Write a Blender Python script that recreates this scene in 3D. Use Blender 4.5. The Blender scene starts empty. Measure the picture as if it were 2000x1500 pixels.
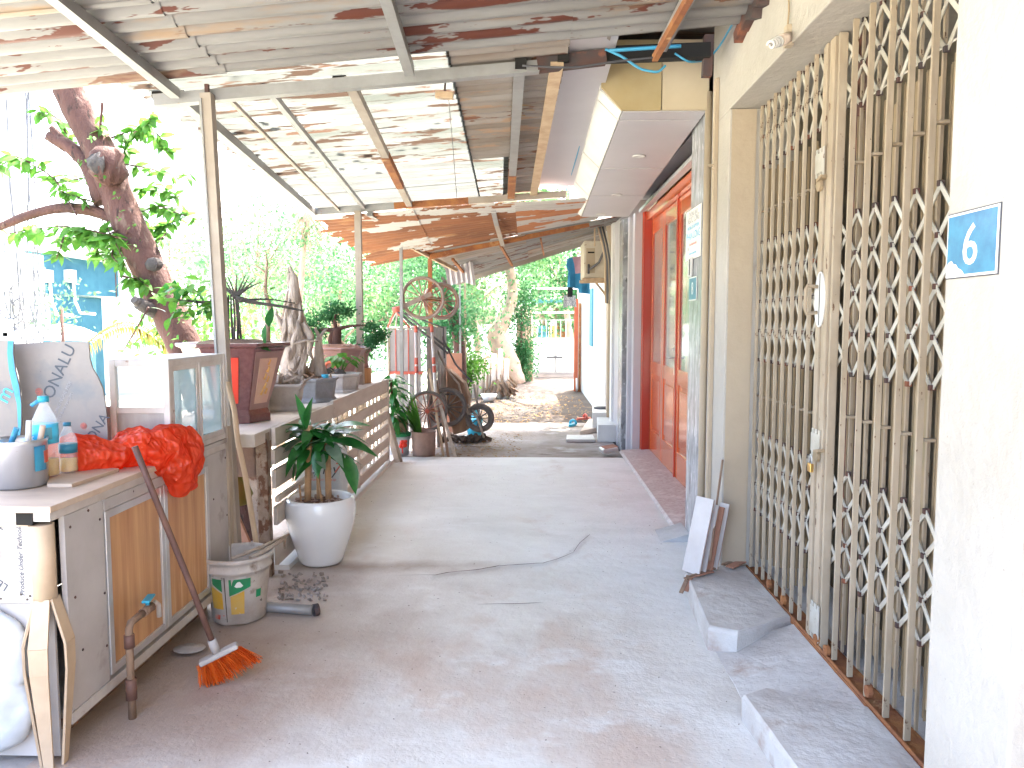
import bpy, bmesh, math, random
import numpy as np
from mathutils import Vector, Matrix, Euler, noise

random.seed(7); RNG = np.random.default_rng(7)
SC = bpy.context.scene
COL = SC.collection
R = math.radians
PI = math.pi

# ------------------------------------------------------------------ camera
EYE = Vector((0.0, 0.0, 1.5))
cam_data = bpy.data.cameras.new("camera")
cam = bpy.data.objects.new("camera", cam_data)
COL.objects.link(cam)
cam_data.sensor_width = 36.0
cam_data.lens = 27.0
cam_data.clip_start = 0.05
cam_data.clip_end = 600.0
cam.location = EYE
cam.rotation_euler = Euler((R(90 - 4.65), 0.0, R(1.34)), 'XYZ')
SC.camera = cam
CAM_R = cam.rotation_euler.to_matrix()

# ------------------------------------------------------------------ sky, sun, exposure
SUN_DIR = Vector((0.16, 0.40, 0.90)).normalized()
world = bpy.data.worlds.new("World")
SC.world = world
world.use_nodes = True
wn = world.node_tree
wn.nodes.clear()
w_out = wn.nodes.new("ShaderNodeOutputWorld")
w_bg = wn.nodes.new("ShaderNodeBackground")
w_sky = wn.nodes.new("ShaderNodeTexSky")
w_sky.sky_type = 'NISHITA'
w_sky.sun_disc = False
w_sky.sun_elevation = math.asin(SUN_DIR.z)
w_sky.sun_rotation = math.atan2(SUN_DIR.x, SUN_DIR.y)
w_sky.air_density = 0.8
w_sky.dust_density = 6.0
w_sky.ozone_density = 0.1
w_bg.inputs['Strength'].default_value = 0.15
wn.links.new(w_sky.outputs[0], w_bg.inputs[0])
wn.links.new(w_bg.outputs[0], w_out.inputs[0])

sun_data = bpy.data.lights.new("sun", 'SUN')
sun_data.energy = 2.2
sun_data.angle = R(0.6)
sun_data.color = (1.0, 0.95, 0.88)
sun = bpy.data.objects.new("sun", sun_data)
COL.objects.link(sun)
sun.rotation_euler = SUN_DIR.to_track_quat('Z', 'Y').to_euler()

SC.view_settings.view_transform = 'Standard'
SC.view_settings.look = 'None'
SC.view_settings.gamma = 1.0
SC.view_settings.use_curve_mapping = False
SC.view_settings.exposure = 4.2
SC.render.engine = 'CYCLES'
SC.cycles.max_bounces = 10
SC.cycles.diffuse_bounces = 6
SC.cycles.glossy_bounces = 4
SC.cycles.transmission_bounces = 8
SC.cycles.transparent_max_bounces = 12
SC.cycles.use_denoising = True
SC.cycles.caustics_reflective = False
SC.cycles.caustics_refractive = False
SC.cycles.sample_clamp_indirect = 6.0


# ------------------------------------------------------------------ measuring: photo pixel (2000x1500) and one known coordinate -> point in metres
def W(px, py, Y=None, X=None, z=None):
    d = CAM_R @ Vector(((px - 1000) / 1500.0, -(py - 750) / 1500.0, -1.0))
    if Y is not None: t = (Y - EYE.y) / d.y
    elif X is not None: t = (X - EYE.x) / d.x
    else: t = (z - EYE.z) / d.z
    return EYE + d * t


# ------------------------------------------------------------------ materials
def nd(t, typ, **kw):
    n = t.nodes.new(typ)
    for k, v in kw.items():
        if k in n.inputs.keys(): n.inputs[k].default_value = v
        else: setattr(n, k, v)
    return n

def c4(c): return (c[0], c[1], c[2], 1.0)

def M(name, col, col2=None, scale=4, stretch=(1, 1, 1), rough=.75, spots=(), bump=0.0, bscale=40, metal=0.0, spec=.4,
      trans=0.0, detail=6, amount=(.35, .65), coat=0.0, alpha=None, rib_shade=None, crinkle=0, transmission=0.0, rvar=0.0, bstretch=None):
    """plain surface with a second colour in a noise, stains, fine relief. spots: (colour, scale, threshold, softness, stretch)"""
    m = bpy.data.materials.new(name)
    m.use_nodes = True
    t = m.node_tree
    t.nodes.clear()
    out = t.nodes.new("ShaderNodeOutputMaterial")
    p = t.nodes.new("ShaderNodeBsdfPrincipled")
    tc = t.nodes.new("ShaderNodeTexCoord")

    def mapped(s, off=0.0):
        mp = t.nodes.new("ShaderNodeMapping")
        mp.inputs['Scale'].default_value = s
        mp.inputs['Location'].default_value = (off, off * .7, off * 1.3)
        t.links.new(tc.outputs['Object'], mp.inputs['Vector'])
        return mp.outputs[0]

    base = None
    if col2 is not None:
        n = nd(t, "ShaderNodeTexNoise", Scale=scale, Detail=detail, Roughness=.6)
        t.links.new(mapped(stretch), n.inputs['Vector'])
        mr = nd(t, "ShaderNodeMapRange")
        mr.inputs[1].default_value, mr.inputs[2].default_value = amount
        t.links.new(n.outputs[0], mr.inputs[0])
        mx = nd(t, "ShaderNodeMix", data_type='RGBA')
        mx.inputs[6].default_value = c4(col); mx.inputs[7].default_value = c4(col2)
        t.links.new(mr.outputs[0], mx.inputs[0])
        base = mx.outputs[2]
    for i, (sc_, ss, th, so, st) in enumerate(spots):
        n = nd(t, "ShaderNodeTexNoise", Scale=ss, Detail=5.0, Roughness=.62)
        t.links.new(mapped(st, 3.1 + i * 7.7), n.inputs['Vector'])
        mr = nd(t, "ShaderNodeMapRange")
        mr.inputs[1].default_value, mr.inputs[2].default_value = th, th + so
        t.links.new(n.outputs[0], mr.inputs[0])
        mx = nd(t, "ShaderNodeMix", data_type='RGBA')
        if base is None: mx.inputs[6].default_value = c4(col)
        else: t.links.new(base, mx.inputs[6])
        mx.inputs[7].default_value = c4(sc_)
        t.links.new(mr.outputs[0], mx.inputs[0])
        base = mx.outputs[2]
    if rib_shade:       # dark stripes painted as rib shading of a corrugated sheet: (period, y offset of the root, colour)
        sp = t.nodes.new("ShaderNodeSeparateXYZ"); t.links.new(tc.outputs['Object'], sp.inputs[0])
        a_ = nd(t, "ShaderNodeMath", operation='MULTIPLY_ADD'); t.links.new(sp.outputs[1], a_.inputs[0]); a_.inputs[1].default_value = 2 * PI / rib_shade[0]; a_.inputs[2].default_value = 2 * PI * rib_shade[1] / rib_shade[0]
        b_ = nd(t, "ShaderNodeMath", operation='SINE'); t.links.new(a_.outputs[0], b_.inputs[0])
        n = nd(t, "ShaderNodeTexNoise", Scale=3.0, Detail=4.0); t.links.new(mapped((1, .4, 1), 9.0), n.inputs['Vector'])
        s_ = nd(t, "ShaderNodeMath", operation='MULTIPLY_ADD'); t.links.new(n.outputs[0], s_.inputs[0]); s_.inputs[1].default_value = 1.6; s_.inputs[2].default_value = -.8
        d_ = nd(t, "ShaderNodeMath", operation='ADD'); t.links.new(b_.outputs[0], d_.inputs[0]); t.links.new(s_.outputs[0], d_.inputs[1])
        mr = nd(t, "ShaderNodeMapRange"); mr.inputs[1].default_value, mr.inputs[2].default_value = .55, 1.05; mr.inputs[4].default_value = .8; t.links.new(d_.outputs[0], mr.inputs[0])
        mx = nd(t, "ShaderNodeMix", data_type='RGBA'); t.links.new(base, mx.inputs[6]); mx.inputs[7].default_value = c4(rib_shade[2]); t.links.new(mr.outputs[0], mx.inputs[0]); base = mx.outputs[2]
    if base is None: p.inputs['Base Color'].default_value = c4(col)
    else: t.links.new(base, p.inputs['Base Color'])
    p.inputs['Roughness'].default_value = rough
    p.inputs['Metallic'].default_value = metal
    p.inputs['Specular IOR Level'].default_value = spec
    if coat: p.inputs['Coat Weight'].default_value = coat; p.inputs['Coat Roughness'].default_value = .08
    if transmission: p.inputs['Transmission Weight'].default_value = transmission
    if bump:
        n = nd(t, "ShaderNodeTexNoise", Scale=bscale, Detail=7.0, Roughness=.6)
        t.links.new(mapped(bstretch or stretch, 1.7), n.inputs['Vector'])
        b = nd(t, "ShaderNodeBump", Strength=bump, Distance=.02)
        t.links.new(n.outputs[0], b.inputs['Height'])
        t.links.new(b.outputs[0], p.inputs['Normal'])
    if crinkle:
        v = nd(t, "ShaderNodeTexVoronoi", Scale=float(crinkle)); t.links.new(mapped((1, 1, 1), 2.0), v.inputs['Vector'])
        v2 = nd(t, "ShaderNodeTexVoronoi", Scale=float(crinkle) * 2.3); t.links.new(mapped((1, 1.6, .7), 5.0), v2.inputs['Vector'])
        ad = nd(t, "ShaderNodeMath", operation='MULTIPLY_ADD'); t.links.new(v2.outputs['Distance'], ad.inputs[0]); ad.inputs[1].default_value = .5; t.links.new(v.outputs['Distance'], ad.inputs[2])
        b = nd(t, "ShaderNodeBump", Strength=.9, Distance=.035); t.links.new(ad.outputs[0], b.inputs['Height']); t.links.new(b.outputs[0], p.inputs['Normal'])
    sh = p.outputs[0]
    if trans:
        tr = t.nodes.new("ShaderNodeBsdfTranslucent")
        if base is None: tr.inputs[0].default_value = c4(col)
        else: t.links.new(base, tr.inputs[0])
        ms = t.nodes.new("ShaderNodeMixShader"); ms.inputs[0].default_value = trans
        t.links.new(sh, ms.inputs[1]); t.links.new(tr.outputs[0], ms.inputs[2]); sh = ms.outputs[0]
    if alpha is not None:
        tp = t.nodes.new("ShaderNodeBsdfTransparent")
        ms = t.nodes.new("ShaderNodeMixShader"); ms.inputs[0].default_value = alpha
        t.links.new(tp.outputs[0], ms.inputs[1]); t.links.new(sh, ms.inputs[2]); sh = ms.outputs[0]
    t.links.new(sh, out.inputs[0])
    return m


# ------------------------------------------------------------------ mesh building
class MB:
    def __init__(s): s.v = []; s.f = []; s.sm = []
    def add(s, vs, fs, smooth=False):
        b = len(s.v)
        s.v += [tuple(v) for v in vs]
        s.f += [tuple(i + b for i in f) for f in fs]
        s.sm += [smooth] * len(fs)
        return s
    def box(s, a, b):
        x0, x1 = sorted((a[0], b[0])); y0, y1 = sorted((a[1], b[1])); z0, z1 = sorted((a[2], b[2]))
        vs = [(x, y, z) for z in (z0, z1) for y in (y0, y1) for x in (x0, x1)]
        return s.add(vs, [(0, 2, 3, 1), (4, 5, 7, 6), (0, 1, 5, 4), (2, 6, 7, 3), (0, 4, 6, 2), (1, 3, 7, 5)])
    def rbox(s, c, size, rot=(0, 0, 0)):
        m = Euler(rot).to_matrix(); h = Vector(size) / 2; c = Vector(c)
        vs = [c + m @ Vector((x * h.x, y * h.y, z * h.z)) for z in (-1, 1) for y in (-1, 1) for x in (-1, 1)]
        return s.add(vs, [(0, 2, 3, 1), (4, 5, 7, 6), (0, 1, 5, 4), (2, 6, 7, 3), (0, 4, 6, 2), (1, 3, 7, 5)])
    def bar(s, p, q, w, h, up=(0, 0, 1), w2=None, h2=None):
        p = Vector(p); q = Vector(q); d = (q - p).normalized(); u = Vector(up)
        if abs(d.dot(u)) > .98: u = Vector((0, 1, 0))
        a = d.cross(u).normalized(); b = a.cross(d).normalized()
        w2 = w if w2 is None else w2; h2 = h if h2 is None else h2
        vs = [p + a * (i * w / 2) + b * (j * h / 2) for j in (-1, 1) for i in (-1, 1)]
        vs += [q + a * (i * w2 / 2) + b * (j * h2 / 2) for j in (-1, 1) for i in (-1, 1)]
        return s.add(vs, [(0, 1, 3, 2), (4, 6, 7, 5), (0, 4, 5, 1), (2, 3, 7, 6), (0, 2, 6, 4), (1, 5, 7, 3)])
    def tube(s, pts, rad, n=8, cap=True, smooth=True, closed=False, wob=0.0):
        pts = [Vector(p) for p in pts]
        if not hasattr(rad, '__len__'): rad = [rad] * len(pts)
        rings = []; L = len(pts); prev = None
        for i, p in enumerate(pts):
            if closed: d = pts[(i + 1) % L] - pts[i - 1]
            else: d = pts[min(i + 1, L - 1)] - pts[max(i - 1, 0)]
            d.normalize()
            if prev is None:
                u = Vector((0, 0, 1)) if abs(d.z) < .9 else Vector((1, 0, 0))
                a = d.cross(u).normalized()
            else:
                a = (prev - d * prev.dot(d)).normalized()
            prev = a; b = d.cross(a)
            ring = []
            for k in range(n):
                r = rad[i] * (1 + wob * noise.noise(p * 9 + Vector((k * 1.3, k, 0)))) if wob else rad[i]
                ring.append(p + a * math.cos(2 * PI * k / n) * r + b * math.sin(2 * PI * k / n) * r)
            rings.append(ring)
        vs = [v for r in rings for v in r]; fs = []
        for i in range(L if closed else L - 1):
            j = (i + 1) % L
            for k in range(n):
                k2 = (k + 1) % n
                fs.append((i * n + k, i * n + k2, j * n + k2, j * n + k))
        s.add(vs, fs, smooth)
        if cap and not closed:
            b = len(s.v)
            s.f.append(tuple(b - len(vs) + k for k in range(n))[::-1]); s.sm.append(False)
            s.f.append(tuple(b - n + k for k in range(n))); s.sm.append(False)
        return s
    def lathe(s, c, prof, n=32, smooth=True, sx=1, sy=1, rot=0.0, wob=0.0):
        c = Vector(c); vs = []; fs = []
        for (r, z) in prof:
            for k in range(n):
                a = 2 * PI * k / n + rot
                rr = r * (1 + wob * noise.noise(Vector((math.cos(a) * 2, math.sin(a) * 2, z * 8))))
                vs.append(c + Vector((math.cos(a) * rr * sx, math.sin(a) * rr * sy, z)))
        for i in range(len(prof) - 1):
            for k in range(n):
                k2 = (k + 1) % n
                fs.append((i * n + k, i * n + k2, (i + 1) * n + k2, (i + 1) * n + k))
        if prof[0][0] > 1e-4: fs.append(tuple(range(n))[::-1])
        if prof[-1][0] > 1e-4: fs.append(tuple((len(prof) - 1) * n + k for k in range(n)))
        return s.add(vs, fs, smooth)
    def prism(s, outline, o, u, v, w):
        """outline of (a,b) in the plane o + a*u + b*v, pushed along w"""
        o = Vector(o); u = Vector(u); v = Vector(v); w = Vector(w); n = len(outline)
        vs = [o + u * a + v * b for a, b in outline]; vs += [x + w for x in vs]
        fs = [tuple(range(n))[::-1], tuple(range(n, 2 * n))]
        for i in range(n):
            j = (i + 1) % n
            fs.append((i, j, n + j, n + i))
        return s.add(vs, fs)
    def build(s, name, mat, parent=None, bevel=0.0, subd=0, **props):
        me = bpy.data.meshes.new(name)
        off = origin(parent)
        me.from_pydata([(v[0] - off.x, v[1] - off.y, v[2] - off.z) for v in s.v], [], s.f)
        me.polygons.foreach_set('use_smooth', s.sm)
        me.materials.append(mat)
        bm = bmesh.new(); bm.from_mesh(me)
        bmesh.ops.recalc_face_normals(bm, faces=bm.faces)
        bm.to_mesh(me); bm.free()
        me.update()
        o = bpy.data.objects.new(name, me); COL.objects.link(o)
        if parent is not None: o.parent = parent
        if bevel:
            b = o.modifiers.new('bevel', 'BEVEL'); b.width = bevel; b.segments = 2; b.limit_method = 'ANGLE'; b.angle_limit = R(40)
        if subd:
            b = o.modifiers.new('subd', 'SUBSURF'); b.levels = subd; b.render_levels = subd
        for k, val in props.items(): o[k] = val
        return o

def origin(o):
    t = Vector((0, 0, 0))
    while o is not None:
        t = t + o.location; o = o.parent
    return t

def thing(name, loc, label, cat, group=None):
    o = bpy.data.objects.new(name, None); COL.objects.link(o)
    o.empty_display_size = .1
    o.location = loc; o['label'] = label; o['category'] = cat
    if group: o['group'] = group
    return o

def tag(o, label, cat, group=None):
    o['label'] = label; o['category'] = cat
    if group: o['group'] = group
    return o

def rebase(o, loc):
    """move a top-level mesh's origin to loc without moving the mesh"""
    d = Vector(loc) - o.location
    o.data.transform(Matrix.Translation(-d)); o.location = loc
    return o

def link_copy(src, parent, loc=None, rot=None, scale=None, name=None):
    c = src.copy(); COL.objects.link(c); c.parent = parent
    if loc is not None: c.location = Vector(loc) - origin(parent)
    if rot is not None: c.rotation_euler = rot
    if scale is not None: c.scale = scale if hasattr(scale, '__len__') else (scale,) * 3
    return c

def text(body, mat, parent, origin_pt, right, up, size, depth=.0006, shear=0.0, sx=1.0, name='lettering', align='LEFT'):
    cu = bpy.data.curves.new(name, 'FONT'); cu.body = body; cu.size = size; cu.extrude = depth; cu.shear = shear
    cu.align_x = align; cu.resolution_u = 3
    cu.materials.append(mat)
    o = bpy.data.objects.new(name, cu); COL.objects.link(o)
    r = Vector(right).normalized(); u = Vector(up).normalized(); n = r.cross(u)
    m = Matrix((r * sx, u, n)).transposed().to_4x4()
    m.translation = Vector(origin_pt) - origin(parent)
    me = bpy.data.meshes.new_from_object(o)
    bpy.data.objects.remove(o)
    me.name = name
    o = bpy.data.objects.new(name, me); COL.objects.link(o)
    o.matrix_basis = m
    o.parent = parent
    return o

def leaf_mesh(name, mat, L=1.0, wd=.42, fold=.12, bend=.25, n=4):
    """a folded, bent leaf along +X, length L, its tip a point"""
    vs = [(0, 0, 0)]; fs = []
    for i in range(1, n):
        t = i / n; w = wd * L * .5 * math.sin(PI * t ** .8); z = -bend * L * t * t
        vs += [(t * L, -w, z + fold * w), (t * L, 0, z), (t * L, w, z + fold * w)]
    vs.append((L, 0, -bend * L))
    e = len(vs) - 1
    fs += [(0, 1, 2), (0, 2, 3)]
    for i in range(n - 2):
        a = 1 + i * 3
        fs += [(a, a + 3, a + 4, a + 1), (a + 1, a + 4, a + 5, a + 2)]
    a = 1 + (n - 2) * 3
    fs += [(a, e, a + 1), (a + 1, e, a + 2)]
    me = bpy.data.meshes.new(name); me.from_pydata(vs, [], fs); me.materials.append(mat)
    me.polygons.foreach_set('use_smooth', [True] * len(fs))
    return me

def put_leaf(me, parent, p, d, size, roll=0.0, name='leaf'):
    o = bpy.data.objects.new(name, me); COL.objects.link(o); o.parent = parent
    d = Vector(d).normalized()
    q = d.to_track_quat('X', 'Z') @ Euler((roll, 0, 0)).to_quaternion()
    o.rotation_euler = q.to_euler(); o.scale = (size,) * 3
    o.location = Vector(p) - origin(parent)
    return o

def leaf_cloud(name, mat, parent, centres, n, size, spread, flat=1.0, droop=.3, per=None, **props):
    """many small leaf blades spread through clumps; one mesh"""
    C = np.array([list(c) for c in centres], dtype=float)
    S = np.array(spread if hasattr(spread, '__len__') else [spread] * len(C), dtype=float)
    idx = RNG.integers(0, len(C), n)
    off = RNG.normal(0, .5, (n, 3)); off[:, 2] *= flat
    P = C[idx] + off * S[idx][:, None]
    d = RNG.normal(0, 1, (n, 3)); d[:, 2] -= droop; d /= np.linalg.norm(d, axis=1)[:, None]
    r = RNG.normal(0, 1, (n, 3)); a = np.cross(d, r); a /= np.linalg.norm(a, axis=1)[:, None]
    L = size * RNG.uniform(.6, 1.3, n)[:, None]
    v0 = P; v1 = P + d * L * .5 + a * L * .25; v2 = P + d * L; v3 = P + d * L * .5 - a * L * .25
    V = np.stack([v0, v1, v2, v3], 1).reshape(-1, 3)
    o_ = origin(parent); V -= np.array([o_.x, o_.y, o_.z])
    me = bpy.data.meshes.new(name)
    me.vertices.add(len(V)); me.vertices.foreach_set('co', V.ravel())
    me.loops.add(n * 4); me.loops.foreach_set('vertex_index', np.arange(n * 4))
    me.polygons.add(n); me.polygons.foreach_set('loop_start', np.arange(n) * 4); me.polygons.foreach_set('loop_total', np.full(n, 4))
    me.update(calc_edges=True)
    me.materials.append(mat)
    o = bpy.data.objects.new(name, me); COL.objects.link(o)
    if parent is not None: o.parent = parent
    for k, val in props.items(): o[k] = val
    return o

def struct(o, label=None):
    o['kind'] = 'structure'
    if label: o['label'] = label
    return o

def ring(c, axis, r, n=28):
    c = Vector(c); ax = Vector(axis).normalized()
    u = ax.cross(Vector((0, 0, 1)) if abs(ax.z) < .9 else Vector((1, 0, 0))).normalized(); v = ax.cross(u)
    return [c + u * math.cos(2 * PI * k / n) * r + v * math.sin(2 * PI * k / n) * r for k in range(n)]

# ------------------------------------------------------------------ palette
m_plaster = M('cream_plaster', (.47, .44, .395), (.395, .36, .31), 1.3, rough=.85, bump=.4, bscale=22,
              spots=[((.30, .26, .22), 55, .70, .03, (1, 1, 1)), ((.40, .33, .27), 1.1, .57, .2, (1, 1, .5)), ((.35, .29, .24), 7, .66, .06, (1, 1, .3))])
m_plaster_warm = M('beige_plaster', (.47, .385, .28), (.40, .32, .23), 1.2, rough=.85, bump=.2, bscale=20)
m_cement = M('cement_floor', (.40, .375, .36), (.31, .275, .255), 1.7, rough=.62, bump=.5, bscale=14, spec=.35,
             spots=[((.22, .15, .11), 1.6, .58, .16, (1, .5, 1)), ((.5, .49, .48), 2.7, .57, .14, (.6, 1, 1)), ((.13, .10, .085), 24, .72, .05, (1, 1, 1)), ((.36, .22, .17), 2.1, .62, .12, (1, 1, 1))])
m_cement_light = M('fresh_cement', (.45, .45, .45), (.36, .355, .355), 2.1, rough=.55, bump=.45, bscale=12, spec=.45,
             spots=[((.54, .545, .55), 1.8, .55, .18, (.5, 1, 1)), ((.27, .22, .19), 26, .73, .05, (1, 1, 1)), ((.37, .31, .28), 1.3, .62, .15, (1, .6, 1))])
m_cement_dark = M('old_cement', (.34, .31, .29), (.23, .18, .145), 1.5, rough=.8, bump=.7, bscale=18,
             spots=[((.15, .11, .08), 3.1, .60, .1, (.5, 1, 1)), ((.42, .40, .38), 2.2, .58, .12, (1, 1, 1))])
m_dirt = M('sandy_dirt', (.075, .062, .054), (.042, .026, .019), 1.1, rough=.95, bump=.9, bscale=12,
             spots=[((.18, .12, .08), 2.5, .60, .1, (.6, 1, 1)), ((.30, .20, .10), 18, .66, .05, (1, 1, 1))])
m_ground = M('pale_street', (.36, .35, .32), (.27, .29, .21), .35, rough=.95, bump=.3, bscale=6)
m_step = M('doorstep_cement', (.54, .52, .49), (.43, .39, .36), 3.3, rough=.7, bump=.6, bscale=15,
             spots=[((.34, .25, .20), 3, .57, .12, (1, 1, 1)), ((.16, .12, .1), 45, .70, .04, (1, 1, 1))])
m_granite = M('pink_granite', (.50, .46, .44), (.38, .30, .275), 38, rough=.6, spec=.3, spots=[((.62, .57, .54), 6, .52, .2, (1, 1, 1))])
m_marble = M('grey_marble', (.20, .20, .205), (.40, .41, .42), 5, stretch=(1, 3, .7), rough=.22, spec=.5, coat=.08,
             spots=[((.55, .56, .57), 14, .58, .06, (1, 2.5, .6)), ((.10, .10, .10), 9, .6, .08, (2, 3, .6))])
m_crack = M('crack_dark', (.06, .045, .035), (.13, .1, .08), 30, rough=.95)
m_zinc = M('zinc_sheet', (.26, .255, .25), (.18, .17, .16), 2.0, stretch=(.4, 3, 1), rough=.5, metal=.15, spec=.4,
           spots=[((.10, .03, .018), 1.5, .555, .012, (.9, 5.0, 1)), ((.27, .19, .125), 2.0, .57, .1, (.4, 3, 1)), ((.13, .06, .04), 7, .70, .02, (.5, 4, 1))])
m_zinc_dim = M('zinc_sheet_aged', (.32, .29, .265), (.20, .16, .13), 2.0, stretch=(.4, 3, 1), rough=.6, metal=.1,
           spots=[((.16, .07, .04), 2.4, .60, .02, (.6, 4, 1)), ((.33, .22, .15), 4, .58, .05, (.5, 3, 1))])
m_fibre = M('translucent_sheet', (.095, .10, .094), (.052, .058, .05), 2.0, stretch=(.5, 3, 1), rough=.5, trans=.5,
           spots=[((.03, .02, .014), 3.0, .56, .02, (.6, 6, 1)), ((.05, .03, .02), 9, .60, .02, (.4, 4, 1)), ((.03, .12, .24), 1.1, .665, .02, (.5, 4, 1))], rib_shade=(.112, 5.9, (.03, .024, .018)))
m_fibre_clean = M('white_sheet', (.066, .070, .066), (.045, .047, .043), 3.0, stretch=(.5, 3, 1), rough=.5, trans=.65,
           spots=[((.04, .03, .02), 4.2, .62, .02, (.3, 7, 1))], rib_shade=(.112, 5.9, (.04, .035, .028)))
m_rust_sheet = M('rusted_sheet', (.30, .125, .06), (.20, .09, .05), 2.6, stretch=(.6, 2, 1), rough=.85, bump=.3,
           spots=[((.50, .49, .47), 1.3, .56, .006, (.7, 2.2, 1)), ((.33, .17, .08), 5, .58, .08, (.4, 3, 1)), ((.45, .44, .42), 3.0, .66, .008, (.4, 1.2, 1))])
m_rust_sheet2 = M('half_rusted_sheet', (.48, .47, .45), (.40, .38, .36), 2.6, stretch=(.6, 2, 1), rough=.7,
           spots=[((.40, .17, .08), 1.1, .54, .008, (.55, 2.0, 1)), ((.28, .10, .05), 3.0, .62, .02, (.4, 3, 1))])
m_steel = M('galvanised_steel', (.31, .31, .31), (.24, .235, .23), 5, rough=.45, metal=.3, spots=[((.24, .11, .06), 4, .68, .05, (1, 1, 1))])
m_steel_warm = M('beige_steel_post', (.37, .32, .275), (.30, .25, .205), 4, rough=.6, spots=[((.28, .16, .1), 6, .66, .06, (1, 1, 1))])
m_rust = M('rusty_steel', (.36, .15, .05), (.22, .08, .04), 8, rough=.9, bump=.4, bscale=60, spots=[((.50, .30, .15), 6, .6, .1, (1, 1, 1))])
m_rust_dark = M('dark_rusty_steel', (.10, .045, .035), (.06, .05, .05), 6, rough=.85, spots=[((.25, .09, .05), 4, .56, .1, (1, 1, 1))])
m_black = M('black_void', (.012, .011, .01), rough=.9)
m_gate = M('gate_paint', (.42, .345, .255), (.32, .25, .17), 7, stretch=(1, 1, .4), rough=.55, spec=.4,
           spots=[((.12, .06, .03), 24, .64, .03, (1, 1, .5)), ((.24, .18, .11), 5, .58, .1, (1, 1, .2))])
m_gate_lattice = M('gate_lattice_paint', (.50, .48, .42), (.38, .345, .28), 9, rough=.5, spots=[((.16, .08, .045), 20, .64, .03, (1, 1, 1))])
m_gate_sheet = M('gate_sheet_paint', (.35, .265, .165), (.24, .175, .10), 3, stretch=(1, 1, .3), rough=.6,
           spots=[((.14, .09, .055), 9, .66, .04, (1, 1, .3)), ((.20, .17, .10), 2.2, .6, .12, (1, 1, .5))])
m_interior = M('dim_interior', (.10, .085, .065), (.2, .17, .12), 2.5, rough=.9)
m_white = M('white_paint', (.66, .65, .63), (.58, .56, .53), 3, rough=.55)
m_white_gloss = M('white_glaze', (.74, .735, .715), (.70, .69, .67), 3, rough=.16, spec=.6, coat=.4, spots=[((.5, .47, .42), 40, .74, .03, (1, 1, 1))])
m_panelw = M('soffit_panel', (.50, .48, .50), (.45, .43, .45), 1.5, rough=.35, spec=.45)
m_ply = M('olive_board', (.34, .26, .13), (.40, .32, .18), 3, rough=.8, spots=[((.36, .27, .13), 2.5, .6, .1, (1, 1, 1))])
m_ply2 = M('beige_board', (.46, .38, .26), (.50, .42, .30), 3, rough=.8)
m_alu = M('aluminium', (.62, .62, .61), (.52, .51, .5), 6, rough=.35, metal=.6)
m_alu_dirty = M('dirty_aluminium', (.60, .57, .54), (.48, .43, .39), 7, rough=.5, metal=.2, spots=[((.3, .2, .15), 9, .66, .05, (1, 1, 1))])
m_door = M('red_varnished_wood', (.60, .13, .032), (.48, .085, .02), 3, stretch=(1, 1, .15), rough=.22, spec=.5, coat=.5)
m_door_dark = M('dark_red_wood', (.42, .035, .015), (.34, .03, .012), 3, stretch=(1, 1, .15), rough=.3, coat=.3)
m_glass_dark = M('door_glass', (.24, .33, .33), (.40, .30, .22), 3, stretch=(1, 2, .4), rough=.06, spec=.8, coat=.5)
m_digit = M('white_print', (.80, .80, .78), (.7, .68, .62), 30, rough=.5)
m_blue_plate = M('blue_enamel', (.012, .12, .25), (.03, .20, .34), 18, rough=.3, spec=.5, coat=.3, spots=[((.55, .58, .58), 14, .74, .01, (1, 1, 1)), ((.1, .16, .2), 30, .7, .03, (1, 1, 1))])
m_brass = M('brass', (.70, .45, .16), (.6, .36, .12), 12, rough=.3, metal=.8)
m_bag = M('red_plastic_bag', (.95, .15, .055), (.90, .10, .03), 6, rough=.18, trans=.65, spec=.6, crinkle=16)
m_wood_or = M('orange_wood_veneer', (.60, .34, .16), (.42, .20, .085), 3.5, stretch=(6, 6, .35), rough=.45,
              spots=[((.62, .40, .24), 5, .6, .1, (5, 5, .3)), ((.2, .07, .03), 2.4, .66, .1, (1, 1, .6))])
m_board = M('grey_white_board', (.47, .445, .43), (.38, .35, .335), 3, rough=.6, spots=[((.22, .18, .16), 34, .71, .03, (1, 1, 1)), ((.27, .23, .21), 4, .6, .1, (1, 1, 1))])
m_board_white = M('white_board', (.50, .48, .465), (.43, .40, .38), 3, rough=.55, spots=[((.3, .2, .15), 30, .72, .03, (1, 1, 1))])
m_sheet = M('printed_sheet_grey', (.235, .215, .205), (.18, .16, .155), 3, rough=.6, spots=[((.08, .06, .05), 34, .71, .03, (1, 1, 1)), ((.14, .15, .17), 3, .58, .12, (1, 1, 1))])
m_board_blue = M('blue_print', (.03, .19, .38), (.05, .30, .45), 10, rough=.5)
m_ink = M('dark_ink', (.05, .06, .08), rough=.6)
m_ink_red = M('red_ink', (.60, .16, .13), rough=.6)
m_ink_blue = M('blue_ink', (.05, .40, .62), rough=.6)
m_ink_grey = M('grey_ink', (.26, .26, .28), rough=.6)
m_top = M('counter_top', (.55, .43, .33), (.46, .35, .27), 4, stretch=(1, 3, 1), rough=.55)
m_paper_tube = M('brown_tube', (.55, .42, .29), (.45, .33, .22), 5, rough=.7)
m_woodgrey = M('weathered_wood', (.42, .35, .28), (.30, .235, .18), 5, stretch=(3, 3, .5), rough=.9, bump=.4, bscale=30)
m_wood_stick = M('pale_stick', (.52, .39, .26), (.40, .28, .18), 6, stretch=(2, 2, .4), rough=.8)
m_brown_stick = M('brown_stick', (.17, .085, .06), (.10, .05, .04), 9, rough=.6)
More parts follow.
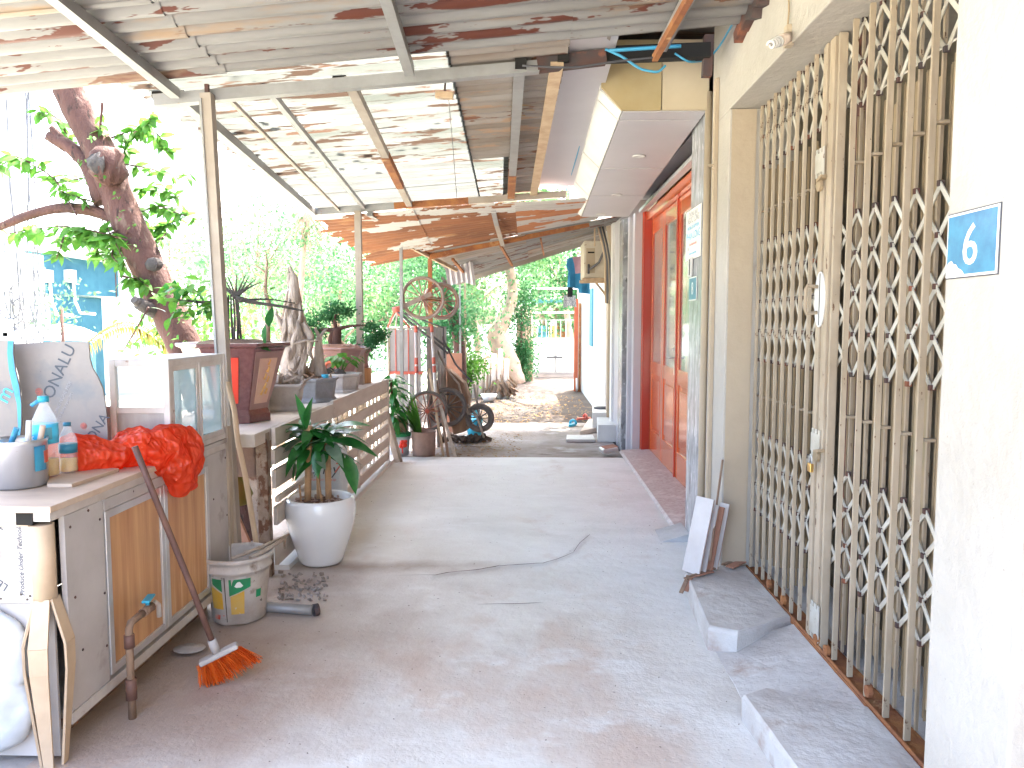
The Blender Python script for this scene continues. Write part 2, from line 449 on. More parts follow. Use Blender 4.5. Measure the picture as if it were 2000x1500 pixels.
m_fence = M('beige_fence_board', (.56, .49, .425), (.46, .39, .33), 4, stretch=(1, .5, 2), rough=.75, bump=.2, spots=[((.3, .2, .14), 12, .66, .05, (1, .5, 1))])
m_fence_post = M('rusty_fence_post', (.30, .23, .175), (.20, .14, .10), 9, rough=.9, bump=.5, bscale=60, spots=[((.12, .055, .03), 16, .54, .06, (1, 1, .7)), ((.34, .29, .25), 7, .64, .08, (1, 1, 1))])
m_stone_pot = M('pale_stone', (.48, .44, .41), (.36, .325, .30), 7, rough=.85, bump=.4, bscale=40)
m_blue_pot = M('grey_blue_stone', (.27, .275, .29), (.20, .2, .21), 9, rough=.75, bump=.4, bscale=40)
m_brown_pot = M('brown_glaze', (.11, .035, .035), (.15, .06, .055), 40, rough=.25, spec=.6, coat=.4)
m_brown_pot_side = M('pinkish_glaze', (.33, .19, .17), (.26, .14, .12), 9, rough=.4, coat=.2)
m_gold = M('gold_relief', (.70, .42, .14), (.6, .3, .1), 20, rough=.4, metal=.4)
m_pink = M('pink_panel', (.58, .33, .27), (.62, .42, .3), 9, rough=.5)
m_redpanel = M('red_panel', (.72, .06, .03), (.6, .04, .02), 5, rough=.5)
m_soil = M('brown_soil', (.12, .065, .04), (.2, .12, .08), 30, rough=.95, bump=1.0, bscale=50)
m_bark = M('reddish_bark', (.10, .046, .036), (.062, .03, .025), 5, stretch=(1, 1, .5), rough=.9, bump=1.0, bscale=30,
           spots=[((.13, .085, .065), 14, .60, .06, (1, 1, .35)), ((.03, .017, .014), 20, .6, .06, (1, 1, .25))])
m_bark_grey = M('grey_bark', (.085, .075, .07), (.045, .04, .036), 9, rough=.95, bump=1.0, bscale=25)
m_deadwood = M('driftwood', (.50, .42, .36), (.32, .25, .205), 7, stretch=(3, 3, .7), rough=.9, bump=1.0, bscale=22)
m_bark_pale = M('pale_bark', (.46, .33, .25), (.34, .23, .18), 6, rough=.9, bump=.5)
m_cane = M('dracaena_cane', (.42, .24, .12), (.34, .2, .1), 9, stretch=(1, 1, 4), rough=.8, bump=.5)
m_leaf_big = M('dark_glossy_leaf', (.018, .115, .025), (.03, .17, .03), 6, rough=.3, spec=.5, trans=.25)
m_leaf_pale = M('greyish_leaf', (.12, .2, .12), (.18, .24, .17), 6, rough=.35, trans=.25)
m_leaf_tree = M('sunlit_leaf', (.05, .19, .025), (.10, .22, .035), 3, rough=.5, trans=.5, spec=.3)
m_leaf_far = M('far_leaf', (.085, .21, .10), (.13, .24, .09), .9, rough=.6, trans=.5, spec=.2, amount=(.4, .6))
m_leaf_far2 = M('far_leaf_dark', (.025, .11, .04), (.05, .15, .05), .9, rough=.6, trans=.45, spec=.2)
m_leaf_teal = M('pale_far_leaf', (.075, .17, .095), (.11, .19, .08), .8, rough=.6, trans=.5, spec=.2)
m_leaf_yellow = M('yellow_frond', (.16, .22, .03), (.30, .16, .04), 4, rough=.6, trans=.4)
m_leaf_dry = M('dry_leaf', (.36, .24, .1), (.24, .13, .06), 9, rough=.9)
m_tyre = M('grey_tyre', (.11, .10, .095), (.16, .145, .13), 12, rough=.85, spots=[((.26, .22, .19), 9, .6, .1, (1, 1, 1))])
m_tyre_pale = M('dusty_tyre', (.38, .31, .27), (.28, .22, .19), 12, rough=.9)
m_rim = M('rusty_rim', (.30, .22, .18), (.36, .12, .08), 9, rough=.6, metal=.3)
m_red_tape = M('red_painted_steel', (.58, .13, .09), (.45, .10, .07), 9, rough=.6)
m_cartpanel = M('grey_cart_sheet', (.37, .35, .345), (.29, .26, .25), 5, stretch=(3, 3, .6), rough=.6, metal=.1, spots=[((.3, .14, .1), 6, .64, .04, (1, 1, .3))])
m_brown_board = M('brown_board', (.30, .20, .13), (.20, .12, .08), 5, stretch=(2, 2, .5), rough=.85, bump=.5)
m_clay = M('clay_pot', (.30, .20, .16), (.22, .145, .115), 7, rough=.85, bump=.3)
m_blue_cloth = M('blue_cloth', (.02, .16, .32), (.03, .2, .38), 7, rough=.9)
m_pink_cloth = M('mauve_cloth', (.40, .24, .30), (.34, .2, .26), 7, rough=.9)
m_black_cloth = M('black_cloth', (.02, .02, .025), rough=.9)
m_check_cloth = M('grey_cloth', (.25, .26, .3), (.5, .5, .52), 60, rough=.9, amount=(.48, .52))
m_plastic_blue = M('blue_plastic', (.03, .32, .46), (.04, .36, .5), 5, rough=.35)
m_ac = M('beige_ac_case', (.58, .52, .42), (.48, .42, .33), 5, rough=.6, spots=[((.25, .18, .12), 8, .66, .05, (1, 1, 1))])
m_paint_pale = M('pale_blue_wall', (.68, .72, .72), (.74, .75, .72), 1.2, rough=.85, bump=.2)
m_shutter = M('blue_shutter', (.08, .26, .34), (.1, .3, .38), 4, rough=.6)
m_pinkwall = M('stained_pink_wall', (.58, .45, .36), (.66, .60, .53), 2.4, rough=.9, spots=[((.3, .22, .17), 5, .64, .08, (1, 1, 1))])
m_siding = M('blue_siding', (.02, .10, .15), (.035, .13, .18), 3, rough=.5)
m_far_white = M('white_far_wall', (.80, .80, .78), (.76, .76, .74), .5, rough=.9)
m_far_window = M('far_window', (.42, .45, .47), (.5, .52, .54), .5, rough=.4)
m_far_red = M('orange_red_front', (.62, .17, .08), (.55, .12, .06), 2, rough=.7)
m_glass = M('clear_glass', (.85, .93, .93), rough=.03, spec=.6, alpha=.22)
m_glass_blue = M('blue_tinted_glass', (.35, .62, .72), (.5, .7, .75), 4, rough=.06, spec=.7, alpha=.45)
m_glass_dusty = M('dusty_glass', (.42, .41, .40), (.33, .31, .30), 8, stretch=(3, 3, .5), rough=.35, alpha=.9)
m_bottle = M('clear_plastic', (.82, .86, .88), rough=.08, spec=.7, alpha=.28)
m_liquid = M('yellow_liquid', (.70, .42, .05), rough=.1, alpha=.85)
m_label_blue = M('blue_label', (.03, .42, .68), (.1, .55, .78), 9, rough=.4)
m_cap = M('dark_teal_cap', (.02, .16, .25), rough=.4)
m_pan = M('dented_aluminium_pan', (.62, .63, .66), (.5, .52, .56), 5, stretch=(1, 1, .3), rough=.3, metal=.85)
m_bucket = M('dirty_bucket', (.54, .50, .455), (.36, .31, .265), 5, rough=.7, spots=[((.2, .14, .1), 6, .60, .1, (1, 1, 1)), ((.12, .1, .09), 30, .66, .04, (1, 1, 1))])
m_green_print = M('green_print', (.015, .26, .10), (.03, .20, .08), 9, rough=.6)
m_yellow_print = M('yellow_print', (.62, .33, .02), (.55, .36, .1), 9, rough=.6, spots=[((.5, .46, .40), 12, .62, .03, (1, 1, 1))])
m_red_print = M('red_print', (.6, .08, .04), (.5, .4, .33), 14, rough=.6)
m_orange_bristle = M('orange_bristles', (.88, .22, .03), (.75, .14, .02), 20, rough=.5, trans=.15)
m_wire_blue = M('blue_wire', (.05, .28, .45), rough=.5)
m_wire_dark = M('dark_wire', (.07, .07, .08), rough=.6)
m_bulb = M('frosted_bulb', (.62, .52, .44), (.5, .38, .3), 12, rough=.4)
m_tile = M('ceramic_tile', (.54, .51, .49), (.46, .42, .40), 6, rough=.35)
m_terracotta = M('tile_back', (.40, .20, .13), (.3, .15, .1), 9, rough=.9)
m_foam = M('white_sack', (.50, .53, .55), (.42, .45, .48), 9, rough=.5)
m_mesh = M('wire_mesh', (.45, .47, .47), rough=.5, metal=.4)
m_cable = M('black_cable', (.12, .12, .13), rough=.7)

def blend_floor():
    """two pours of cement: pinkish brown old one in front, pale newer one beyond the crack line"""
    m = bpy.data.materials.new('cement_pours'); m.use_nodes = True; t = m.node_tree; t.nodes.clear()
    out = t.nodes.new("ShaderNodeOutputMaterial"); p = t.nodes.new("ShaderNodeBsdfPrincipled")
    tc = t.nodes.new("ShaderNodeTexCoord")
    def noi(sc, det=6, st=(1, 1, 1), off=0):
        mp = t.nodes.new("ShaderNodeMapping"); mp.inputs['Scale'].default_value = st; mp.inputs['Location'].default_value = (off, off * .6, 0)
        t.links.new(tc.outputs['Object'], mp.inputs['Vector'])
        n = nd(t, "ShaderNodeTexNoise", Scale=sc, Detail=float(det), Roughness=.62); t.links.new(mp.outputs[0], n.inputs['Vector']); return n.outputs[0]
    def rng(x, a, b, lo=0, hi=1):
        r = nd(t, "ShaderNodeMapRange"); t.links.new(x, r.inputs[0])
        r.inputs[1].default_value = a; r.inputs[2].default_value = b; r.inputs[3].default_value = lo; r.inputs[4].default_value = hi; return r.outputs[0]
    def mix(f, a, b):
        x = nd(t, "ShaderNodeMix", data_type='RGBA'); t.links.new(f, x.inputs[0])
        for v, i in ((a, 6), (b, 7)):
            if isinstance(v, tuple): x.inputs[i].default_value = c4(v)
            else: t.links.new(v, x.inputs[i])
        return x.outputs[2]
    def math_(op, a, b):
        x = nd(t, "ShaderNodeMath", operation=op)
        for v, i in ((a, 0), (b, 1)):
            if isinstance(v, (int, float)): x.inputs[i].default_value = v
            else: t.links.new(v, x.inputs[i])
        return x.outputs[0]
    sep = t.nodes.new("ShaderNodeSeparateXYZ"); t.links.new(tc.outputs['Object'], sep.inputs[0])
    old = mix(rng(noi(2.2), .38, .62), (.64, .615, .57), (.55, .51, .46))
    old = mix(rng(noi(1.3, 5, (1, .6, 1), 4), .52, .66), old, (.52, .42, .35))
    old = mix(rng(noi(3.5, 5, (.7, 1, 1), 9), .55, .68), old, (.66, .645, .61))
    new = mix(rng(noi(1.9, 6, (.6, 1, 1), 2), .38, .62), (.68, .69, .68), (.60, .605, .59))
    new = mix(rng(noi(4.5, 5, (.5, 1.2, 1), 12), .55, .70), new, (.68, .69, .69))
    new = mix(rng(noi(1.6, 5, (1, .7, 1), 17), .60, .75), new, (.50, .44, .40))
    w = noi(1.1, 4, (1, 1, 1), 23)
    k = math_('ADD', sep.outputs[1], math_('MULTIPLY', math_('SUBTRACT', w, .5), 1.1))
    k = math_('ADD', k, math_('MULTIPLY', sep.outputs[0], .75))      # the newer pour reaches nearer on the house side
    f = rng(k, 3.9, 4.95)
    col = mix(f, old, new)
    # brown dirt gathers by the counter, the bucket and along the crack
    d = math_('ADD', math_('MULTIPLY', sep.outputs[0], -1.0), math_('MULTIPLY', math_('SUBTRACT', noi(1.7, 6, (1, 1, 1), 31), .5), 1.9))
    near = rng(sep.outputs[1], 4.75, 4.3)
    dm = math_('MULTIPLY', rng(d, .35, 1.35, 0, .75), near)
    col = mix(dm, col, (.30, .205, .155))
    # thin dirty band along the crack
    bnd = math_('ABSOLUTE', math_('SUBTRACT', sep.outputs[1], 4.58), 0)
    bnd = math_('ADD', bnd, math_('MULTIPLY', math_('SUBTRACT', noi(5, 5, (1, 1, 1), 37), .5), .25))
    bm2 = math_('MULTIPLY', rng(bnd, .14, .0, 0, .7), rng(sep.outputs[0], .1, -.7))
    col = mix(bm2, col, (.27, .19, .14))
    col = mix(rng(noi(30, 3, (1, 1, 1), 41), .70, .74), col, (.16, .12, .10))
    t.links.new(col, p.inputs['Base Color'])
    t.links.new(rng(noi(4, 5, (1, 1, 1), 50), .3, .7, .38, .68), p.inputs['Roughness']); p.inputs['Specular IOR Level'].default_value = .4
    b = nd(t, "ShaderNodeBump", Strength=.45, Distance=.02); t.links.new(math_('ADD', noi(11, 8, (1, 1, 1), 60), math_('MULTIPLY', noi(70, 4, (1, 1, 1), 61), .25)), b.inputs['Height']); t.links.new(b.outputs[0], p.inputs['Normal'])
    t.links.new(p.outputs[0], out.inputs[0]); return m
m_floor = blend_floor()
# ================================================================== GROUND
WALLX = 1.09
b = MB().box((-300, -100, -.9), (300, 500, -.62)); struct(b.build('ground', m_ground))
b = MB().box((-2.35, 9.0, -.6), (1.75, 24.5, -.052)); struct(b.build('dirt_path', m_dirt))

def relief(x, y):
    p = Vector((x * 1.1, y * 1.1, 0))
    return .008 * noise.noise(p) + .003 * noise.noise(p * 3.7)

CRACK = [W(px, py, z=0) for px, py in ((560, 1128), (640, 1122), (700, 1120), (770, 1127), (850, 1126), (880, 1120), (930, 1116), (975, 1108), (1010, 1106), (1060, 1104), (1095, 1094), (1120, 1084), (1132, 1066), (1152, 1048))]
def crack_y(x):
    if x <= CRACK[0].x: return CRACK[0].y
    for p, q in zip(CRACK, CRACK[1:]):
        if p.x <= x <= q.x: return p.y + (q.y - p.y) * (x - p.x) / max(1e-6, q.x - p.x)
    return CRACK[-1].y

def sheet(name, mat, x0, x1, y0, y1, top, cell=.03, depth=.2, fn=None):
    nx = int((x1 - x0) / cell); ny = int((y1 - y0) / cell)
    vs = []; fs = []
    for j in range(ny + 1):
        for i in range(nx + 1):
            x = x0 + (x1 - x0) * i / nx; y = y0 + (y1 - y0) * j / ny
            vs.append((x, y, top + relief(x, y) + (fn(x, y) if fn else 0)))
    for j in range(ny):
        for i in range(nx):
            a = j * (nx + 1) + i
            fs.append((a, a + 1, a + nx + 2, a + nx + 1))
    m = MB().add(vs, fs, True)
    # skirt
    edge = [i for i in range(nx + 1)] + [j * (nx + 1) + nx for j in range(1, ny + 1)] + [ny * (nx + 1) + i for i in range(nx - 1, -1, -1)] + [j * (nx + 1) for j in range(ny - 1, 0, -1)]
    n = len(edge)
    vv = [vs[e] for e in edge] + [(vs[e][0], vs[e][1], top - depth) for e in edge]
    m.add(vv, [(i, n + i, n + (i + 1) % n, (i + 1) % n) for i in range(n)])
    return m.build(name, mat)

def lip(x, y):           # the newer screed ends in a low lip along the crack
    cy = crack_y(x)
    if y < cy - .02: return 0.0
    k = min(1, max(0, (y - cy + .02) / .05))
    fade = min(1.0, max(0.0, (1.0 - x) / .6))
    return .012 * k * fade * max(0.0, min(1.0, (x + 1.2) / .5)) * max(0.0, 1 - (y - cy) / 1.5)
pav = sheet('pavement', m_floor, -1.70, 1.30, -2.5, 8.42, 0.0, .03, fn=lip)
struct(pav)
b = MB().box((-2.6, -2.5, -.2), (-1.70, 4.3, -.004)); struct(b.build('pavement_edge', m_cement))
# cracks: narrow dark gaps, parts of the pavement
def crack(pts, w0, parent, dz=.012):
    L = []; Rr = []
    fine = []
    for p, q in zip(pts, pts[1:]):
        for k in range(4): fine.append(p.lerp(q, k / 4))
    fine.append(pts[-1])
    fine = [Vector((p.x, p.y - .004, 0)) for p in fine]
    N = len(fine)
    for i, p in enumerate(fine):
        w = w0 * (.35 + .9 * abs(noise.noise(Vector((i * .37, 2, 0))))) * (1.0 - abs(2 * i / (N - 1) - 1) ** 4)
        o = noise.noise(Vector((i * .9, 7, 3))) * w0 * 1.6
        L.append((p.x, p.y + o + w, dz + relief(p.x, p.y))); Rr.append((p.x + .003, p.y + o - w, dz + relief(p.x, p.y)))
    m = MB().add(L + Rr, [(i, i + 1, N + i + 1, N + i) for i in range(N - 1)])
    return m.build('crack', m_crack, parent)
crack(CRACK[3:12], .0075, pav, .0135)
crack([p + Vector((0, .012, 0)) for p in CRACK[11:]], .0028, pav, .0135)
crack([W(px, py, z=0) for px, py in ((930, 1180), (1000, 1178), (1063, 1176))], .006, pav, .004)
b = sheet('back_pavement', m_cement_dark, -2.3, 1.06, 8.42, 11.6, -.035, .05, .03); struct(b)
b = MB().box((-2.75, -2.5, -.61), (-2.6, 9.0, -.05)).box((-2.6, -2.5, -.61), (-1.70, 8.42, -.25)); struct(b.build('kerb_strip', m_cement_dark))

# fallen leaves, grit
def scatter(name, mat, n, x0, x1, y0, y1, s, z=.004, label=''):
    m = MB()
    for _ in range(n):
        x = random.uniform(x0, x1); y = random.uniform(y0, y1); a = random.uniform(0, 6.3); q = s * random.uniform(.4, 1.3)
        zz = z + max(0, relief(x, y))
        pts = [(x + math.cos(a + k * 1.57) * q * (1 if k % 2 else .5), y + math.sin(a + k * 1.57) * q * (1 if k % 2 else .5), zz + random.uniform(0, q * .5)) for k in range(4)]
        pts.append((x, y, zz + q * .5))
        m.add(pts, [(0, 1, 4), (1, 2, 4), (2, 3, 4), (3, 0, 4)])
    o = m.build(name, mat); o['kind'] = 'stuff'; o['label'] = label; return o
scatter('grit', m_crack, 420, -1.5, .95, 2.4, 8.2, .005, .002, 'dark grit and pebbles lying on the cement')
scatter('pale_grit', m_step, 260, .3, 1.2, 2.2, 5.0, .006, .004, 'pale cement crumbs beside the doorsteps')
scatter('leaf_litter', m_leaf_dry, 700, -1.5, -.1, 8.4, 10.3, .018, -.02, 'dry leaves and litter around the handcarts')
scatter('yard_litter', m_leaf_dry, 600, -1.2, 1.0, 11.5, 16, .03, -.045, 'dry leaves and rubble on the dirt beyond the paving')

# ================================================================== DOORSTEPS
def rough_block(name, mat, pts, z0, z1, label, cat, ztop=None):
    """a cast cement block on the outline pts, edges worn"""
    n = len(pts); m = MB()
    c = Vector((sum(p[0] for p in pts) / n, sum(p[1] for p in pts) / n, 0))
    rings = []
    for k, (f, z) in enumerate(((1.0, z0), (1.0, z1 - .02), (.985, z1 - .006), (.96, z1))):
        rings.append([(c.x + (p[0] - c.x) * f + .004 * noise.noise(Vector((p[0] * 9, p[1] * 9, k))), c.y + (p[1] - c.y) * f, z + (ztop(p[0], p[1]) if ztop and k > 0 else 0)) for p in pts])
    vs = [v for r in rings for v in r]; fs = []
    for k in range(3):
        for i in range(n):
            j = (i + 1) % n; fs.append((k * n + i, k * n + j, (k + 1) * n + j, (k + 1) * n + i))
    vs.append((c.x, c.y, z1 + .003 + (ztop(c.x, c.y) if ztop else 0)))
    for i in range(n): fs.append((3 * n + i, 3 * n + (i + 1) % n, len(vs) - 1))
    m.add(vs, fs)
    o = m.build(name, mat); tag(o, label, cat); return rebase(o, (c.x, c.y, z0))
def dens(pts, k=6):
    out = []
    for p, q in zip(pts, pts[1:] + pts[:1]):
        for i in range(k): out.append((p[0] + (q[0] - p[0]) * i / k, p[1] + (q[1] - p[1]) * i / k))
    return out
rough_block('doorstep', m_step, dens([(.815, 3.42), (.93, 3.36), (1.04, 3.42), (1.15, 3.50), (1.235, 3.55), (1.235, 4.32), (.95, 4.33), (.865, 4.2)]), -.05, .115,
            'cement doorstep under the stack of leaning tiles, with a rounded front edge', 'doorstep')
rough_block('doorstep', m_step, dens([(.86, 2.0), (1.235, 2.0), (1.235, 2.72), (1.02, 2.80), (.90, 2.86), (.80, 2.80), (.83, 2.4)]), -.05, .108,
            'nearer cement doorstep by the near half of the gate, its broken side pinkish', 'doorstep')
rough_block('ramp', m_step, dens([(.84, 2.70), (1.235, 2.70), (1.235, 3.52), (.84, 3.44)]), -.08, .004,
            'low sloping cement ramp between the two doorsteps', 'ramp', ztop=lambda x, y: .092 * max(0, (x - .88) / .355) ** .8)
b = MB().box((1.235, 2.05, -.1), (1.6, 4.33, .10)); b.build('threshold', m_step)
bpy.data.objects['threshold']['kind'] = 'structure'

# ================================================================== HOUSE 6 (right, with the folding gate)
h6 = thing('house', (1.09, 3.2, 0), 'cream plastered house with the folding metal gate and blue plate 6', 'house')
b = MB(); b.box((WALLX, 4.33, -.1), (1.75, 4.74, 2.66)); b.build('far_pillar', m_plaster, h6, bevel=.006)
b = MB(); b.box((WALLX, 1.70, -.1), (1.75, 2.06, 2.66)); b.build('near_pillar', m_plaster, h6, bevel=.006)
b = MB(); b.box((WALLX, 1.70, 2.66), (1.75, 4.74, 6.5)); b.build('upper_wall', m_plaster, h6, bevel=.006)
b = MB(); b.box((WALLX + .08, -3.5, -.1), (1.75, 1.70, 6.5)); b.build('side_wall', m_plaster_warm, h6)
b = MB(); b.box((1.75, -3.5, 6.4), (8, 4.74, 6.5)).box((1.75, -3.5, -.1), (8, -3.4, 6.4)); b.build('roof', m_plaster, h6)
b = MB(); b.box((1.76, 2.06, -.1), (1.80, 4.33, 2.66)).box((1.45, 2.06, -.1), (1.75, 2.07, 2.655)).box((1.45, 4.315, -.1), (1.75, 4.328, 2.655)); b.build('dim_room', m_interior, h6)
# reveal strip of beige paint on the far jamb
b = MB(); b.box((WALLX + .012, 4.324, .1), (1.235, 4.3285, 2.655)); b.build('jamb', m_plaster_warm, h6)
b = MB()
b.bar((WALLX - .012, 4.60, .05), (WALLX - .012, 4.60, 2.9), .02, .05); b.build('skirting_strip', m_plaster_warm, h6)
# small latch stub on the pillar
p = W(1400, 325, X=WALLX)
MB().box((p.x - .05, p.y - .006, p.z), (p.x, p.y + .006, p.z + .012)).box((p.x - .03, p.y - .006, p.z - .02), (p.x, p.y + .006, p.z - .011)).build('hook', m_plaster_warm, h6)

# ================================================================== FOLDING GATE
gx = 1.24
gate = thing('folding_gate', (gx, 3.2, .1), 'cream folding lattice gate padlocked shut with rust at the joints', 'gate')
MB().box((gx - .01, 2.07, .085), (gx + .08, 4.315, .105)).box((gx - .006, 2.07, .105), (gx, 4.315, .118)).build('floor_track', m_rust, gate)
far_bars = [4.27 - .1125 * i for i in range(9)]
near_bars = [3.075 - .152 * i for i in range(7)]
proto_bar = None
bar_mb = MB()
def bar_at(y):
    m = MB()
    m.box((gx, y - .006, .12), (gx + .015, y + .006, 2.655))
    m.box((gx + .002, y + .006, .125), (gx + .005, y + .013, 2.655))
    return m
first = bar_at(far_bars[0]).build('bar', m_gate, gate)
base_y = far_bars[0]
for y in far_bars[1:]:
    o = link_copy(first, gate); o.location = (0, y - base_y, random.uniform(-.006, .006)); o.rotation_euler = (random.uniform(-.0015, .0015), 0, 0)
def near_bar(y):
    m = MB()
    m.box((gx - .002, y - .0055, .12), (gx + .018, y + .0055, 2.655)); m.box((gx + .002, y + .0055, .125), (gx + .005, y + .013, 2.655)); m.box((gx + .046, y + .022, .14), (gx + .056, y + .034, 2.64))
    return m
first_n = near_bar(near_bars[0]).build('bar', m_gate, gate)
for y in near_bars[1:]:
    o = link_copy(first_n, gate); o.location = (0, y - near_bars[0], random.uniform(-.006, .006)); o.rotation_euler = (random.uniform(-.002, .002), random.uniform(-.001, .001), 0)
# rivets + sheet strips + lattice
BANDS = [(1.29, 1.93, 4), (.45, .89, 3), (2.335, 2.655, 2)]
def lattice(y0, y1, xo_=.022):
    """crossed flats between two bars; y0 > y1"""
    for (za, zb, n) in BANDS:
        p = (zb - za) / n
        m = MB()
        for k in range(n):
            z1 = zb - k * p; z0 = z1 - p
            m.bar((gx + xo_, y0, z1), (gx + xo_, y1, z0), .018, .0035, up=(1, 0, 0))
            m.bar((gx + xo_ + .005, y0, z0), (gx + xo_ + .005, y1, z1), .018, .0035, up=(1, 0, 0))
        m.build('lattice_strip', m_gate_lattice, gate)
        if rivets is not None:
            for k in range(n + 1):
                rivets.box((gx + xo_ - .006, y0 - .007, zb - k * p - .009), (gx + xo_ + .012, y0 + .007, zb - k * p + .009))
rivets = MB()
for L in (far_bars, near_bars):
    for a, c in zip(L, L[1:]): lattice(a, c, .022 if L is far_bars else .036)
lattice(3.27, near_bars[0] + .0, .036)
rivets.build('rivet', m_rust_dark, gate, kind='stuff')
k = 0
def sheets(L, w):
    global k
    proto = None
    for a, c in zip(L, L[1:]):
        d = a - c
        for q, (f, ww, xx) in enumerate(((.15, .20, .060), (.42, .22, .072), (.66, .13, .062), (.88, .16, .070))):
            yc = a - d * f; hw = d * ww / 2
            top = 2.30 + random.uniform(-.03, .03) - (0 if q != 1 else .0); z0 = .15 + random.uniform(0, .12)
            m = MB()
            m.box((gx + xx, yc - hw, z0), (gx + xx + .002, yc + hw, top))
            m.box((gx + xx - .008, yc - hw, z0), (gx + xx, yc - hw + .002, top))
            m.build('sheet_strip', m_gate_sheet, gate)
sheets([4.315] + far_bars, .1)
sheets([3.16] + near_bars + [2.08], .15)
# joining stays halfway up
for L, z in ((far_bars, 2.10), (near_bars, 2.12), (near_bars, 1.12), (far_bars, 1.09)):
    for y in L:
        MB().box((gx + .026, y + .002, z - .006), (gx + .060, y + .030, z + .004)).build('stay', m_gate, gate)
# meeting stiles
for dy, ww, xx in ((3.34, .030, 0), (3.295, .018, .002), (3.262, .034, 0), (3.215, .016, .004)):
    MB().box((gx - .004 + xx, dy - ww / 2, .10), (gx + .034, dy + ww / 2, 2.655)).build('stile', m_gate, gate, bevel=.002)
MB().box((gx + .07, 3.08, .12), (gx + .074, 3.20, 2.655)).build('dark_gap', m_rust_dark, gate)
# latch plates
def plate(y, z0, z1, w=.10):
    m = MB(); n = 5
    m.box((gx - .010, y - w / 2, z0 + .02), (gx - .006, y + w / 2, z1 - .02))
    for i in range(3):
        yy = y - w / 2 + (i + .0) * w * .36
        m.box((gx - .010, yy, z1 - .02), (gx - .006, yy + w * .2, z1)); m.box((gx - .010, yy, z0), (gx - .006, yy + w * .2, z0 + .02))
    m.build('latch_plate', m_gate_lattice, gate)
pl = W(1605, 318, X=gx); plate(pl.y, pl.z - .06, pl.z + .06)
pl2 = W(1596, 865, X=gx); plate(pl2.y, pl2.z - .06, pl2.z + .06)
pl3 = W(1594, 1208, X=gx); plate(pl3.y, pl3.z - .09, pl3.z + .07)
for (px, py) in ((1598, 362), (1592, 890)):
    q = W(px, py, X=gx - .02)
    MB().lathe((0, 0, 0), [(.0, 0), (.026, 0), (.026, .012), (.012, .012), (.012, .016), (0, .016)], 20)
    m = MB(); pr = [q + Vector((0, math.cos(a) * .026, math.sin(a) * .026)) for a in [2 * PI * i / 20 for i in range(20)]]
    m.add([tuple(x) for x in pr] + [(x.x + .012, x.y, x.z) for x in pr], [tuple(range(20)), tuple(range(39, 19, -1))] + [(i, (i + 1) % 20, 20 + (i + 1) % 20, 20 + i) for i in range(20)])
    m.bar(q + Vector((.006, 0, .02)), q + Vector((.006, -.05, .03)), .03, .012)
    m.build('hasp', m_gate_sheet, gate)
# oval plate and pull handle
q = W(1600, 585, X=gx - .008)
hp = MB(); N = 28
ov = [(q.x, q.y + .058 * math.cos(2 * PI * i / N), q.z + .118 * math.sin(2 * PI * i / N)) for i in range(N)]
hp.add(ov + [(x + .005, y, z) for x, y, z in ov], [tuple(range(N)), tuple(range(2 * N - 1, N - 1, -1))] + [(i, (i + 1) % N, N + (i + 1) % N, N + i) for i in range(N)])
hpo = hp.build('handle_plate', m_white, gate)
MB().box((q.x - .002, q.y - .006, q.z - .11), (q.x - .0005, q.y - .002, q.z + .11)).build('slot', m_black, hpo)
hx = q.x - .045
MB().tube([(q.x, q.y + .02, q.z + .055), (hx, q.y + .02, q.z + .060), (hx - .006, q.y + .02, q.z + .04), (hx - .006, q.y + .02, q.z - .04), (hx, q.y + .02, q.z - .060), (q.x, q.y + .02, q.z - .055)], .008, 10).build('pull_handle', m_gate, gate)
# rollers at the foot
for px, py in ((1592, 1283), (1612, 1290), (1694, 1350), (1500, 1140), (1528, 1172)):
    q = W(px, py, X=gx - .01)
    m = MB(); m.tube([(q.x - .004, q.y, max(.14, q.z)), (q.x + .012, q.y, max(.14, q.z))], .022, 14, smooth=False)
    m.tube([(q.x - .006, q.y, max(.14, q.z)), (q.x + .014, q.y, max(.14, q.z))], .008, 8, smooth=False)
    m.build('roller', m_rust, gate)
# padlock: hangs from the hasp
q = W(1583, 908, X=gx - .04)
pad = thing('padlock', q, 'small brass padlock hanging from the gate hasp', 'padlock')
MB().box((q.x - .008, q.y - .018, q.z - .030), (q.x + .008, q.y + .018, q.z + .008)).build('body', m_brass, pad, bevel=.003)
MB().tube([(q.x, q.y - .012, q.z + .005), (q.x, q.y - .012, q.z + .03), (q.x, q.y - .007, q.z + .042), (q.x, q.y + .003, q.z + .045), (q.x, q.y + .011, q.z + .036), (q.x, q.y + .012, q.z + .005)], .0035, 8).build('shackle', m_alu, pad)
# house number plate 6
a = W(1852, 421, X=WALLX - .004); bq = W(1948, 535, X=WALLX - .004)
yc = (a.y + bq.y) / 2; zc = (W(1852, 482, X=WALLX).z + W(1948, 468, X=WALLX).z) / 2; hw = abs(a.y - bq.y) / 2; hh = (W(1852, 421, X=WALLX).z - W(1852, 546, X=WALLX).z) / 2
sg = thing('number_plate', (WALLX, yc, zc), 'worn blue enamel plate with a white 6 on the near pillar', 'number plate')
MB().box((WALLX - .003, yc - hw, zc - hh), (WALLX - .0005, yc + hw, zc + hh)).build('backing', m_wire_dark, sg)
MB().box((WALLX - .005, yc - hw + .003, zc - hh + .003), (WALLX - .003, yc + hw - .003, zc + hh - .003)).build('white_rim', m_digit, sg)
MB().box((WALLX - .0065, yc - hw + .009, zc - hh + .009), (WALLX - .005, yc + hw - .009, zc + hh - .009)).build('blue_field', m_blue_plate, sg)
pts = []
for i in range(9):     # chipped white corner
    pts.append((-.9 + i * .07, -.92 + (.22 + .1 * math.sin(i * 2.1)) * (1 - i / 9)))
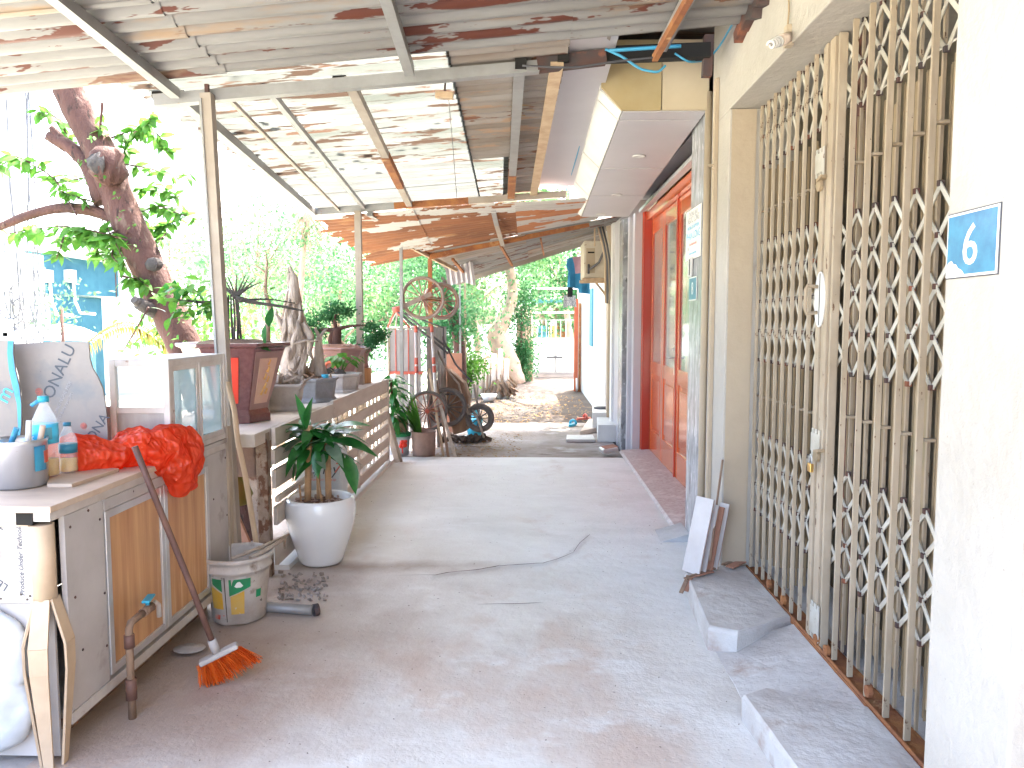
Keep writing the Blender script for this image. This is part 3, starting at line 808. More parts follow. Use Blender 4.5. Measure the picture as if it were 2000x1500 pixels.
pts = [(-.92, -.92)] + [(x, y) for x, y in pts] + [(-.3, -.92)]
MB().prism([(x * hw * .96, y * hh * .96) for x, y in [(-.93, -.92), (-.93, -.60), (-.85, -.5), (-.74, -.47), (-.66, -.58), (-.55, -.60), (-.46, -.72), (-.3, -.80), (-.2, -.92)]], (WALLX - .0068, yc, zc), (0, -1, 0), (0, 0, 1), (-.0006, 0, 0)).build('chip', m_digit, sg)
text('6', m_digit, sg, (WALLX - .0072, yc, zc - hh * .62), (0, -1, 0), (0, 0, 1), hh * 1.75, .0008, name='digit', align='CENTER', sx=1.0)
# bulb on the wall
q = W(1515, 68, X=WALLX - .06)
bl = thing('bulb', q, 'dead spiral bulb in its holder on the wall above the gate', 'bulb')
w0 = W(1543, 72, X=WALLX); e = W(1492, 92, X=WALLX - .14)
sdir = (Vector(e) - Vector(w0)).normalized()
MB().box((w0.x - .02, w0.y - .02, w0.z - .04), (w0.x + .01, w0.y + .02, w0.z + .045)).build('holder_base', m_plaster_warm, bl)
m = MB(); m.tube([w0, w0 + sdir * .07], .024, 14); m.build('holder', m_brown_stick if False else m_bulb, bl)
sp = []
u_ = sdir.cross(Vector((0, 0, 1))).normalized(); v_ = sdir.cross(u_)
for i in range(60):
    t = i / 59; an = t * 2 * PI * 4
    sp.append(w0 + sdir * (.075 + t * .075) + u_ * math.cos(an) * .018 * (1 - .3 * t) + v_ * math.sin(an) * .018 * (1 - .3 * t))
MB().tube(sp, .006, 6).build('spiral_tube', m_white, bl)
MB().tube([w0 + Vector((-.012, 0, .03)), W(1541, 20, X=WALLX - .01), W(1538, -120, X=WALLX - .01)], .004, 6).build('cord', m_gate_sheet, bl)

# ================================================================== HOUSE 8 (door)
h8 = thing('house', (1.09, 7.0, 0), 'house with grey marble columns, red wooden doors and a white soffit box', 'house')
MB().box((1.50, 4.74, 2.90), (8, 9.62, 6.2)).build('upper_wall', m_plaster, h8)
MB().box((1.42, 4.75, -.1), (1.50, 9.62, 2.90)).build('back_wall', m_plaster_warm, h8)
MB().box((WALLX + .002, 4.92, -.05), (1.42, 5.33, 2.90)).build('marble_column', m_marble, h8, bevel=.003)
MB().box((WALLX + .03, 4.75, -.05), (1.40, 4.915, 2.90)).build('infill_wall', m_plaster, h8)
MB().tube([(WALLX + .004, 4.86, 0), (WALLX + .004, 4.86, 2.9)], .022, 10).build('drain_pipe', m_plaster_warm, h8)
MB().box((WALLX + .002, 9.16, -.05), (1.42, 9.52, 2.70)).build('marble_column', m_marble, h8, bevel=.003)
MB().box((WALLX + .05, 8.98, -.05), (1.40, 9.10, 2.70)).build('grey_panel', m_panelw, h8)
MB().box((WALLX + .09, 8.80, -.05), (1.40, 8.975, 2.72)).build('side_panel', m_panelw, h8)
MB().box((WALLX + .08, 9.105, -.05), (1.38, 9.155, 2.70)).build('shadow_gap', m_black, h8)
for i, (x, z) in enumerate(((1.22, 2.72), (1.26, 2.755), (1.30, 2.80), (1.34, 2.84))):
    MB().box((x, 5.335, z), (x + .06, 8.79, z + .035 + i * .004)).build('lintel_moulding', m_plaster_warm if i % 2 else m_panelw, h8)
MB().box((1.18, 5.335, 2.86), (1.42, 8.79, 2.96)).build('lintel', m_panelw, h8)
# red frame
fr = MB().box((1.27, 8.70, .04), (1.41, 8.79, 2.72)); fr.build('door_jamb', m_door_dark, h8)
MB().box((1.262, 8.76, .04), (1.30, 8.795, 2.72)).build('jamb_trim', m_door, h8)
MB().box((1.30, 5.34, 2.62), (1.42, 8.70, 2.715)).build('door_head', m_door, h8)
DX = 1.355
def leaf_door(y0, y1, glassmat=m_glass_dark, handle=False):
    y0, y1 = min(y0, y1), max(y0, y1)
    m = MB(); zt = 2.615; st = .085
    m.box((DX, y0, .05), (DX + .04, y0 + st, zt)); m.box((DX, y1 - st, .05), (DX + .04, y1, zt))
    for z0, z1 in ((.05, .30), (.92, 1.06), (2.46, zt)): m.box((DX + .0008, y0 + st, z0), (DX + .0392, y1 - st, z1))
    d = m.build('door_leaf', m_door, h8, bevel=.004)
    MB().box((DX + .014, y0 + st, .30), (DX + .028, y1 - st, .92)).build('panel', m_door, d)
    MB().box((DX + .006, y0 + st + .05, .35), (DX + .014, y1 - st - .05, .87)).build('raised_field', m_door, d, bevel=.004)
    MB().box((DX + .016, y0 + st, 1.06), (DX + .022, y1 - st, 2.46)).build('glass_pane', glassmat, d)
    m = MB()
    for a, b_ in (((y0 + st), (y0 + st + .014)), ((y1 - st - .014), (y1 - st))): m.box((DX + .004, a, 1.06), (DX + .016, b_, 2.46))
    m.build('glazing_bead', m_door_dark, d)
    if handle:
        hm = MB(); yy = y0 + .045
        hm.box((DX - .006, yy - .02, 1.0), (DX, yy + .02, 1.28)); hm.tube([(DX - .006, yy, 1.16), (DX - .05, yy, 1.16), (DX - .055, yy + .10, 1.16)], .009, 8)
        hm.tube([(DX - .006, yy, 1.24), (DX - .02, yy, 1.24)], .012, 10)
        hm.build('handle', m_alu, d)
    return d
leaf_door(7.93, 8.68); leaf_door(7.16, 7.92, handle=True); leaf_door(6.36, 7.13); leaf_door(5.56, 6.35)
MB().box((DX - .012, 7.125, .05), (DX + .002, 7.165, 2.61)).build('meeting_strip', m_door_dark, h8)
m = MB(); m.prism([(1.03, .004), (1.425, .004), (1.425, .05), (1.36, .05), (1.05, .028)], (0, 5.335, 0), (1, 0, 0), (0, 0, 1), (0, 3.44, 0)); m.build('door_sill', m_granite, h8)
m = MB(); q = W(1320, 1052, z=0); m.prism([(.90, .0), (1.09, .0), (1.09, .055)], (0, 5.16, 0.002), (1, 0, 0), (0, 0, 1), (0, .30, 0)); m.build('cement_wedge', m_cement_light, h8)
# soffit box
def sz(y): return 2.79 - (y - 4.85) * .038
Y0, Y1 = 4.85, 8.62
xo, xi, xb = .43, .56, 1.09
cuts = [Y0, 5.02, 6.10, 7.05, Y1 - .02]
g = .011
cuts = [4.87, 5.05, 6.35, 7.45, 8.60]
for a, c in zip(cuts, cuts[1:]):
    m = MB(); a2, c2 = a + g, c - g
    vs = [(xi + g, a2, sz(a2)), (xb - g, a2, sz(a2)), (xb - g, c2, sz(c2)), (xi + g, c2, sz(c2))]
    vs += [(x, y, z + .01) for x, y, z in vs]
    m.add(vs, [(0, 3, 2, 1), (4, 5, 6, 7), (0, 1, 5, 4), (1, 2, 6, 5), (2, 3, 7, 6), (3, 0, 4, 7)]); m.build('soffit_panel', m_panelw, h8)
    m = MB(); vs = [(xo, a2, sz(a2) + .13), (xi, a2, sz(a2) + .003), (xi, c2, sz(c2) + .003), (xo, c2, sz(c2) + .13)]
    vs += [(x + .01, y, z + .008) for x, y, z in vs]
    m.add(vs, [(0, 1, 2, 3), (7, 6, 5, 4), (0, 4, 5, 1), (1, 5, 6, 2), (2, 6, 7, 3), (3, 7, 4, 0)]); m.build('bevel_panel', m_white, h8)
    m = MB(); m.box((xo - .001, a2, 0), (xo + .010, c2, .30)); m.v = [(x, y, z + sz(y) + .136) for x, y, z in m.v]; m.build('fascia_panel', m_white, h8)
m = MB(); m.prism([(xo + .012, sz(Y0) + .14), (xi + .006, sz(Y0) + .012), (xb, sz(Y0) + .012), (xb, sz(Y0) + .42), (xo + .012, sz(Y0) + .42)], (0, Y0 + .03, 0), (1, 0, 0), (0, 0, 1), (0, Y1 - Y0 - .05, 0))
m.v = [(x, y, z - (.142 if y > 8 else 0) + .012) for x, y, z in m.v]; m.build('soffit_core', m_cable, h8)
m = MB(); m.prism([(xo + .004, sz(Y0) + .14), (xi, sz(Y0) + .002), (.80, sz(Y0) + .002), (.80, sz(Y0) + .42), (xo + .004, sz(Y0) + .42)], (0, Y0 - .004, 0), (1, 0, 0), (0, 0, 1), (0, .02, 0)); m.build('end_board', m_ply, h8)
m = MB(); m.prism([(.806, sz(Y0) + .002), (xb, sz(Y0) + .002), (xb, sz(Y0) + .42), (.806, sz(Y0) + .42)], (0, Y0 - .004, 0), (1, 0, 0), (0, 0, 1), (0, .02, 0)); m.build('end_board', m_ply2, h8)
for px, py in ((1248, 303), (1205, 377), (1174, 416)):
    q = W(px, py, z=sz(5.8 if px > 1230 else (7.0 if px > 1190 else 8.1)))
    q.z = sz(q.y) - .002
    m = MB(); m.lathe(q, [(.030, .004), (.046, .003), (.052, 0), (.050, -.004), (.040, -.006), (.034, -.001), (.0, -.001)], 24); m.build('downlight', m_white, h8)
# notice sheet and small plate on the marble
nx = WALLX - .001
a = W(1341, 430, X=nx); c = W(1369, 495, X=nx)
nt = thing('notice', (nx, (a.y + c.y) / 2, a.z), 'white printed notice stuck on the marble column by the red doors', 'notice')
zt_, zb_ = W(1368, 398, X=nx).z, W(1368, 500, X=nx).z
MB().box((nx - .003, c.y, zb_), (nx, a.y, zt_)).build('sheet', m_digit, nt)
def line(s, f, size, mat, al=.5):
    yy = a.y - (a.y - c.y) * al
    text(s, mat, nt, (nx - .0034, yy, zt_ - (zt_ - zb_) * f), (0, -1, 0), (0, 0, 1), size, .0003, name='lettering', align='CENTER')
wN = (a.y - c.y)
line('THÔNG BÁO', .14, .045, m_ink_grey); line('NGOC LONG', .27, .060, m_ink_grey); line('PHÒNG KHÁM NHA', .40, .04, m_ink_blue)
line('PHAN LONG', .60, .075, m_ink_blue); line('Dia chi lien he tai day', .72, .026, m_ink_red); line('Tel:', .80, .03, m_ink_grey, .2); line('xin cam on quy khach', .90, .026, m_ink_blue)
q = W(1352, 523, X=nx)
bell = thing('door_bell', q, 'small white doorbell between the notice and the plate', 'doorbell')
MB().box((nx - .02, q.y - .025, q.z - .06), (nx, q.y + .05, q.z + .07)).build('case', m_white, bell, bevel=.006)
MB().box((nx - .024, q.y - .02, q.z - .05), (nx - .02, q.y - .002, q.z + .055)).build('dark_face', m_wire_dark, bell)
a8 = W(1347, 565, X=nx); c8 = W(1361, 565, X=nx); zt8, zb8 = W(1354, 541, X=nx).z, W(1354, 587, X=nx).z
s8 = thing('number_plate', (nx, (a8.y + c8.y) / 2, (zt8 + zb8) / 2), 'small blue plate with a white 8 on the marble column', 'number plate')
MB().box((nx - .004, c8.y, zb8), (nx, a8.y, zt8)).build('white_rim', m_digit, s8)
MB().box((nx - .006, c8.y + .008, zb8 + .008), (nx - .004, a8.y - .008, zt8 - .008)).build('blue_field', m_blue_plate, s8)
text('8', m_digit, s8, (nx - .0065, (a8.y + c8.y) / 2, zb8 + (zt8 - zb8) * .26), (0, -1, 0), (0, 0, 1), (zt8 - zb8) * .75, .0006, name='digit', align='CENTER')

# ================================================================== HOUSES BEYOND
h10 = thing('house', (1.09, 12, 0), 'narrow pale blue washed house beyond the red doors, blue shutter', 'house')
MB().box((1.10, 9.56, -.1), (5, 10.1, 3.4)).build('wall', m_panelw, h10)
MB().box((1.07, 10.1, -.1), (5, 10.32, 3.5)).build('white_pier', m_white, h10)
MB().box((1.16, 10.32, -.1), (5, 11.4, 3.3)).build('stained_wall', m_pinkwall, h10)
MB().box((1.12, 11.4, -.1), (5, 11.75, 3.4)).build('white_pier', m_white, h10)
MB().box((1.15, 11.75, -.1), (5, 17.5, 3.3)).build('pale_wall', m_paint_pale, h10)
MB().tube([(1.09, 10.55, 0), (1.09, 10.55, 2.6), (1.03, 10.5, 2.9)], .035, 10).build('drain_pipe', m_plaster_warm, h10)
MB().tube([(1.11, 10.9, 0), (1.11, 10.9, 3.1)], .03, 8).build('drain_pipe', m_pinkwall, h10)
a = W(1151, 590, X=1.14); c = W(1156, 690, X=1.14)
MB().box((1.12, 14.0, 1.05), (1.15, 14.6, 2.1)).build('shutter', m_shutter, h10)
MB().box((1.08, 17.5, -.1), (5, 17.7, 3.0)).build('end_pier', m_far_white, h10)
pb = W(1132, 756, z=-.05)
rp = thing('rusty_post', (1.0, 17.2, -.05), 'tall orange rusty steel post at the end of the pale house', 'post')
MB().box((.98, 17.1, -.05), (1.07, 17.2, 2.0)).build('upright', m_far_red, rp)
MB().tube([(1.10, 17.0, -.05), (1.10, 17.0, 1.9)], .03, 8).build('side_pipe', m_rust, rp)
MB().tube([(1.03, 16.95, .25), (1.03, 16.85, .05), (1.03, 16.9, -.03)], .02, 6).build('spout', m_white, rp)

# steps of house 10
def slab(name, pts_px, z, h, mat, label, cat, y=None):
    P = [W(px, py, z=z + h) for px, py in pts_px]
    cx = sum(p.x for p in P) / len(P); cy = sum(p.y for p in P) / len(P)
    m = MB(); m.prism([(p.x, p.y) for p in P], (0, 0, z), (1, 0, 0), (0, 1, 0), (0, 0, h))
    o = m.build(name, mat, bevel=.004); tag(o, label, cat); return rebase(o, (cx, cy, z))
slab('entry_step', ((1168, 830), (1207, 830), (1207, 815), (1166, 815)), -.035, .22, m_white, 'white cement entry step beside the marble strip', 'step')
slab('entry_step', ((1157, 806), (1196, 806), (1194, 790), (1157, 790)), -.035, .27, m_white, 'second pale entry step with a dark metal ring on top', 'step')
slab('small_ramp', ((1133, 842), (1166, 835), (1166, 818), (1150, 818)), -.035, .06, m_pinkwall, 'small pink cement ramp leaning on the entry step', 'ramp')
slab('loose_tile', ((1106, 858), (1162, 858), (1158, 849), (1107, 849)), -.03, .035, m_tile, 'white floor tile lying flat before the entry steps', 'tile')
q = W(1192, 882, z=.01)
fl = thing('foil_bundle', (q.x, q.y, .0), 'crumpled foil wrapped bundle at the corner of the cement floor', 'bundle')
m = MB(); m.rbox((q.x - .02, q.y, .035), (.19, .16, .05), (0.06, -.1, .2)); m.build('wrapped_block', m_alu, fl, bevel=.012)
m = MB(); m.rbox((q.x - .01, q.y + .02, .064), (.16, .14, .006), (0.06, -.1, .3)); m.build('board_piece', m_terracotta, fl)
for (px, py, mat, lab, rz) in ((1118, 830, m_plastic_blue, 'blue slipper lying before the entry step', 1.2), (1140, 818, m_red_tape, 'red slipper lying beside the blue one', .5)):
    q = W(px, py, z=-.02)
    s = thing('slipper', (q.x, q.y, -.03), lab, 'slipper')
    m = MB(); N = 16; o2 = []
    for i in range(N):
        a_ = 2 * PI * i / N; o2.append((math.cos(a_) * .13, math.sin(a_) * (.048 + .008 * math.cos(a_))))
    ca, sa = math.cos(rz), math.sin(rz)
    m.prism([(x * ca - y * sa, x * sa + y * ca) for x, y in o2], (q.x, q.y, -.03), (1, 0, 0), (0, 1, 0), (0, 0, .03)); m.build('sole', mat, s)
    st = [Vector((ca * .03 - sa * v_ * 1, sa * .03 + ca * v_, w_)) for v_, w_ in ((-.05, .0), (-.035, .045), (0, .06), (.035, .045), (.05, .0))]
    MB().tube([Vector((q.x, q.y, -.01)) + p for p in st], .02, 6).build('strap', mat, s)
q = W(1176, 798, z=.235)
rg = thing('metal_ring', q, 'dark metal ring lying on the second entry step', 'ring')
MB().tube(ring((q.x, q.y, .245), (0, 0, 1), .11, 24), .014, 6, closed=True).build('hoop', m_wire_dark, rg)
MB().tube([(q.x - .1, q.y, .245), (q.x + .1, q.y, .245)], .01, 6).build('spoke', m_wire_dark, rg)

# air conditioner on bracket
q = W(1166, 508, Y=10.9)
ac = thing('air_conditioner', (.9, 10.9, q.z), 'beige outdoor air conditioner unit on a wooden bracket high on the wall', 'air conditioner')
al_, ar_ = W(1141, 470, Y=10.6), W(1171, 542, Y=10.6)
MB().box((al_.x, 10.6, ar_.z), (1.06, 11.3, al_.z)).build('case', m_ac, ac, bevel=.01)
MB().box((al_.x + .03, 10.594, ar_.z + .06), (al_.x + .15, 10.602, al_.z - .1)).build('side_cover', m_plaster_warm, ac)
MB().box((al_.x + .05, 10.588, al_.z - .17), (al_.x + .14, 10.595, al_.z - .15)).build('grip_slot', m_black, ac)
MB().tube([(al_.x + .06, 10.58, ar_.z + .10), (al_.x + .2, 10.56, ar_.z + .2), (1.0, 10.56, al_.z - .15), (1.06, 10.5, al_.z - .1)], .016, 8).build('pipe', m_cable, ac)
MB().tube([(al_.x + .06, 10.58, ar_.z + .18), (al_.x + .06, 10.57, ar_.z + .05)], .014, 8).build('valve', m_wire_dark, ac)
for y_ in (10.58, 11.2): MB().box((al_.x - .02, y_, ar_.z - .045), (1.1, y_ + .07, ar_.z - .005)).build('bracket', m_wood_stick, ac)
MB().bar((1.09, 10.62, ar_.z - .30), (al_.x + .15, 10.62, ar_.z - .05), .03, .03).build('strut', m_wood_stick, ac)
# tangle of pipes beside it
pp = thing('wall_pipes', (1.05, 10.3, 2.2), 'tangled pale pipes and cloth wound round a bracket beside the air conditioner', 'pipes')
for i in range(5):
    x = 1.0 + .02 * i; m = MB()
    m.tube([(x - .1, 10.35, 2.75), (x - .04, 10.3, 2.5), (x, 10.34, 2.3), (x + .01 * i, 10.3, 2.0 - .1 * i), (x + .02, 10.4, 1.75)], .014 + .003 * (i % 2), 7)
    m.build('pipe', [m_wood_stick, m_cable, m_plaster_warm, m_wire_dark, m_ac][i], pp)
MB().tube([(.86, 10.4, 2.5), (.86, 10.4, 2.85)], .012, 6).build('hanger', m_wood_stick, pp)

# clothes on a line
cl = thing('clothes_line', (.8, 12.0, 2.3), 'thin line carrying the washing beside the air conditioner', 'clothes line')
MB().tube([(.42, 13.6, 2.45), (.7, 12.4, 2.42), (1.12, 11.6, 2.48)], .006, 5).build('cord', m_wire_dark, cl)
def garment(name, outline, Y, mat, label, thick=.02):
    P = [W(px, py, Y=Y) for px, py in outline]
    cx = sum(p.x for p in P) / len(P); top = max(p.z for p in P)
    m = MB(); m.prism([(p.x, p.z) for p in P], (0, Y, 0), (1, 0, 0), (0, 0, 1), (0, thick, 0))
    o = m.build(name, mat)
    bm = bmesh.new(); bm.from_mesh(o.data)
    bmesh.ops.triangulate(bm, faces=bm.faces); bmesh.ops.subdivide_edges(bm, edges=bm.edges, cuts=3, use_grid_fill=True)
    for v in bm.verts: v.co.y += .03 * math.sin(v.co.x * 38 + v.co.z * 3) * min(1, (top - v.co.z) * 3)
    bm.to_mesh(o.data); bm.free()
    tag(o, label, 'clothing', 'washing on the line'); rebase(o, (cx, Y, top)); return o
garment('blue_shirt', ((1108, 505), (1122, 502), (1128, 512), (1127, 528), (1152, 534), (1152, 574), (1131, 572), (1130, 564), (1108, 560), (1110, 530), (1106, 520)), 11.9, m_blue_cloth, 'deep blue shirt hanging on the line under the awning')
garment('mauve_shirt', ((1118, 502), (1142, 500), (1142, 533), (1124, 534), (1122, 516)), 11.75, m_pink_cloth, 'mauve top hanging in front of the blue shirt')
garment('black_sock', ((1109, 561), (1119, 561), (1118, 580), (1108, 580)), 11.95, m_black_cloth, 'black sock hanging below the blue shirt')
garment('checked_shorts', ((1101, 577), (1124, 577), (1126, 600), (1113, 597), (1100, 601)), 12.1, m_check_cloth, 'grey patterned shorts hanging lowest on the line')

# far gate and mesh fence
GY = 21.5
fg = thing('yard_gate', (.4, GY, -.05), 'white double leaf sheet metal gate at the end of the path', 'gate')
gl, gm, gr_ = W(1040, 730, Y=GY).x, W(1085, 730, Y=GY).x, W(1134, 730, Y=GY).x
zb = W(1085, 729, Y=GY).z; zs = W(1085, 661, Y=GY).z; zt = W(1085, 626, Y=GY).z; zT = W(1085, 565, Y=GY).z
for x0, x1 in ((gl, gm), (gm, gr_)):
    MB().box((x0 + .03, GY, zb + .04), (x1 - .03, GY + .02, zs)).build('sheet_panel', m_far_white, fg)
    fm = MB()
    for x in (x0 + .015, x1 - .015): fm.box((x - .015, GY - .01, zb), (x + .015, GY + .03, zt))
    for z in (zb, zs, zt): fm.box((x0, GY - .012, z), (x1, GY + .028, z + .03))
    fm.build('leaf_frame', m_steel, fg)
    n = 5
    for i in range(1, n): x = x0 + (x1 - x0) * i / n; MB().box((x - .008, GY, zs + .03), (x + .008, GY + .016, zt)).build('bar', m_white, fg)
MB().box((gm - .25, GY - .03, zs - .55), (gm + .2, GY, zs - .50)).build('bolt', m_wire_dark, fg)
for x in (gl - .06, gr_ + .02): MB().box((x - .03, GY - .03, zb), (x + .03, GY + .03, zT)).build('gate_post', m_far_white, fg)
MB().box((gl - .1, GY - .02, zT), (gr_ + .1, GY + .02, zT + .05)).box((gl - .03, GY - .02, W(1085, 612, Y=GY).z), (gr_, GY + .02, W(1085, 608, Y=GY).z)).build('top_rail', m_far_white, fg)
mf = thing('mesh_fence', (-.9, GY, 0), 'tall wire mesh fence standing left of the white yard gate', 'fence')
x0, x1 = W(970, 565, Y=GY).x, gl - .06
m = MB()
for i in range(int((x1 - x0) / .09) * 2 + 20):
    x = x0 - 1.5 + i * .09
    for s in (1, -1):
        a_ = Vector((x, GY, zt - .6)); b_ = Vector((x + s * (zT - zt + .6), GY, zT))
        for P in ((a_, b_),):
            lo = max(x0, min(a_.x, b_.x)); hi = min(x1, max(a_.x, b_.x))
            if hi - lo < .05: continue
            f = lambda X: a_.z + (X - a_.x) / (b_.x - a_.x) * (b_.z - a_.z)
            m.bar((lo, GY, f(lo)), (hi, GY, f(hi)), .008, .008)
m.build('wire_mesh', m_mesh, mf, kind='stuff')
for x in (x0, (x0 + x1) / 2, x1 - .04): MB().box((x - .02, GY - .02, -.05), (x + .02, GY + .02, zT)).build('post', m_far_white, mf)
MB().box((x0, GY - .02, zT), (x1, GY + .02, zT + .04)).build('rail', m_far_white, mf)
MB().box((x0, GY - .018, zt - .64), (x1, GY + .018, zt - .60)).build('rail', m_far_white, mf)
# stall colours behind the gate
st = thing('street_stall', (.6, 27, -.5), 'street stall with a blue awning and bright goods beyond the yard gate', 'stall')
MB().box((-.4, 27, -.6), (2.0, 28, .9)).build('counter', m_far_white, st)
for i, mt in enumerate((m_leaf_yellow, m_pink, m_shutter, m_gold, m_rust, m_leaf_far)):
    MB().rbox((-.3 + .38 * i, 26.9, 1.15), (.30, .25, .42), (0, 0, i * .3)).build('goods', mt, st, bevel=.03)
MB().prism([(-.9, 2.08), (-.75, 2.2), (1.9, 2.32), (2.1, 2.2)], (0, 26.2, 0), (1, 0, 0), (0, 0, 1), (0, 1.6, 0)).build('blue_awning', m_shutter, st)
MB().box((.9, 27.8, .9), (2.0, 27.9, 2.0)).build('brown_back', m_brown_board, st)
# ================================================================== AWNINGS
SK = -.040      # the awning frames are skewed a little: x shift per metre of depth
def corr(name, mat, parent, fn, y0, y1, xl, xr, period=.112, amp=.016, nx=6, seg=8, jag=0.0, seed=0):
    """corrugated sheet, ribs along x. fn(x,y)->z ; xl/xr functions of y"""
    ny = max(2, int((y1 - y0) / period * seg))
    vs = []; fs = []
    for j in range(ny + 1):
        y = y0 + (y1 - y0) * j / ny
        a, b_ = xl(y), xr(y)
        if jag: a += jag * (noise.noise(Vector((math.floor(y / period * 2) * .73, seed, 0))) + .5 * noise.noise(Vector((y * 2.1, seed + 5, 0))))
        ph = 2 * PI * y / period
        w = amp * max(-1, min(1, 1.4 * math.sin(ph)))
        for i in range(nx + 1):
            x = a + (b_ - a) * i / nx
            vs.append((x, y, fn(x, y) + w + .004 * noise.noise(Vector((x * 1.5, y * 2, seed)))))
    for j in range(ny):
        for i in range(nx):
            k = j * (nx + 1) + i; fs.append((k, k + 1, k + nx + 2, k + nx + 1))
    return MB().add(vs, fs, True).build(name, mat, parent)

def r1(x, y): return 2.915 + .085 * x - .040 * (y - 4.0)
aw1 = thing('awning', (-1.7, 3.0, 2.7), 'nearest awning of grey corrugated sheets with rust patches and holes', 'awning')
edges = [-3.4, -2.25, -.95, .35, 1.22]
for i, (a, c) in enumerate(zip([.95, 2.2, 3.2], [2.25, 3.25, 4.02])):
    for j, (xa, xc) in enumerate(((-3.05, -1.55), (-1.6, .25), (.2, 1.085))):
        corr('corrugated_sheet', m_zinc, aw1, lambda x, y, k=(i % 2) * .004 + (j % 2) * .005: r1(x, y) + k, a, c + (.03 * j if i == 2 else 0), lambda y, xa=xa: xa, lambda y, xc=xc: xc, nx=5, seed=i * 3 + j)
def run(name, mat, parent, p0, p1, w=.045, h=.045, **kw): return MB().bar(p0, p1, w, h, **kw).build(name, mat, parent)
def purlin1(px, py, mat, w=.05, off=.045):
    e = W(px, py, Y=4.14); X = e.x
    p = Vector((X, 4.14, r1(X, 4.14) - off)); q = Vector((X - SK * 2.8, 1.35, r1(X - SK * 2.8, 1.35) - off))
    return run('rafter', mat, aw1, p, q, w, .05)
purlin1(342, 180, m_steel); purlin1(800, 142, m_steel)
purlin1(1293, 118, m_steel, .045); 
e = W(1280, 125, Y=4.2)
run('rafter', m_rust, aw1, (e.x, 4.22, r1(e.x, 4.2) - .07), (e.x - SK * 3 + .06, 1.2, r1(e.x, 1.2) - .05), .03, .035)
# jagged dark flashing against the wall
m = MB()
for i in range(26):
    y = 1.3 + i * .11; m.rbox((1.07, y, r1(1.07, y) - .02 - .02 * random.random()), (.05, .13, .05 + .03 * random.random()), (random.uniform(-.3, .3), random.uniform(-.4, .4), 0))
m.build('torn_flashing', m_rust_dark, aw1, kind='stuff')

# crossbeams + posts
bL = W(303, 198, Y=4.20); bM = W(1052, 131, Y=4.30); bR = W(1386, 100, Y=4.34)
run('crossbeam', m_steel, aw1, bL, bM, .06, .06)
run('crossbeam', m_rust_dark, aw1, bM + Vector((-.01, .004, .01)), W(1182, 112, Y=4.33), .075, .07)
run('crossbeam', m_black, aw1, W(1176, 108, Y=4.36), bR, .07, .075)
run('crossbeam', m_rust_dark, aw1, W(1384, 70, Y=4.36), W(1380, 150, Y=4.36), .05, .05)
for px, py in ((662, 158), (1017, 122), (310, 182), (1100, 108)):
    q = W(px, py, Y=4.26); MB().box((q.x - .03, q.y - .02, q.z - .035), (q.x + .03, q.y + .04, q.z + .05)).build('packing_block', m_black, aw1)
pt = W(405, 195, Y=4.15); pbm = W(462, 1095, Y=4.15)
run('post', m_steel_warm, aw1, (pt.x, 4.15, pt.z + .03), (pbm.x, 4.15, 0), .058, .058, up=(0, 1, 0))
run('post_flange', m_steel, aw1, (pt.x - .024, 4.118, pt.z + .0), (pbm.x - .024, 4.118, 0), .012, .01, up=(0, 1, 0))
MB().rbox((pt.x, 4.15, pt.z + .05), (.02, .02, .06)).build('bolt', m_rust_dark, aw1)

# --- second bay: translucent and worn sheets
def r2(x, y):
    zl = 2.74 - (y - 4.2) * .0405; return zl + (x + 1.95) * .074 + .03
aw2 = thing('awning', (-1.8, 5.9, 2.7), 'second awning of bright translucent sheets littered with leaves', 'awning')
bays = [(3.98, 4.72, 0), (4.71, 5.52, 1), (5.51, 6.32, 0), (6.31, 7.02, 2), (7.01, 7.72, 2)]
for i, (a, c, kd) in enumerate(bays):
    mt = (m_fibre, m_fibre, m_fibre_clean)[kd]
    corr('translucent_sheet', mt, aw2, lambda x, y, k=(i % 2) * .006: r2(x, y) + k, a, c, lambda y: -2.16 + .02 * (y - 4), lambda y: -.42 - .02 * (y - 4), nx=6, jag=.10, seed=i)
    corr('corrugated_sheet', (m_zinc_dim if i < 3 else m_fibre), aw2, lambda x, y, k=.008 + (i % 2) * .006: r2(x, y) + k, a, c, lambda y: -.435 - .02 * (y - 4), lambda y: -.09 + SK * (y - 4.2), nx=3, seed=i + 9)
    corr('corrugated_sheet', m_zinc_dim, aw2, lambda x, y, k=.014 + (i % 2) * .006: r2(x, y) + k, a, c, lambda y: -.13 + SK * (y - 4.2), lambda y: .20 + SK * (y - 4.2), nx=3, seed=i + 19)
# flat white sheet next to the soffit
m = MB(); xa = lambda y: .16 + SK * (y - 4.2); xc = lambda y: .46
vs = []
for y in (4.0, 5.9, 7.75): vs += [(xa(y), y, r2(xa(y), y) + .035), (xc(y), y, r2(xc(y), y) + .035)]
vs2 = [(x, y, z + .006) for x, y, z in vs]
m.add(vs + vs2, [(0, 1, 3, 2), (2, 3, 5, 4), (6, 8, 9, 7), (8, 10, 11, 9), (0, 6, 7, 1), (4, 5, 11, 10), (0, 2, 8, 6), (2, 4, 10, 8), (1, 7, 9, 3), (3, 9, 11, 5)])
m.build('flat_sheet', m_panelw, aw2)
MB().box((.40, 3.7, 3.30), (1.6, 9.6, 3.32)).build('sun_block_sheet', m_zinc_dim, aw2)  # sheets added above the soffit to keep leaking sun off the floor
MB().box((.40, 3.72, 2.98), (.42, 9.6, 3.30)).build('sun_block_sheet', m_zinc_dim, aw2)
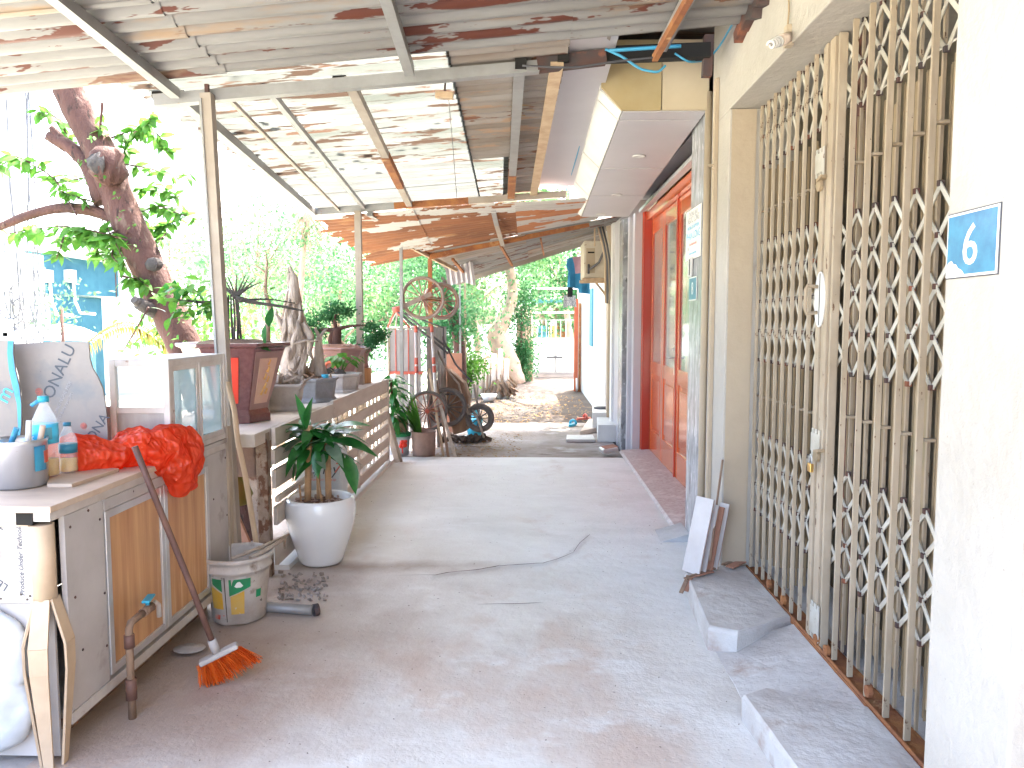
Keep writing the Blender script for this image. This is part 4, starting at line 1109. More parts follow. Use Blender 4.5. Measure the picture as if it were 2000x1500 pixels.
def raft2(p0, p1, mat, w=.045, h=.05, parent=aw2, rusty=None):
    a_ = W(p0[0], p0[1], Y=4.26); c_ = W(p1[0], p1[1], Y=7.66)
    a_.z = r2(a_.x, a_.y) - .04; c_.z = r2(c_.x, c_.y) - .04
    run('rafter', mat, parent, a_, c_, w, h)
    if rusty: run('rafter_patch', m_rust, parent, a_.lerp(c_, rusty[0]) + Vector((0, 0, -.003)), a_.lerp(c_, rusty[1]) + Vector((0, 0, -.003)), w + .006, h + .006)
raft2((348, 205), (612, 412), m_steel, .06, .06)
raft2((435, 205), (663, 406), m_steel_warm, .022, .022)
raft2((522, 198), (712, 404), m_steel, .035, .035)
raft2((682, 183), (800, 398), m_steel_warm, .055, .05, rusty=(.45, .75))
raft2((1015, 150), (998, 380), m_steel, .06, .04, rusty=(.72, 1.0))
raft2((1088, 142), (1042, 370), m_wood_stick, .07, .02)
b2L = W(607, 414, Y=7.66); b2R = W(1106, 379, Y=7.66)
bm_ = b2L.lerp(b2R, .33)
run('crossbeam', m_steel, aw2, b2L, bm_, .07, .07)
run('crossbeam', m_rust, aw2, bm_, b2L.lerp(b2R, .62), .07, .06)
run('crossbeam', m_steel_warm, aw2, b2L.lerp(b2R, .62), b2R, .07, .06)
p2t = W(699, 412, Y=7.6); p2b = W(704, 655, Y=7.6)
run('post', m_steel_warm, aw2, (p2t.x, 7.6, p2t.z), (p2b.x, 7.6, 0), .062, .062, up=(0, 1, 0))
# litter lying on the sheets
ml = MB()
for _ in range(520):
    y = random.uniform(4.1, 6.5); x = random.uniform(-2.1, .1)
    if noise.noise(Vector((x * .8, y * 3, 0))) < .02: continue
    z = r2(x, y) + .016; q_ = random.uniform(.01, .035); a_ = random.uniform(0, 6.3)
    ml.add([(x + math.cos(a_) * q_ * 1.6, y + math.sin(a_) * q_ * .6, z), (x + math.cos(a_ + 1.6) * q_, y + math.sin(a_ + 1.6) * q_ * .5, z + .006), (x - math.cos(a_) * q_ * 1.5, y - math.sin(a_) * q_ * .6, z + .002), (x - math.cos(a_ + 1.6) * q_, y - math.sin(a_ + 1.6) * q_ * .5, z + .004)], [(0, 1, 2, 3)])
o = ml.build('roof_litter', m_leaf_dry); o['kind'] = 'stuff'; o['label'] = 'dry leaves lying on the translucent sheets'
# hanging wire with a little block
hw_ = W(868, 140, Y=4.5); hb = W(868, 186, Y=4.5)
hg = thing('hanging_block', hw_, 'small wooden block hanging by a chain from the first crossbeam', 'block')
MB().tube([(hw_.x, 4.5, hw_.z + .04), (hw_.x + .004, 4.5, (hw_.z + hb.z) / 2), (hb.x, 4.5, hb.z)], .006, 6).build('chain', m_rust_dark, hg)
MB().rbox(hb, (.10, .04, .035), (0, .1, 0)).build('wood_block', m_wood_stick, hg)
hp2 = W(884, 280, Y=5.2)
sg2 = thing('hanging_string', (hb.x, 4.9, hb.z), 'thin string dangling below the wooden block under the roof', 'string')
MB().tube([(hb.x + .02, 4.52, hb.z), (hp2.x, 5.2, hp2.z), W(892, 385, Y=6.2)], .0025, 5).build('strand', m_cable, sg2)

# --- third: rusted, sagging to the left
A = [W(607, 424, Y=7.66), W(1150, 388, Y=7.66), W(733, 517, Y=9.35), W(1150, 430, Y=9.35)]
def quad_fn(NL, NR, FL, FR):
    def f(x, y):
        t = (y - NL.y) / (FL.y - NL.y)
        l = NL.lerp(FL, t); r_ = NR.lerp(FR, t); u = (x - l.x) / (r_.x - l.x)
        return l.z + (r_.z - l.z) * u
    return f
aw3 = thing('awning', (-1.6, 9.0, 2.4), 'third awning of badly rusted sheets sagging towards the planters', 'awning')
NL, NR, FL, FR = A
f3 = quad_fn(NL, NR, FL, FR)
x_l = lambda y: NL.x + (FL.x - NL.x) * (y - NL.y) / (FL.y - NL.y)
mids = [(-2.3, -1.15, m_rust_sheet), (-1.2, -.1, m_rust_sheet), (-.15, .80, m_rust_sheet2)]
for i, (a, c) in enumerate(((7.68, 8.25), (8.2, 8.8), (8.75, 9.35))):
    for j, (xa, xc, mt) in enumerate(mids):
        corr('corrugated_sheet', mt, aw3, lambda x, y, k=.01 * (j % 2) + .005 * (i % 2): f3(x, y) + k, a, c,
             (lambda y: x_l(y)) if j == 0 else (lambda y, xa=xa: xa), lambda y, xc=xc: xc, nx=5, jag=.22 if j == 0 else 0, seed=i * 5 + j, amp=.012, period=.09)
NL2 = W(836, 492, Y=9.3); NR2 = W(1160, 432, Y=9.3); FL2 = W(890, 548, Y=11.9); FR2 = W(1160, 464, Y=11.9)
f4 = quad_fn(NL2, NR2, FL2, FR2)
aw4 = thing('awning', (0, 10.6, 2.4), 'farthest awning of pale corrugated sheets ending above the dirt path', 'awning')
for i, (a, c) in enumerate(((9.3, 10.2), (10.15, 11.05), (11.0, 11.9))):
    for j, (fa, fc) in enumerate(((0, .5), (.48, 1.0))):
        L_ = lambda y: NL2.x + (FL2.x - NL2.x) * (y - 9.3) / 2.6
        R_ = lambda y: 1.10
        corr('corrugated_sheet', m_zinc_dim if (i + j) % 3 == 0 else m_zinc, aw4, lambda x, y, k=.01 * j + .006 * (i % 2): f4(x, y) + k, a, c,
             lambda y, fa=fa: L_(y) + (R_(y) - L_(y)) * fa, lambda y, fc=fc: L_(y) + (R_(y) - L_(y)) * fc, nx=4, seed=i + 31 * j, period=.12, amp=.014)
run('eave_board', m_zinc_dim, aw4, FL2 + Vector((0, .02, -.03)), Vector((1.1, 11.92, f4(1.1, 11.9) - .03)), .03, .09)
# timbers of bays three and four
def tim(p0, y0, p1, y1, mat, par, w=.045, h=.05): return run('rafter', mat, par, W(p0[0], p0[1], Y=y0), W(p1[0], p1[1], Y=y1), w, h)
tim((722, 416), 7.66, (775, 448), 8.6, m_steel, aw3, .05, .06)
tim((770, 444), 8.5, (846, 500), 9.5, m_rust, aw3, .07, .08)
tim((775, 448), 8.5, (1128, 395), 8.6, m_rust, aw3, .04, .035)
tim((838, 502), 9.35, (1150, 438), 9.4, m_rust, aw3, .06, .06)
tim((790, 476), 8.9, (892, 528), 9.9, m_wood_stick, aw3, .035, .04)
tim((960, 396), 7.7, (970, 440), 8.5, m_steel, aw3, .05, .015); tim((970, 440), 8.5, (982, 480), 9.4, m_steel_warm, aw3, .05, .015)
tim((978, 480), 9.4, (1000, 518), 10.9, m_rust, aw4, .03, .03); tim((1056, 466), 9.8, (1062, 498), 11.0, m_rust, aw4, .02, .02)
tim((884, 506), 9.6, (912, 540), 11.2, m_rust, aw4, .03, .03)
for (px, pt_, pb_, Y, mt, w) in ((783, 462, 700, 8.9, m_steel, .035), (840, 505, 700, 9.5, m_rust, .05), (783, 452, 462, 8.9, m_rust, .045)):
    a_ = W(px, pt_, Y=Y); c_ = W(px + 1, pb_, Y=Y)
    run('post', mt, aw3, a_, (c_.x, Y, -.05 if pb_ > 600 else c_.z), w, w, up=(0, 1, 0))
for px, Y in ((898, 12.0), (908, 12.4)):
    a_ = W(px, 545, Y=Y); run('post', m_steel if px == 898 else m_wood_stick, aw4, a_, (a_.x, Y, -.05), .03, .03, up=(0, 1, 0))
# a crumpled sheet hanging at the eave corner
q = W(893, 512, Y=10.6)
m = MB(); N = 12; vs = []
for i in range(N):
    for j in range(5):
        px = 868 + i * 5 + j * 1; py = 505 + abs(i - 6) * 1.5 + j * 11
        p = W(px, py, Y=10.6); vs.append((p.x, 10.6 + .05 * (i % 2) + .04 * j, p.z))
fs = [(i * 5 + j, i * 5 + j + 1, (i + 1) * 5 + j + 1, (i + 1) * 5 + j) for i in range(N - 1) for j in range(4)]
m.add(vs, fs); o = m.build('crumpled_sheet', m_panelw); tag(o, 'crumpled translucent sheet drooping from the far eave corner', 'roof sheet'); rebase(o, q)

# wires on the right under the near roof
def wire(name, pts, mat, r, label, cat='wire'):
    P = []
    for a_, c_ in zip(pts, pts[1:]):
        for k_ in range(6): P.append(Vector(a_).lerp(Vector(c_), k_ / 6))
    P.append(Vector(pts[-1]))
    S = P[:]
    for _ in range(3): S = [S[0]] + [(S[i - 1] + S[i] * 2 + S[i + 1]) / 4 for i in range(1, len(S) - 1)] + [S[-1]]
    o = MB().tube(S, r, 6).build(name, mat); tag(o, label, cat); rebase(o, S[0]); return o
wire('blue_wire', [W(1452, 0, X=1.05), W(1440, 30, X=1.05), W(1405, 92, X=1.06), W(1380, 118, X=1.0), W(1345, 122, Y=4.3), W(1318, 104, Y=4.3)], m_wire_blue, .006, 'blue cable drooping down the wall beside the gate header')
wire('blue_wire', [W(1182, 96, Y=4.25), W(1215, 110, Y=4.25), W(1250, 135, Y=4.25), W(1285, 142, Y=4.25), W(1300, 128, Y=4.25)], m_wire_blue, .007, 'blue cable looping below the dark beam end')
wire('blue_wire', [W(1190, 99, Y=4.25), W(1260, 94, Y=4.25), W(1330, 90, Y=4.25)], m_wire_blue, .01, 'straight blue cable lying along the dark beam')
wire('dark_wire', [W(1020, 128, Y=4.2), W(1120, 133, Y=4.2), W(1200, 120, Y=4.2), W(1278, 112, Y=4.2)], m_wire_dark, .005, 'dark wire strung along the rusty beam end')
wire('blue_pipe', [W(1164, 130, Y=4.8), W(1150, 210, Y=5.4), W(1128, 300, Y=6.5), W(1106, 372, Y=8.0)], m_wire_blue, .008, 'thin blue hose running along the soffit fascia')

# ================================================================== PLANTER LEDGE AND FENCE
FX = -1.50
lg = thing('planter_ledge', (-1.85, 6, 0), 'low pale ledge carrying the row of bonsai pots', 'ledge')
MB().box((-2.35, 4.2, .80), (FX - .03, 8.0, .875)).build('top_slab', m_fence, lg, bevel=.006)
for y in (4.3, 6.0, 7.85):
    MB().box((-2.28, y, -.3), (-2.14, y + .14, .80)).build('leg', m_fence_post, lg)
fn = thing('slat_fence', (FX, 6.2, 0), 'beige horizontal slat fence under the row of bonsai pots', 'fence')
ys0, ys1 = 4.50, 7.95
SL = [(.765, .90), (.625, .712), (.482, .570), (.340, .428), (.198, .286), (.055, .143)]
def slat(z0, z1, y0, y1, mat=m_fence, dx=0):
    MB().box((FX - .012 + dx, y0, z0), (FX + .012 + dx, y1, z1)).build('slat', mat, fn, bevel=.002)
for i, (z0, z1) in enumerate(SL):
    slat(z0, z1, 5.75, ys1)
slat(.77, .88, 4.42, 5.74); slat(.66, .75, 4.42, 5.0, dx=-.006); slat(.52, .63, 4.42, 5.1, dx=-.004)
slat(.30, .41, 4.42, 5.74); slat(.06, .20, 4.42, 5.74); slat(.44, .475, 4.42, 5.74, dx=.012)
slat(.62, .71, 5.15, 5.74)
n_ = 0
for k_ in range(12):
    y = 5.85 + k_ * .18
    MB().box((FX - .050, y, .05), (FX - .034, y + .035, .80)).build('picket', m_fence, fn)
for y, w_ in ((5.74, .03), (7.2, .03)):
    MB().box((FX - .030, y, 0), (FX - .013, y + w_, .88)).build('batten', m_fence, fn)
MB().box((FX + .012, 6.52, .06), (FX + .03, 6.56, .62)).build('batten', m_fence, fn)
ptp = W(512, 845, Y=4.40); pbt = W(523, 1142, Y=4.40)
MB().bar((ptp.x, 4.40, ptp.z), (pbt.x, 4.40, 0), .065, .065, up=(0, 1, 0)).build('end_post', m_fence_post, fn, bevel=.004)
MB().box((FX - .05, 7.95, 0), (FX + .02, 8.0, .90)).build('end_post', m_fence, fn)
MB().box((FX - .10, 4.5, -.02), (FX + .05, 8.35, .035)).build('white_kerb', m_white, fn)
# railing wires seen through the gap
MB().tube([(-1.68, 4.3, .40), (-2.3, 5.6, .62)], .006, 6).tube([(-1.72, 4.3, .20), (-2.3, 5.6, .42)], .01, 6).tube([(-1.9, 4.5, .16), (-1.86, 4.5, .75)], .005, 6).build('rail_wire', m_steel, fn)
# sticks
def stick(name, p0, p1, r, mat, label, n=8, cat='stick', r2=None):
    p0 = Vector(p0); p1 = Vector(p1)
    pts = [p0.lerp(p1, t / 6) + Vector((noise.noise(Vector((t, 1, r * 99))), noise.noise(Vector((t, 5, r * 99))), 0)) * r * .5 for t in range(7)]
    o = MB().tube(pts, [r + ((r2 or r) - r) * t / 6 for t in range(7)], n).build(name, mat); tag(o, label, cat); return rebase(o, p0)
stick('wooden_stick', W(447, 745, Y=4.02), W(507, 1100, Y=3.98) , .015, m_wood_stick, 'pale wooden stick leaning behind the dirty bucket')
a_ = W(458, 1010, Y=4.5); c_ = W(492, 1090, Y=4.3)
o = MB().bar(a_, c_, .06, .02, up=(0, 1, 0)).build('brown_plank', m_terracotta); tag(o, 'short brown plank slanting behind the pale stick', 'plank'); rebase(o, c_)
q = W(468, 950, Y=4.6)
o = MB().lathe((q.x, 4.6, q.z - .12), [(.0, 0), (.05, .01), (.065, .07), (.05, .15), (.062, .22), (0, .23)], 12, wob=.4).build('yellow_rag', m_leaf_yellow); tag(o, 'yellow brown rag stuffed behind the pale stick', 'rag'); rebase(o, q)
o = MB().box((-2.06, 4.45, .58), (-1.62, 4.75, .79)).build('clay_trough', m_clay, bevel=.01); tag(o, 'brown clay trough tucked under the ledge behind the fence post', 'trough'); rebase(o, (-1.84, 4.6, .58))
# white sack behind the dracaena
a_ = W(582, 868, X=FX + .05); 
sk = thing('paper_sack', (-1.36, 5.15, 0), 'white printed paper sack standing against the fence behind the potted dracaena', 'sack')
sl, sr = W(578, 960, Y=5.15), W(668, 960, Y=5.15); zt_ = W(620, 868, Y=5.15).z
m = MB(); m.box((sl.x, 5.13, .01), (sr.x, 5.33, zt_ - .02)); m.build('bag', m_foam, sk, bevel=.02)
MB().box((sl.x + .02, 5.127, zt_ - .085), (sr.x - .03, 5.1285, zt_ - .03)).build('green_band', m_green_print, sk)
text('Ohay', m_ink, sk, (sl.x + .07, 5.1275, zt_ - .20), (1, 0, 0), (0, 0, 1), .105, .0006, shear=.25)
text('7', m_ink_red, sk, (sr.x - .055, 5.1268, zt_ - .19), (1, 0, 0), (0, 0, 1), .10, .0006, shear=.3)
text('phan bon cao cap', m_ink_red, sk, (sl.x + .10, 5.1275, zt_ - .245), (1, 0, 0), (0, 0, 1), .026, .0006, shear=.25)
# ================================================================== POTS ON THE LEDGE
LZ = .875
def poly_pot(name, mat, parent, c, rt, rb, h, n=6, rot=0.0, lip_=.02, sx=1, sy=1, feet=True):
    prof = [(rb * 1.08, 0), (rb * 1.08, .03 * h / .3), (rb, .05 * h / .3), (rb * 1.0 + (rt - rb) * .35, h * .45), (rb + (rt - rb) * .72, h * .80), (rt * .96, h - lip_ * 1.6), (rt * 1.06, h - lip_), (rt * 1.06, h), (rt * .92, h), (rt * .90, h - .04)]
    m = MB().lathe(c, prof, n, smooth=False, rot=rot, sx=sx, sy=sy)
    return m.build(name, mat, parent, bevel=.006)
def soil(parent, c, r, n=16, sx=1, sy=1, bump=.03, mat=None):
    m = MB(); prof = [(r, 0), (r * .75, bump * .6), (r * .4, bump * 1.0), (.001, bump)]
    m.lathe(c, prof, n, sx=sx, sy=sy, wob=.3); return m.build('soil', mat or m_soil, parent)
def twig_tree(parent, base, segs, mat, name='trunk'):
    m = MB()
    for pts, r0, r1_ in segs:
        P = [Vector(base) + Vector(p) for p in pts]; Q = []
        for a_, c_ in zip(P, P[1:]):
            for k_ in range(3): Q.append(a_.lerp(c_, k_ / 3))
        Q.append(P[-1])
        for _ in range(1): Q = [Q[0]] + [(Q[i - 1] + Q[i] * 2 + Q[i + 1]) / 4 for i in range(1, len(Q) - 1)] + [Q[-1]]
        n = len(Q); m.tube(Q, [r0 + (r1_ - r0) * i / (n - 1) for i in range(n)], 8, wob=.25)
    return m.build(name, mat, parent)

# 1 the big brown planter
P1 = Vector((-1.86, 4.78, LZ))
bp = thing('brown_planter', P1, 'big brown glazed hexagonal planter with red and pink relief panels', 'planter')
poly_pot('pot_body', m_brown_pot, bp, P1, .33, .20, .495, 6, rot=R(12), sy=.9)
for k_, (mt, ix) in enumerate(((m_brown_pot_side, 0), (m_redpanel, 5), (m_pink, 0))):
    pass
def hexpt(k_, t, inset, rot=R(12)):
    z = .083 + t * .37; rb, rt, h = .20, .33, .495
    K = [(.083, rb), (.45 * h, rb + .35 * (rt - rb)), (.8 * h, rb + .72 * (rt - rb)), (h - .032, .96 * rt)]
    r = rt
    for (z0, r0), (z1, r1_) in zip(K, K[1:]):
        if z0 <= z <= z1: r = r0 + (r1_ - r0) * (z - z0) / (z1 - z0)
    a_ = 2 * PI * k_ / 6 + rot
    return Vector((math.cos(a_) * r, math.sin(a_) * r * .9, z))
def face_panel(k_, mat, name, s0, s1, t0, t1, off):
    A0, A1 = hexpt(k_, t0, 0), hexpt(k_ + 1, t0, 0); B0, B1 = hexpt(k_, t1, 0), hexpt(k_ + 1, t1, 0)
    nrm = (A1 - A0).cross(B0 - A0).normalized()
    if nrm.dot(A0 + A1) < 0: nrm = -nrm
    m = MB(); n = 8; top_ = []; bot_ = []
    for i in range(n + 1):
        tt = t0 + (t1 - t0) * i / n; a_, c_ = hexpt(k_, tt, 0), hexpt(k_ + 1, tt, 0)
        for s in (s0, s1): top_.append(P1 + a_.lerp(c_, s) + nrm * off); bot_.append(P1 + a_.lerp(c_, s) - nrm * .01)
    N = len(top_); fs = [(2 * i, 2 * i + 1, 2 * i + 3, 2 * i + 2) for i in range(n)]
    fs += [(2 * i, 2 * i + 2, N + 2 * i + 2, N + 2 * i) for i in range(n)] + [(2 * i + 1, N + 2 * i + 1, N + 2 * i + 3, 2 * i + 3) for i in range(n)] + [(0, N, N + 1, 1), (2 * n, 2 * n + 1, N + 2 * n + 1, N + 2 * n)]
    m.add(top_ + bot_, fs).build(name, mat, bp)
face_panel(4, m_redpanel, 'relief_panel', .12, .70, .12, .88, .006)
face_panel(5, m_brown_pot_side, 'side_field', .04, .96, .0, .97, .003)
face_panel(5, m_pink, 'relief_panel', .2, .80, .10, .86, .007)
for (s, t, w_) in ((.5, .62, .02), (.42, .5, .016), (.56, .45, .014), (.48, .34, .02), (.40, .24, .016), (.58, .25, .018), (.5, .74, .014)):
    A0, A1 = hexpt(5, t, 0), hexpt(6, t, 0); nrm = (A1 - A0).cross(Vector((0, 0, 1))).normalized()
    if nrm.dot(A0) < 0: nrm = -nrm
    p = P1 + A0.lerp(A1, s) + nrm * .010; MB().tube([p, p + Vector((.012, .01, .03)), p + Vector((-.004, 0, .05))], [w_ * .5, w_ * .3, .003], 6).build('gold_motif', m_gold, bp)
soil(bp, P1 + Vector((0, 0, .465)), .29, sy=.9, bump=.05)
bz = Vector((0, 0, .49))
b1 = thing('bonsai_tree', P1 + bz, 'old bonsai with a bundle of dark stems and level bare branches in the brown planter', 'bonsai')
segs = []
for i in range(6):
    dx = -.045 + .018 * i; segs.append(([(dx, -.02 + .02 * (i % 3), -.03), (dx * 1.1 + random.uniform(-.01, .01), 0, .14), (dx * .8, 0, .30)], .0085, .006))
segs += [([(-.02, 0, .27), (-.15, -.02, .25), (-.34, -.02, .27)], .018, .006), ([(.03, 0, .28), (.16, 0, .25), (.36, .02, .22), (.44, .04, .20)], .016, .004), ([(.03, 0, .26), (.2, .03, .28), (.38, .05, .25)], .010, .003)]
for i in range(9):
    a_ = -1.2 + i * .3; segs.append(([(.02, 0, .28), (.02 + .07 * math.sin(a_), .02, .34), (.02 + .16 * math.sin(a_), .03 * (i % 3), .36 + .07 * math.cos(a_))], .009, .002))
twig_tree(b1, P1 + bz, segs, m_bark_grey)
lm_b = leaf_mesh('bonsai_leaf', m_leaf_tree, 1, .55)
lm_db = leaf_mesh('dark_leaf', m_leaf_big, 1, .42)
for i in range(80):
    p = P1 + bz + Vector((random.uniform(-.42, -.10), random.uniform(-.1, .1), random.uniform(.14, .40))); put_leaf(lm_b if i % 3 else lm_db, b1, p, (random.uniform(-1, .6), random.uniform(-.6, .3), random.uniform(-.6, .5)), random.uniform(.07, .12), random.uniform(-.6, .6))
for p, d, s in (((.06, -.06, .02), (.8, -.2, .8), .17), ((.24, -.04, .10), (.15, -.3, .9), .15), ((.24, -.1, .12), (-.1, -.3, -.9), .14), ((.16, -.12, -.01), (1, -.3, -.05), .13), ((.26, 0, .27), (.6, 0, .6), .13), ((.28, 0, .25), (-.4, 0, .5), .1)):
    put_leaf(lm_db, b1, P1 + bz + Vector(p), d, s, .4)
b2_ = thing('bonsai_tree', P1 + bz + Vector((.19, .08, 0)), 'slender pale trunk without leaves rising at the edge of the brown planter', 'bonsai')
twig_tree(b2_, P1 + bz + Vector((.19, .08, 0)), [([(-.0, 0, -.04), (-.005, 0, .10), (.03, 0, .20), (-.01, 0, .32), (.0, 0, .44), (.01, 0, .50), (0, 0, .58)], .022, .004), ([(0, 0, .44), (-.05, 0, .48), (-.09, 0, .49)], .008, .002), ([(0, 0, .46), (.05, 0, .50)], .007, .002)], m_bark_pale)
for _ in range(8): put_leaf(lm_b, b2_, P1 + bz + Vector((.19 + random.uniform(-.05, .1), .08, random.uniform(.3, .6))), (random.uniform(-1, 1), random.uniform(-1, 1), .2), .06)

# 2 pale pot with gravelly roots
P2 = Vector((-1.735, 5.38, LZ))
pg = thing('stone_planter', P2, 'small pale square stone pot full of gnarled roots beside the brown planter', 'planter')
poly_pot('pot_body', m_stone_pot, pg, P2, .175, .135, .19, 4, rot=R(45 + 8))
def rootmass(parent, c, r, n, mat, up=.08, name='roots'):
    m = MB()
    for _ in range(n):
        a_ = random.uniform(0, 6.28); q = r * random.uniform(0, .9); p = Vector(c) + Vector((math.cos(a_) * q, math.sin(a_) * q, 0))
        P = [p]
        for k_ in range(4): P.append(P[-1] + Vector((random.uniform(-.04, .04), random.uniform(-.04, .04), random.uniform(-.2, 1) * up * .4)))
        m.tube(P, [.012, .014, .011, .008, .003], 6, wob=.5)
    return m.build(name, mat, parent)
rootmass(pg, P2 + Vector((0, 0, .18)), .13, 44, m_deadwood, .09)
soil(pg, P2 + Vector((0, 0, .16)), .12)
P2b = Vector((-1.90, 5.22, LZ))
pg2 = thing('stone_planter', P2b, 'pale stone pot half hidden behind the brown planter, with dry moss', 'planter')
poly_pot('pot_body', m_stone_pot, pg2, P2b, .16, .13, .17, 4, rot=R(45 + 8)); rootmass(pg2, P2b + Vector((0, 0, .16)), .11, 24, m_bark_grey, .07)

# 3 driftwood
P3 = Vector((-1.84, 5.92, LZ))
dw = thing('driftwood', P3 + Vector((0, 0, .05)), 'tall twisted driftwood trunk tapering to a point above the pots', 'driftwood')
dseg = []
rr_ = random.Random(3)
for i in range(15):
    a_ = i * 2.4; q = .055 * rr_.uniform(.75, 1.15)
    top = rr_.uniform(.55, .98) if i % 3 else rr_.uniform(.3, .6)
    P = []
    for k_ in range(8):
        t = k_ / 7; z = t * top
        w_ = (.55 + 1.0 * math.sin(min(1, z / .95) * PI * .80 + .3)) * (1 - .75 * max(0, z - .6) / .4)
        an = a_ + t * 2.6 + rr_.uniform(-.25, .25)
        P.append((math.cos(an) * q * w_ + .01, math.sin(an) * q * w_ * .8, z))
    dseg.append((P, .034 * rr_.uniform(.6, 1.1), .008))
dseg += [([(-.06, 0, .5), (-.13, 0, .62), (-.12, 0, .66)], .03, .006), ([(.08, 0, .55), (.14, 0, .45), (.13, -.02, .33), (.15, 0, .28)], .035, .008), ([(.03, 0, .7), (.02, 0, .9), (-.01, 0, 1.0)], .05, .006),
         ([(-.12, -.06, .42), (-.02, -.08, .38), (.12, -.05, .42), (.2, 0, .41)], .010, .006)]
m = MB()
core = [P3 + Vector(p) for p in ((.0, 0, 0), (.01, 0, .15), (-.01, 0, .32), (.02, 0, .5), (.0, 0, .66), (.015, 0, .82), (-.005, 0, .95), (-.02, 0, 1.04))]
Q = []
for x, y in zip(core, core[1:]):
    for k_ in range(5): Q.append(x.lerp(y, k_ / 5))
Q.append(core[-1]); n = len(Q)
def rcore(t): return (.052 + .036 * math.sin(min(1, t / .62) * PI)) * (1 if t < .55 else max(.08, (1 - (t - .55) / .47)) ** .8)
m.tube(Q, [rcore(i / (n - 1)) for i in range(n)], 22, wob=.75)
for pts, a_, c_ in dseg:
    P = [P3 + Vector(p) + Vector((0, 0, .06)) for p in pts]; Q = []
    for x, y in zip(P, P[1:]):
        for k_ in range(3): Q.append(x.lerp(y, k_ / 3))
    Q.append(P[-1]); n = len(Q)
    m.tube(Q, [a_ + (c_ - a_) * (i / (n - 1)) ** 1.3 for i in range(n)], 9, wob=.55)
m.build('trunk', m_deadwood, dw)
# 4 grey blue hex pot
P4 = Vector((-1.735, 5.98, LZ))
gp = thing('stone_planter', P4, 'grey blue octagonal stone pot holding the driftwood and rubble', 'planter')
poly_pot('pot_body', m_blue_pot, gp, P4, .225, .20, .19, 8, rot=R(22.5 + 5), sy=.9)
soil(gp, P4 + Vector((0, 0, .15)), .19)
rootmass(gp, P4 + Vector((.0, -.02, .15)), .15, 46, m_brown_board, .11)
dk = thing('driftwood', P4 + Vector((.07, .05, .16)), 'short knobbly stump with an orange top beside the tall driftwood', 'driftwood')
twig_tree(dk, P4 + Vector((.07, .05, .14)), [([(0, 0, 0), (.01, 0, .12), (-.01, 0, .24), (0, 0, .36)], .06, .025), ([(0, 0, .3), (.0, 0, .38), (-.03, 0, .43)], .022, .008), ([(0, 0, .34), (.04, 0, .41), (.07, 0, .43)], .016, .005), ([(-.05, 0, 0), (-.06, 0, .1), (-.04, 0, .2)], .04, .02)], m_deadwood)
cp = P4 + Vector((.14, -.05, .17))
cu = thing('blue_cup', cp, 'small bright blue plastic cup set on the rim of the grey blue pot', 'cup')
MB().lathe(cp, [(.02, 0), (.03, .045), (.026, .045), (.0, .01)], 14).build('bowl', m_plastic_blue, cu)
MB().tube([cp + Vector((.02, 0, .015)), cp + Vector((.05, -.01, .012))], .006, 6).build('spout', m_plastic_blue, cu)
# 5 beige pot with rocks
P5 = Vector((-1.70, 6.78, LZ))
bg5 = thing('stone_planter', P5, 'beige stone pot with flat rocks under the bright green seedling', 'planter')
poly_pot('pot_body', m_stone_pot, bg5, P5, .20, .17, .17, 8, rot=R(22.5), sy=.9)
for i in range(7): MB().rbox(P5 + Vector((random.uniform(-.13, .13), random.uniform(-.1, .1), .17)), (.10, .07, .05), (random.random(), random.random() * .5, random.random() * 3)).build('rock', m_bark_grey, bg5, bevel=.015)
sd = thing('seedling', P5 + Vector((.02, 0, .17)), 'bright green broad leaved seedling growing over the beige stone pot', 'plant')
m = MB(); 
for a_ in range(5): m.tube([P5 + Vector((.02, 0, .16)), P5 + Vector((.02 + .06 * math.cos(a_ * 1.3), .05 * math.sin(a_ * 1.3), .25)), P5 + Vector((.02 + .13 * math.cos(a_ * 1.3), .09 * math.sin(a_ * 1.3), .30))], [.006, .004, .002], 6)
m.build('stem', m_leaf_tree, sd)
for i in range(26):
    a_ = random.uniform(0, 6.28); q = random.uniform(.02, .14); put_leaf(lm_b, sd, P5 + Vector((.02 + math.cos(a_) * q * 1.2, math.sin(a_) * q * .7, .27 + random.uniform(-.02, .08))), (math.cos(a_), math.sin(a_), -.3), random.uniform(.09, .13))
# 6 brown flared pot with pine bonsai
P6 = Vector((-1.86, 7.35, LZ))
p6 = thing('brown_planter', P6, 'reddish brown flared planter holding the bushy pine bonsai', 'planter')
poly_pot('pot_body', m_brown_pot_side, p6, P6, .30, .15, .38, 8, rot=R(22.5), lip_=.015)
soil(p6, P6 + Vector((0, 0, .35)), .26, bump=.06, mat=m_terracotta)
rootmass(p6, P6 + Vector((0, 0, .38)), .2, 20, m_bark_pale, .04)
MB().tube([P6 + Vector((-.0 + .05 * math.cos(t), -.24, .2 + .05 * math.sin(t))) for t in [i * .5 for i in range(11)]], .015, 6).build('orange_motif', m_far_red, p6)
b6 = thing('bonsai_tree', P6 + Vector((0, 0, .38)), 'pine bonsai with flat green foliage pads in the reddish brown planter', 'bonsai')
twig_tree(b6, P6 + Vector((0, 0, .36)), [([(.02, 0, 0), (.0, 0, .1), (.01, 0, .2)], .05, .04), ([(0, 0, .17), (-.1, 0, .19), (-.24, 0, .18)], .026, .01), ([(0, 0, .19), (.12, 0, .22), (.24, 0, .23), (.30, 0, .22)], .02, .006), ([(0, 0, .18), (-.02, 0, .3), (.02, 0, .36)], .022, .008), ([(-.02, 0, 0), (-.06, 0, .08), (-.03, 0, .18)], .03, .02)], m_bark)
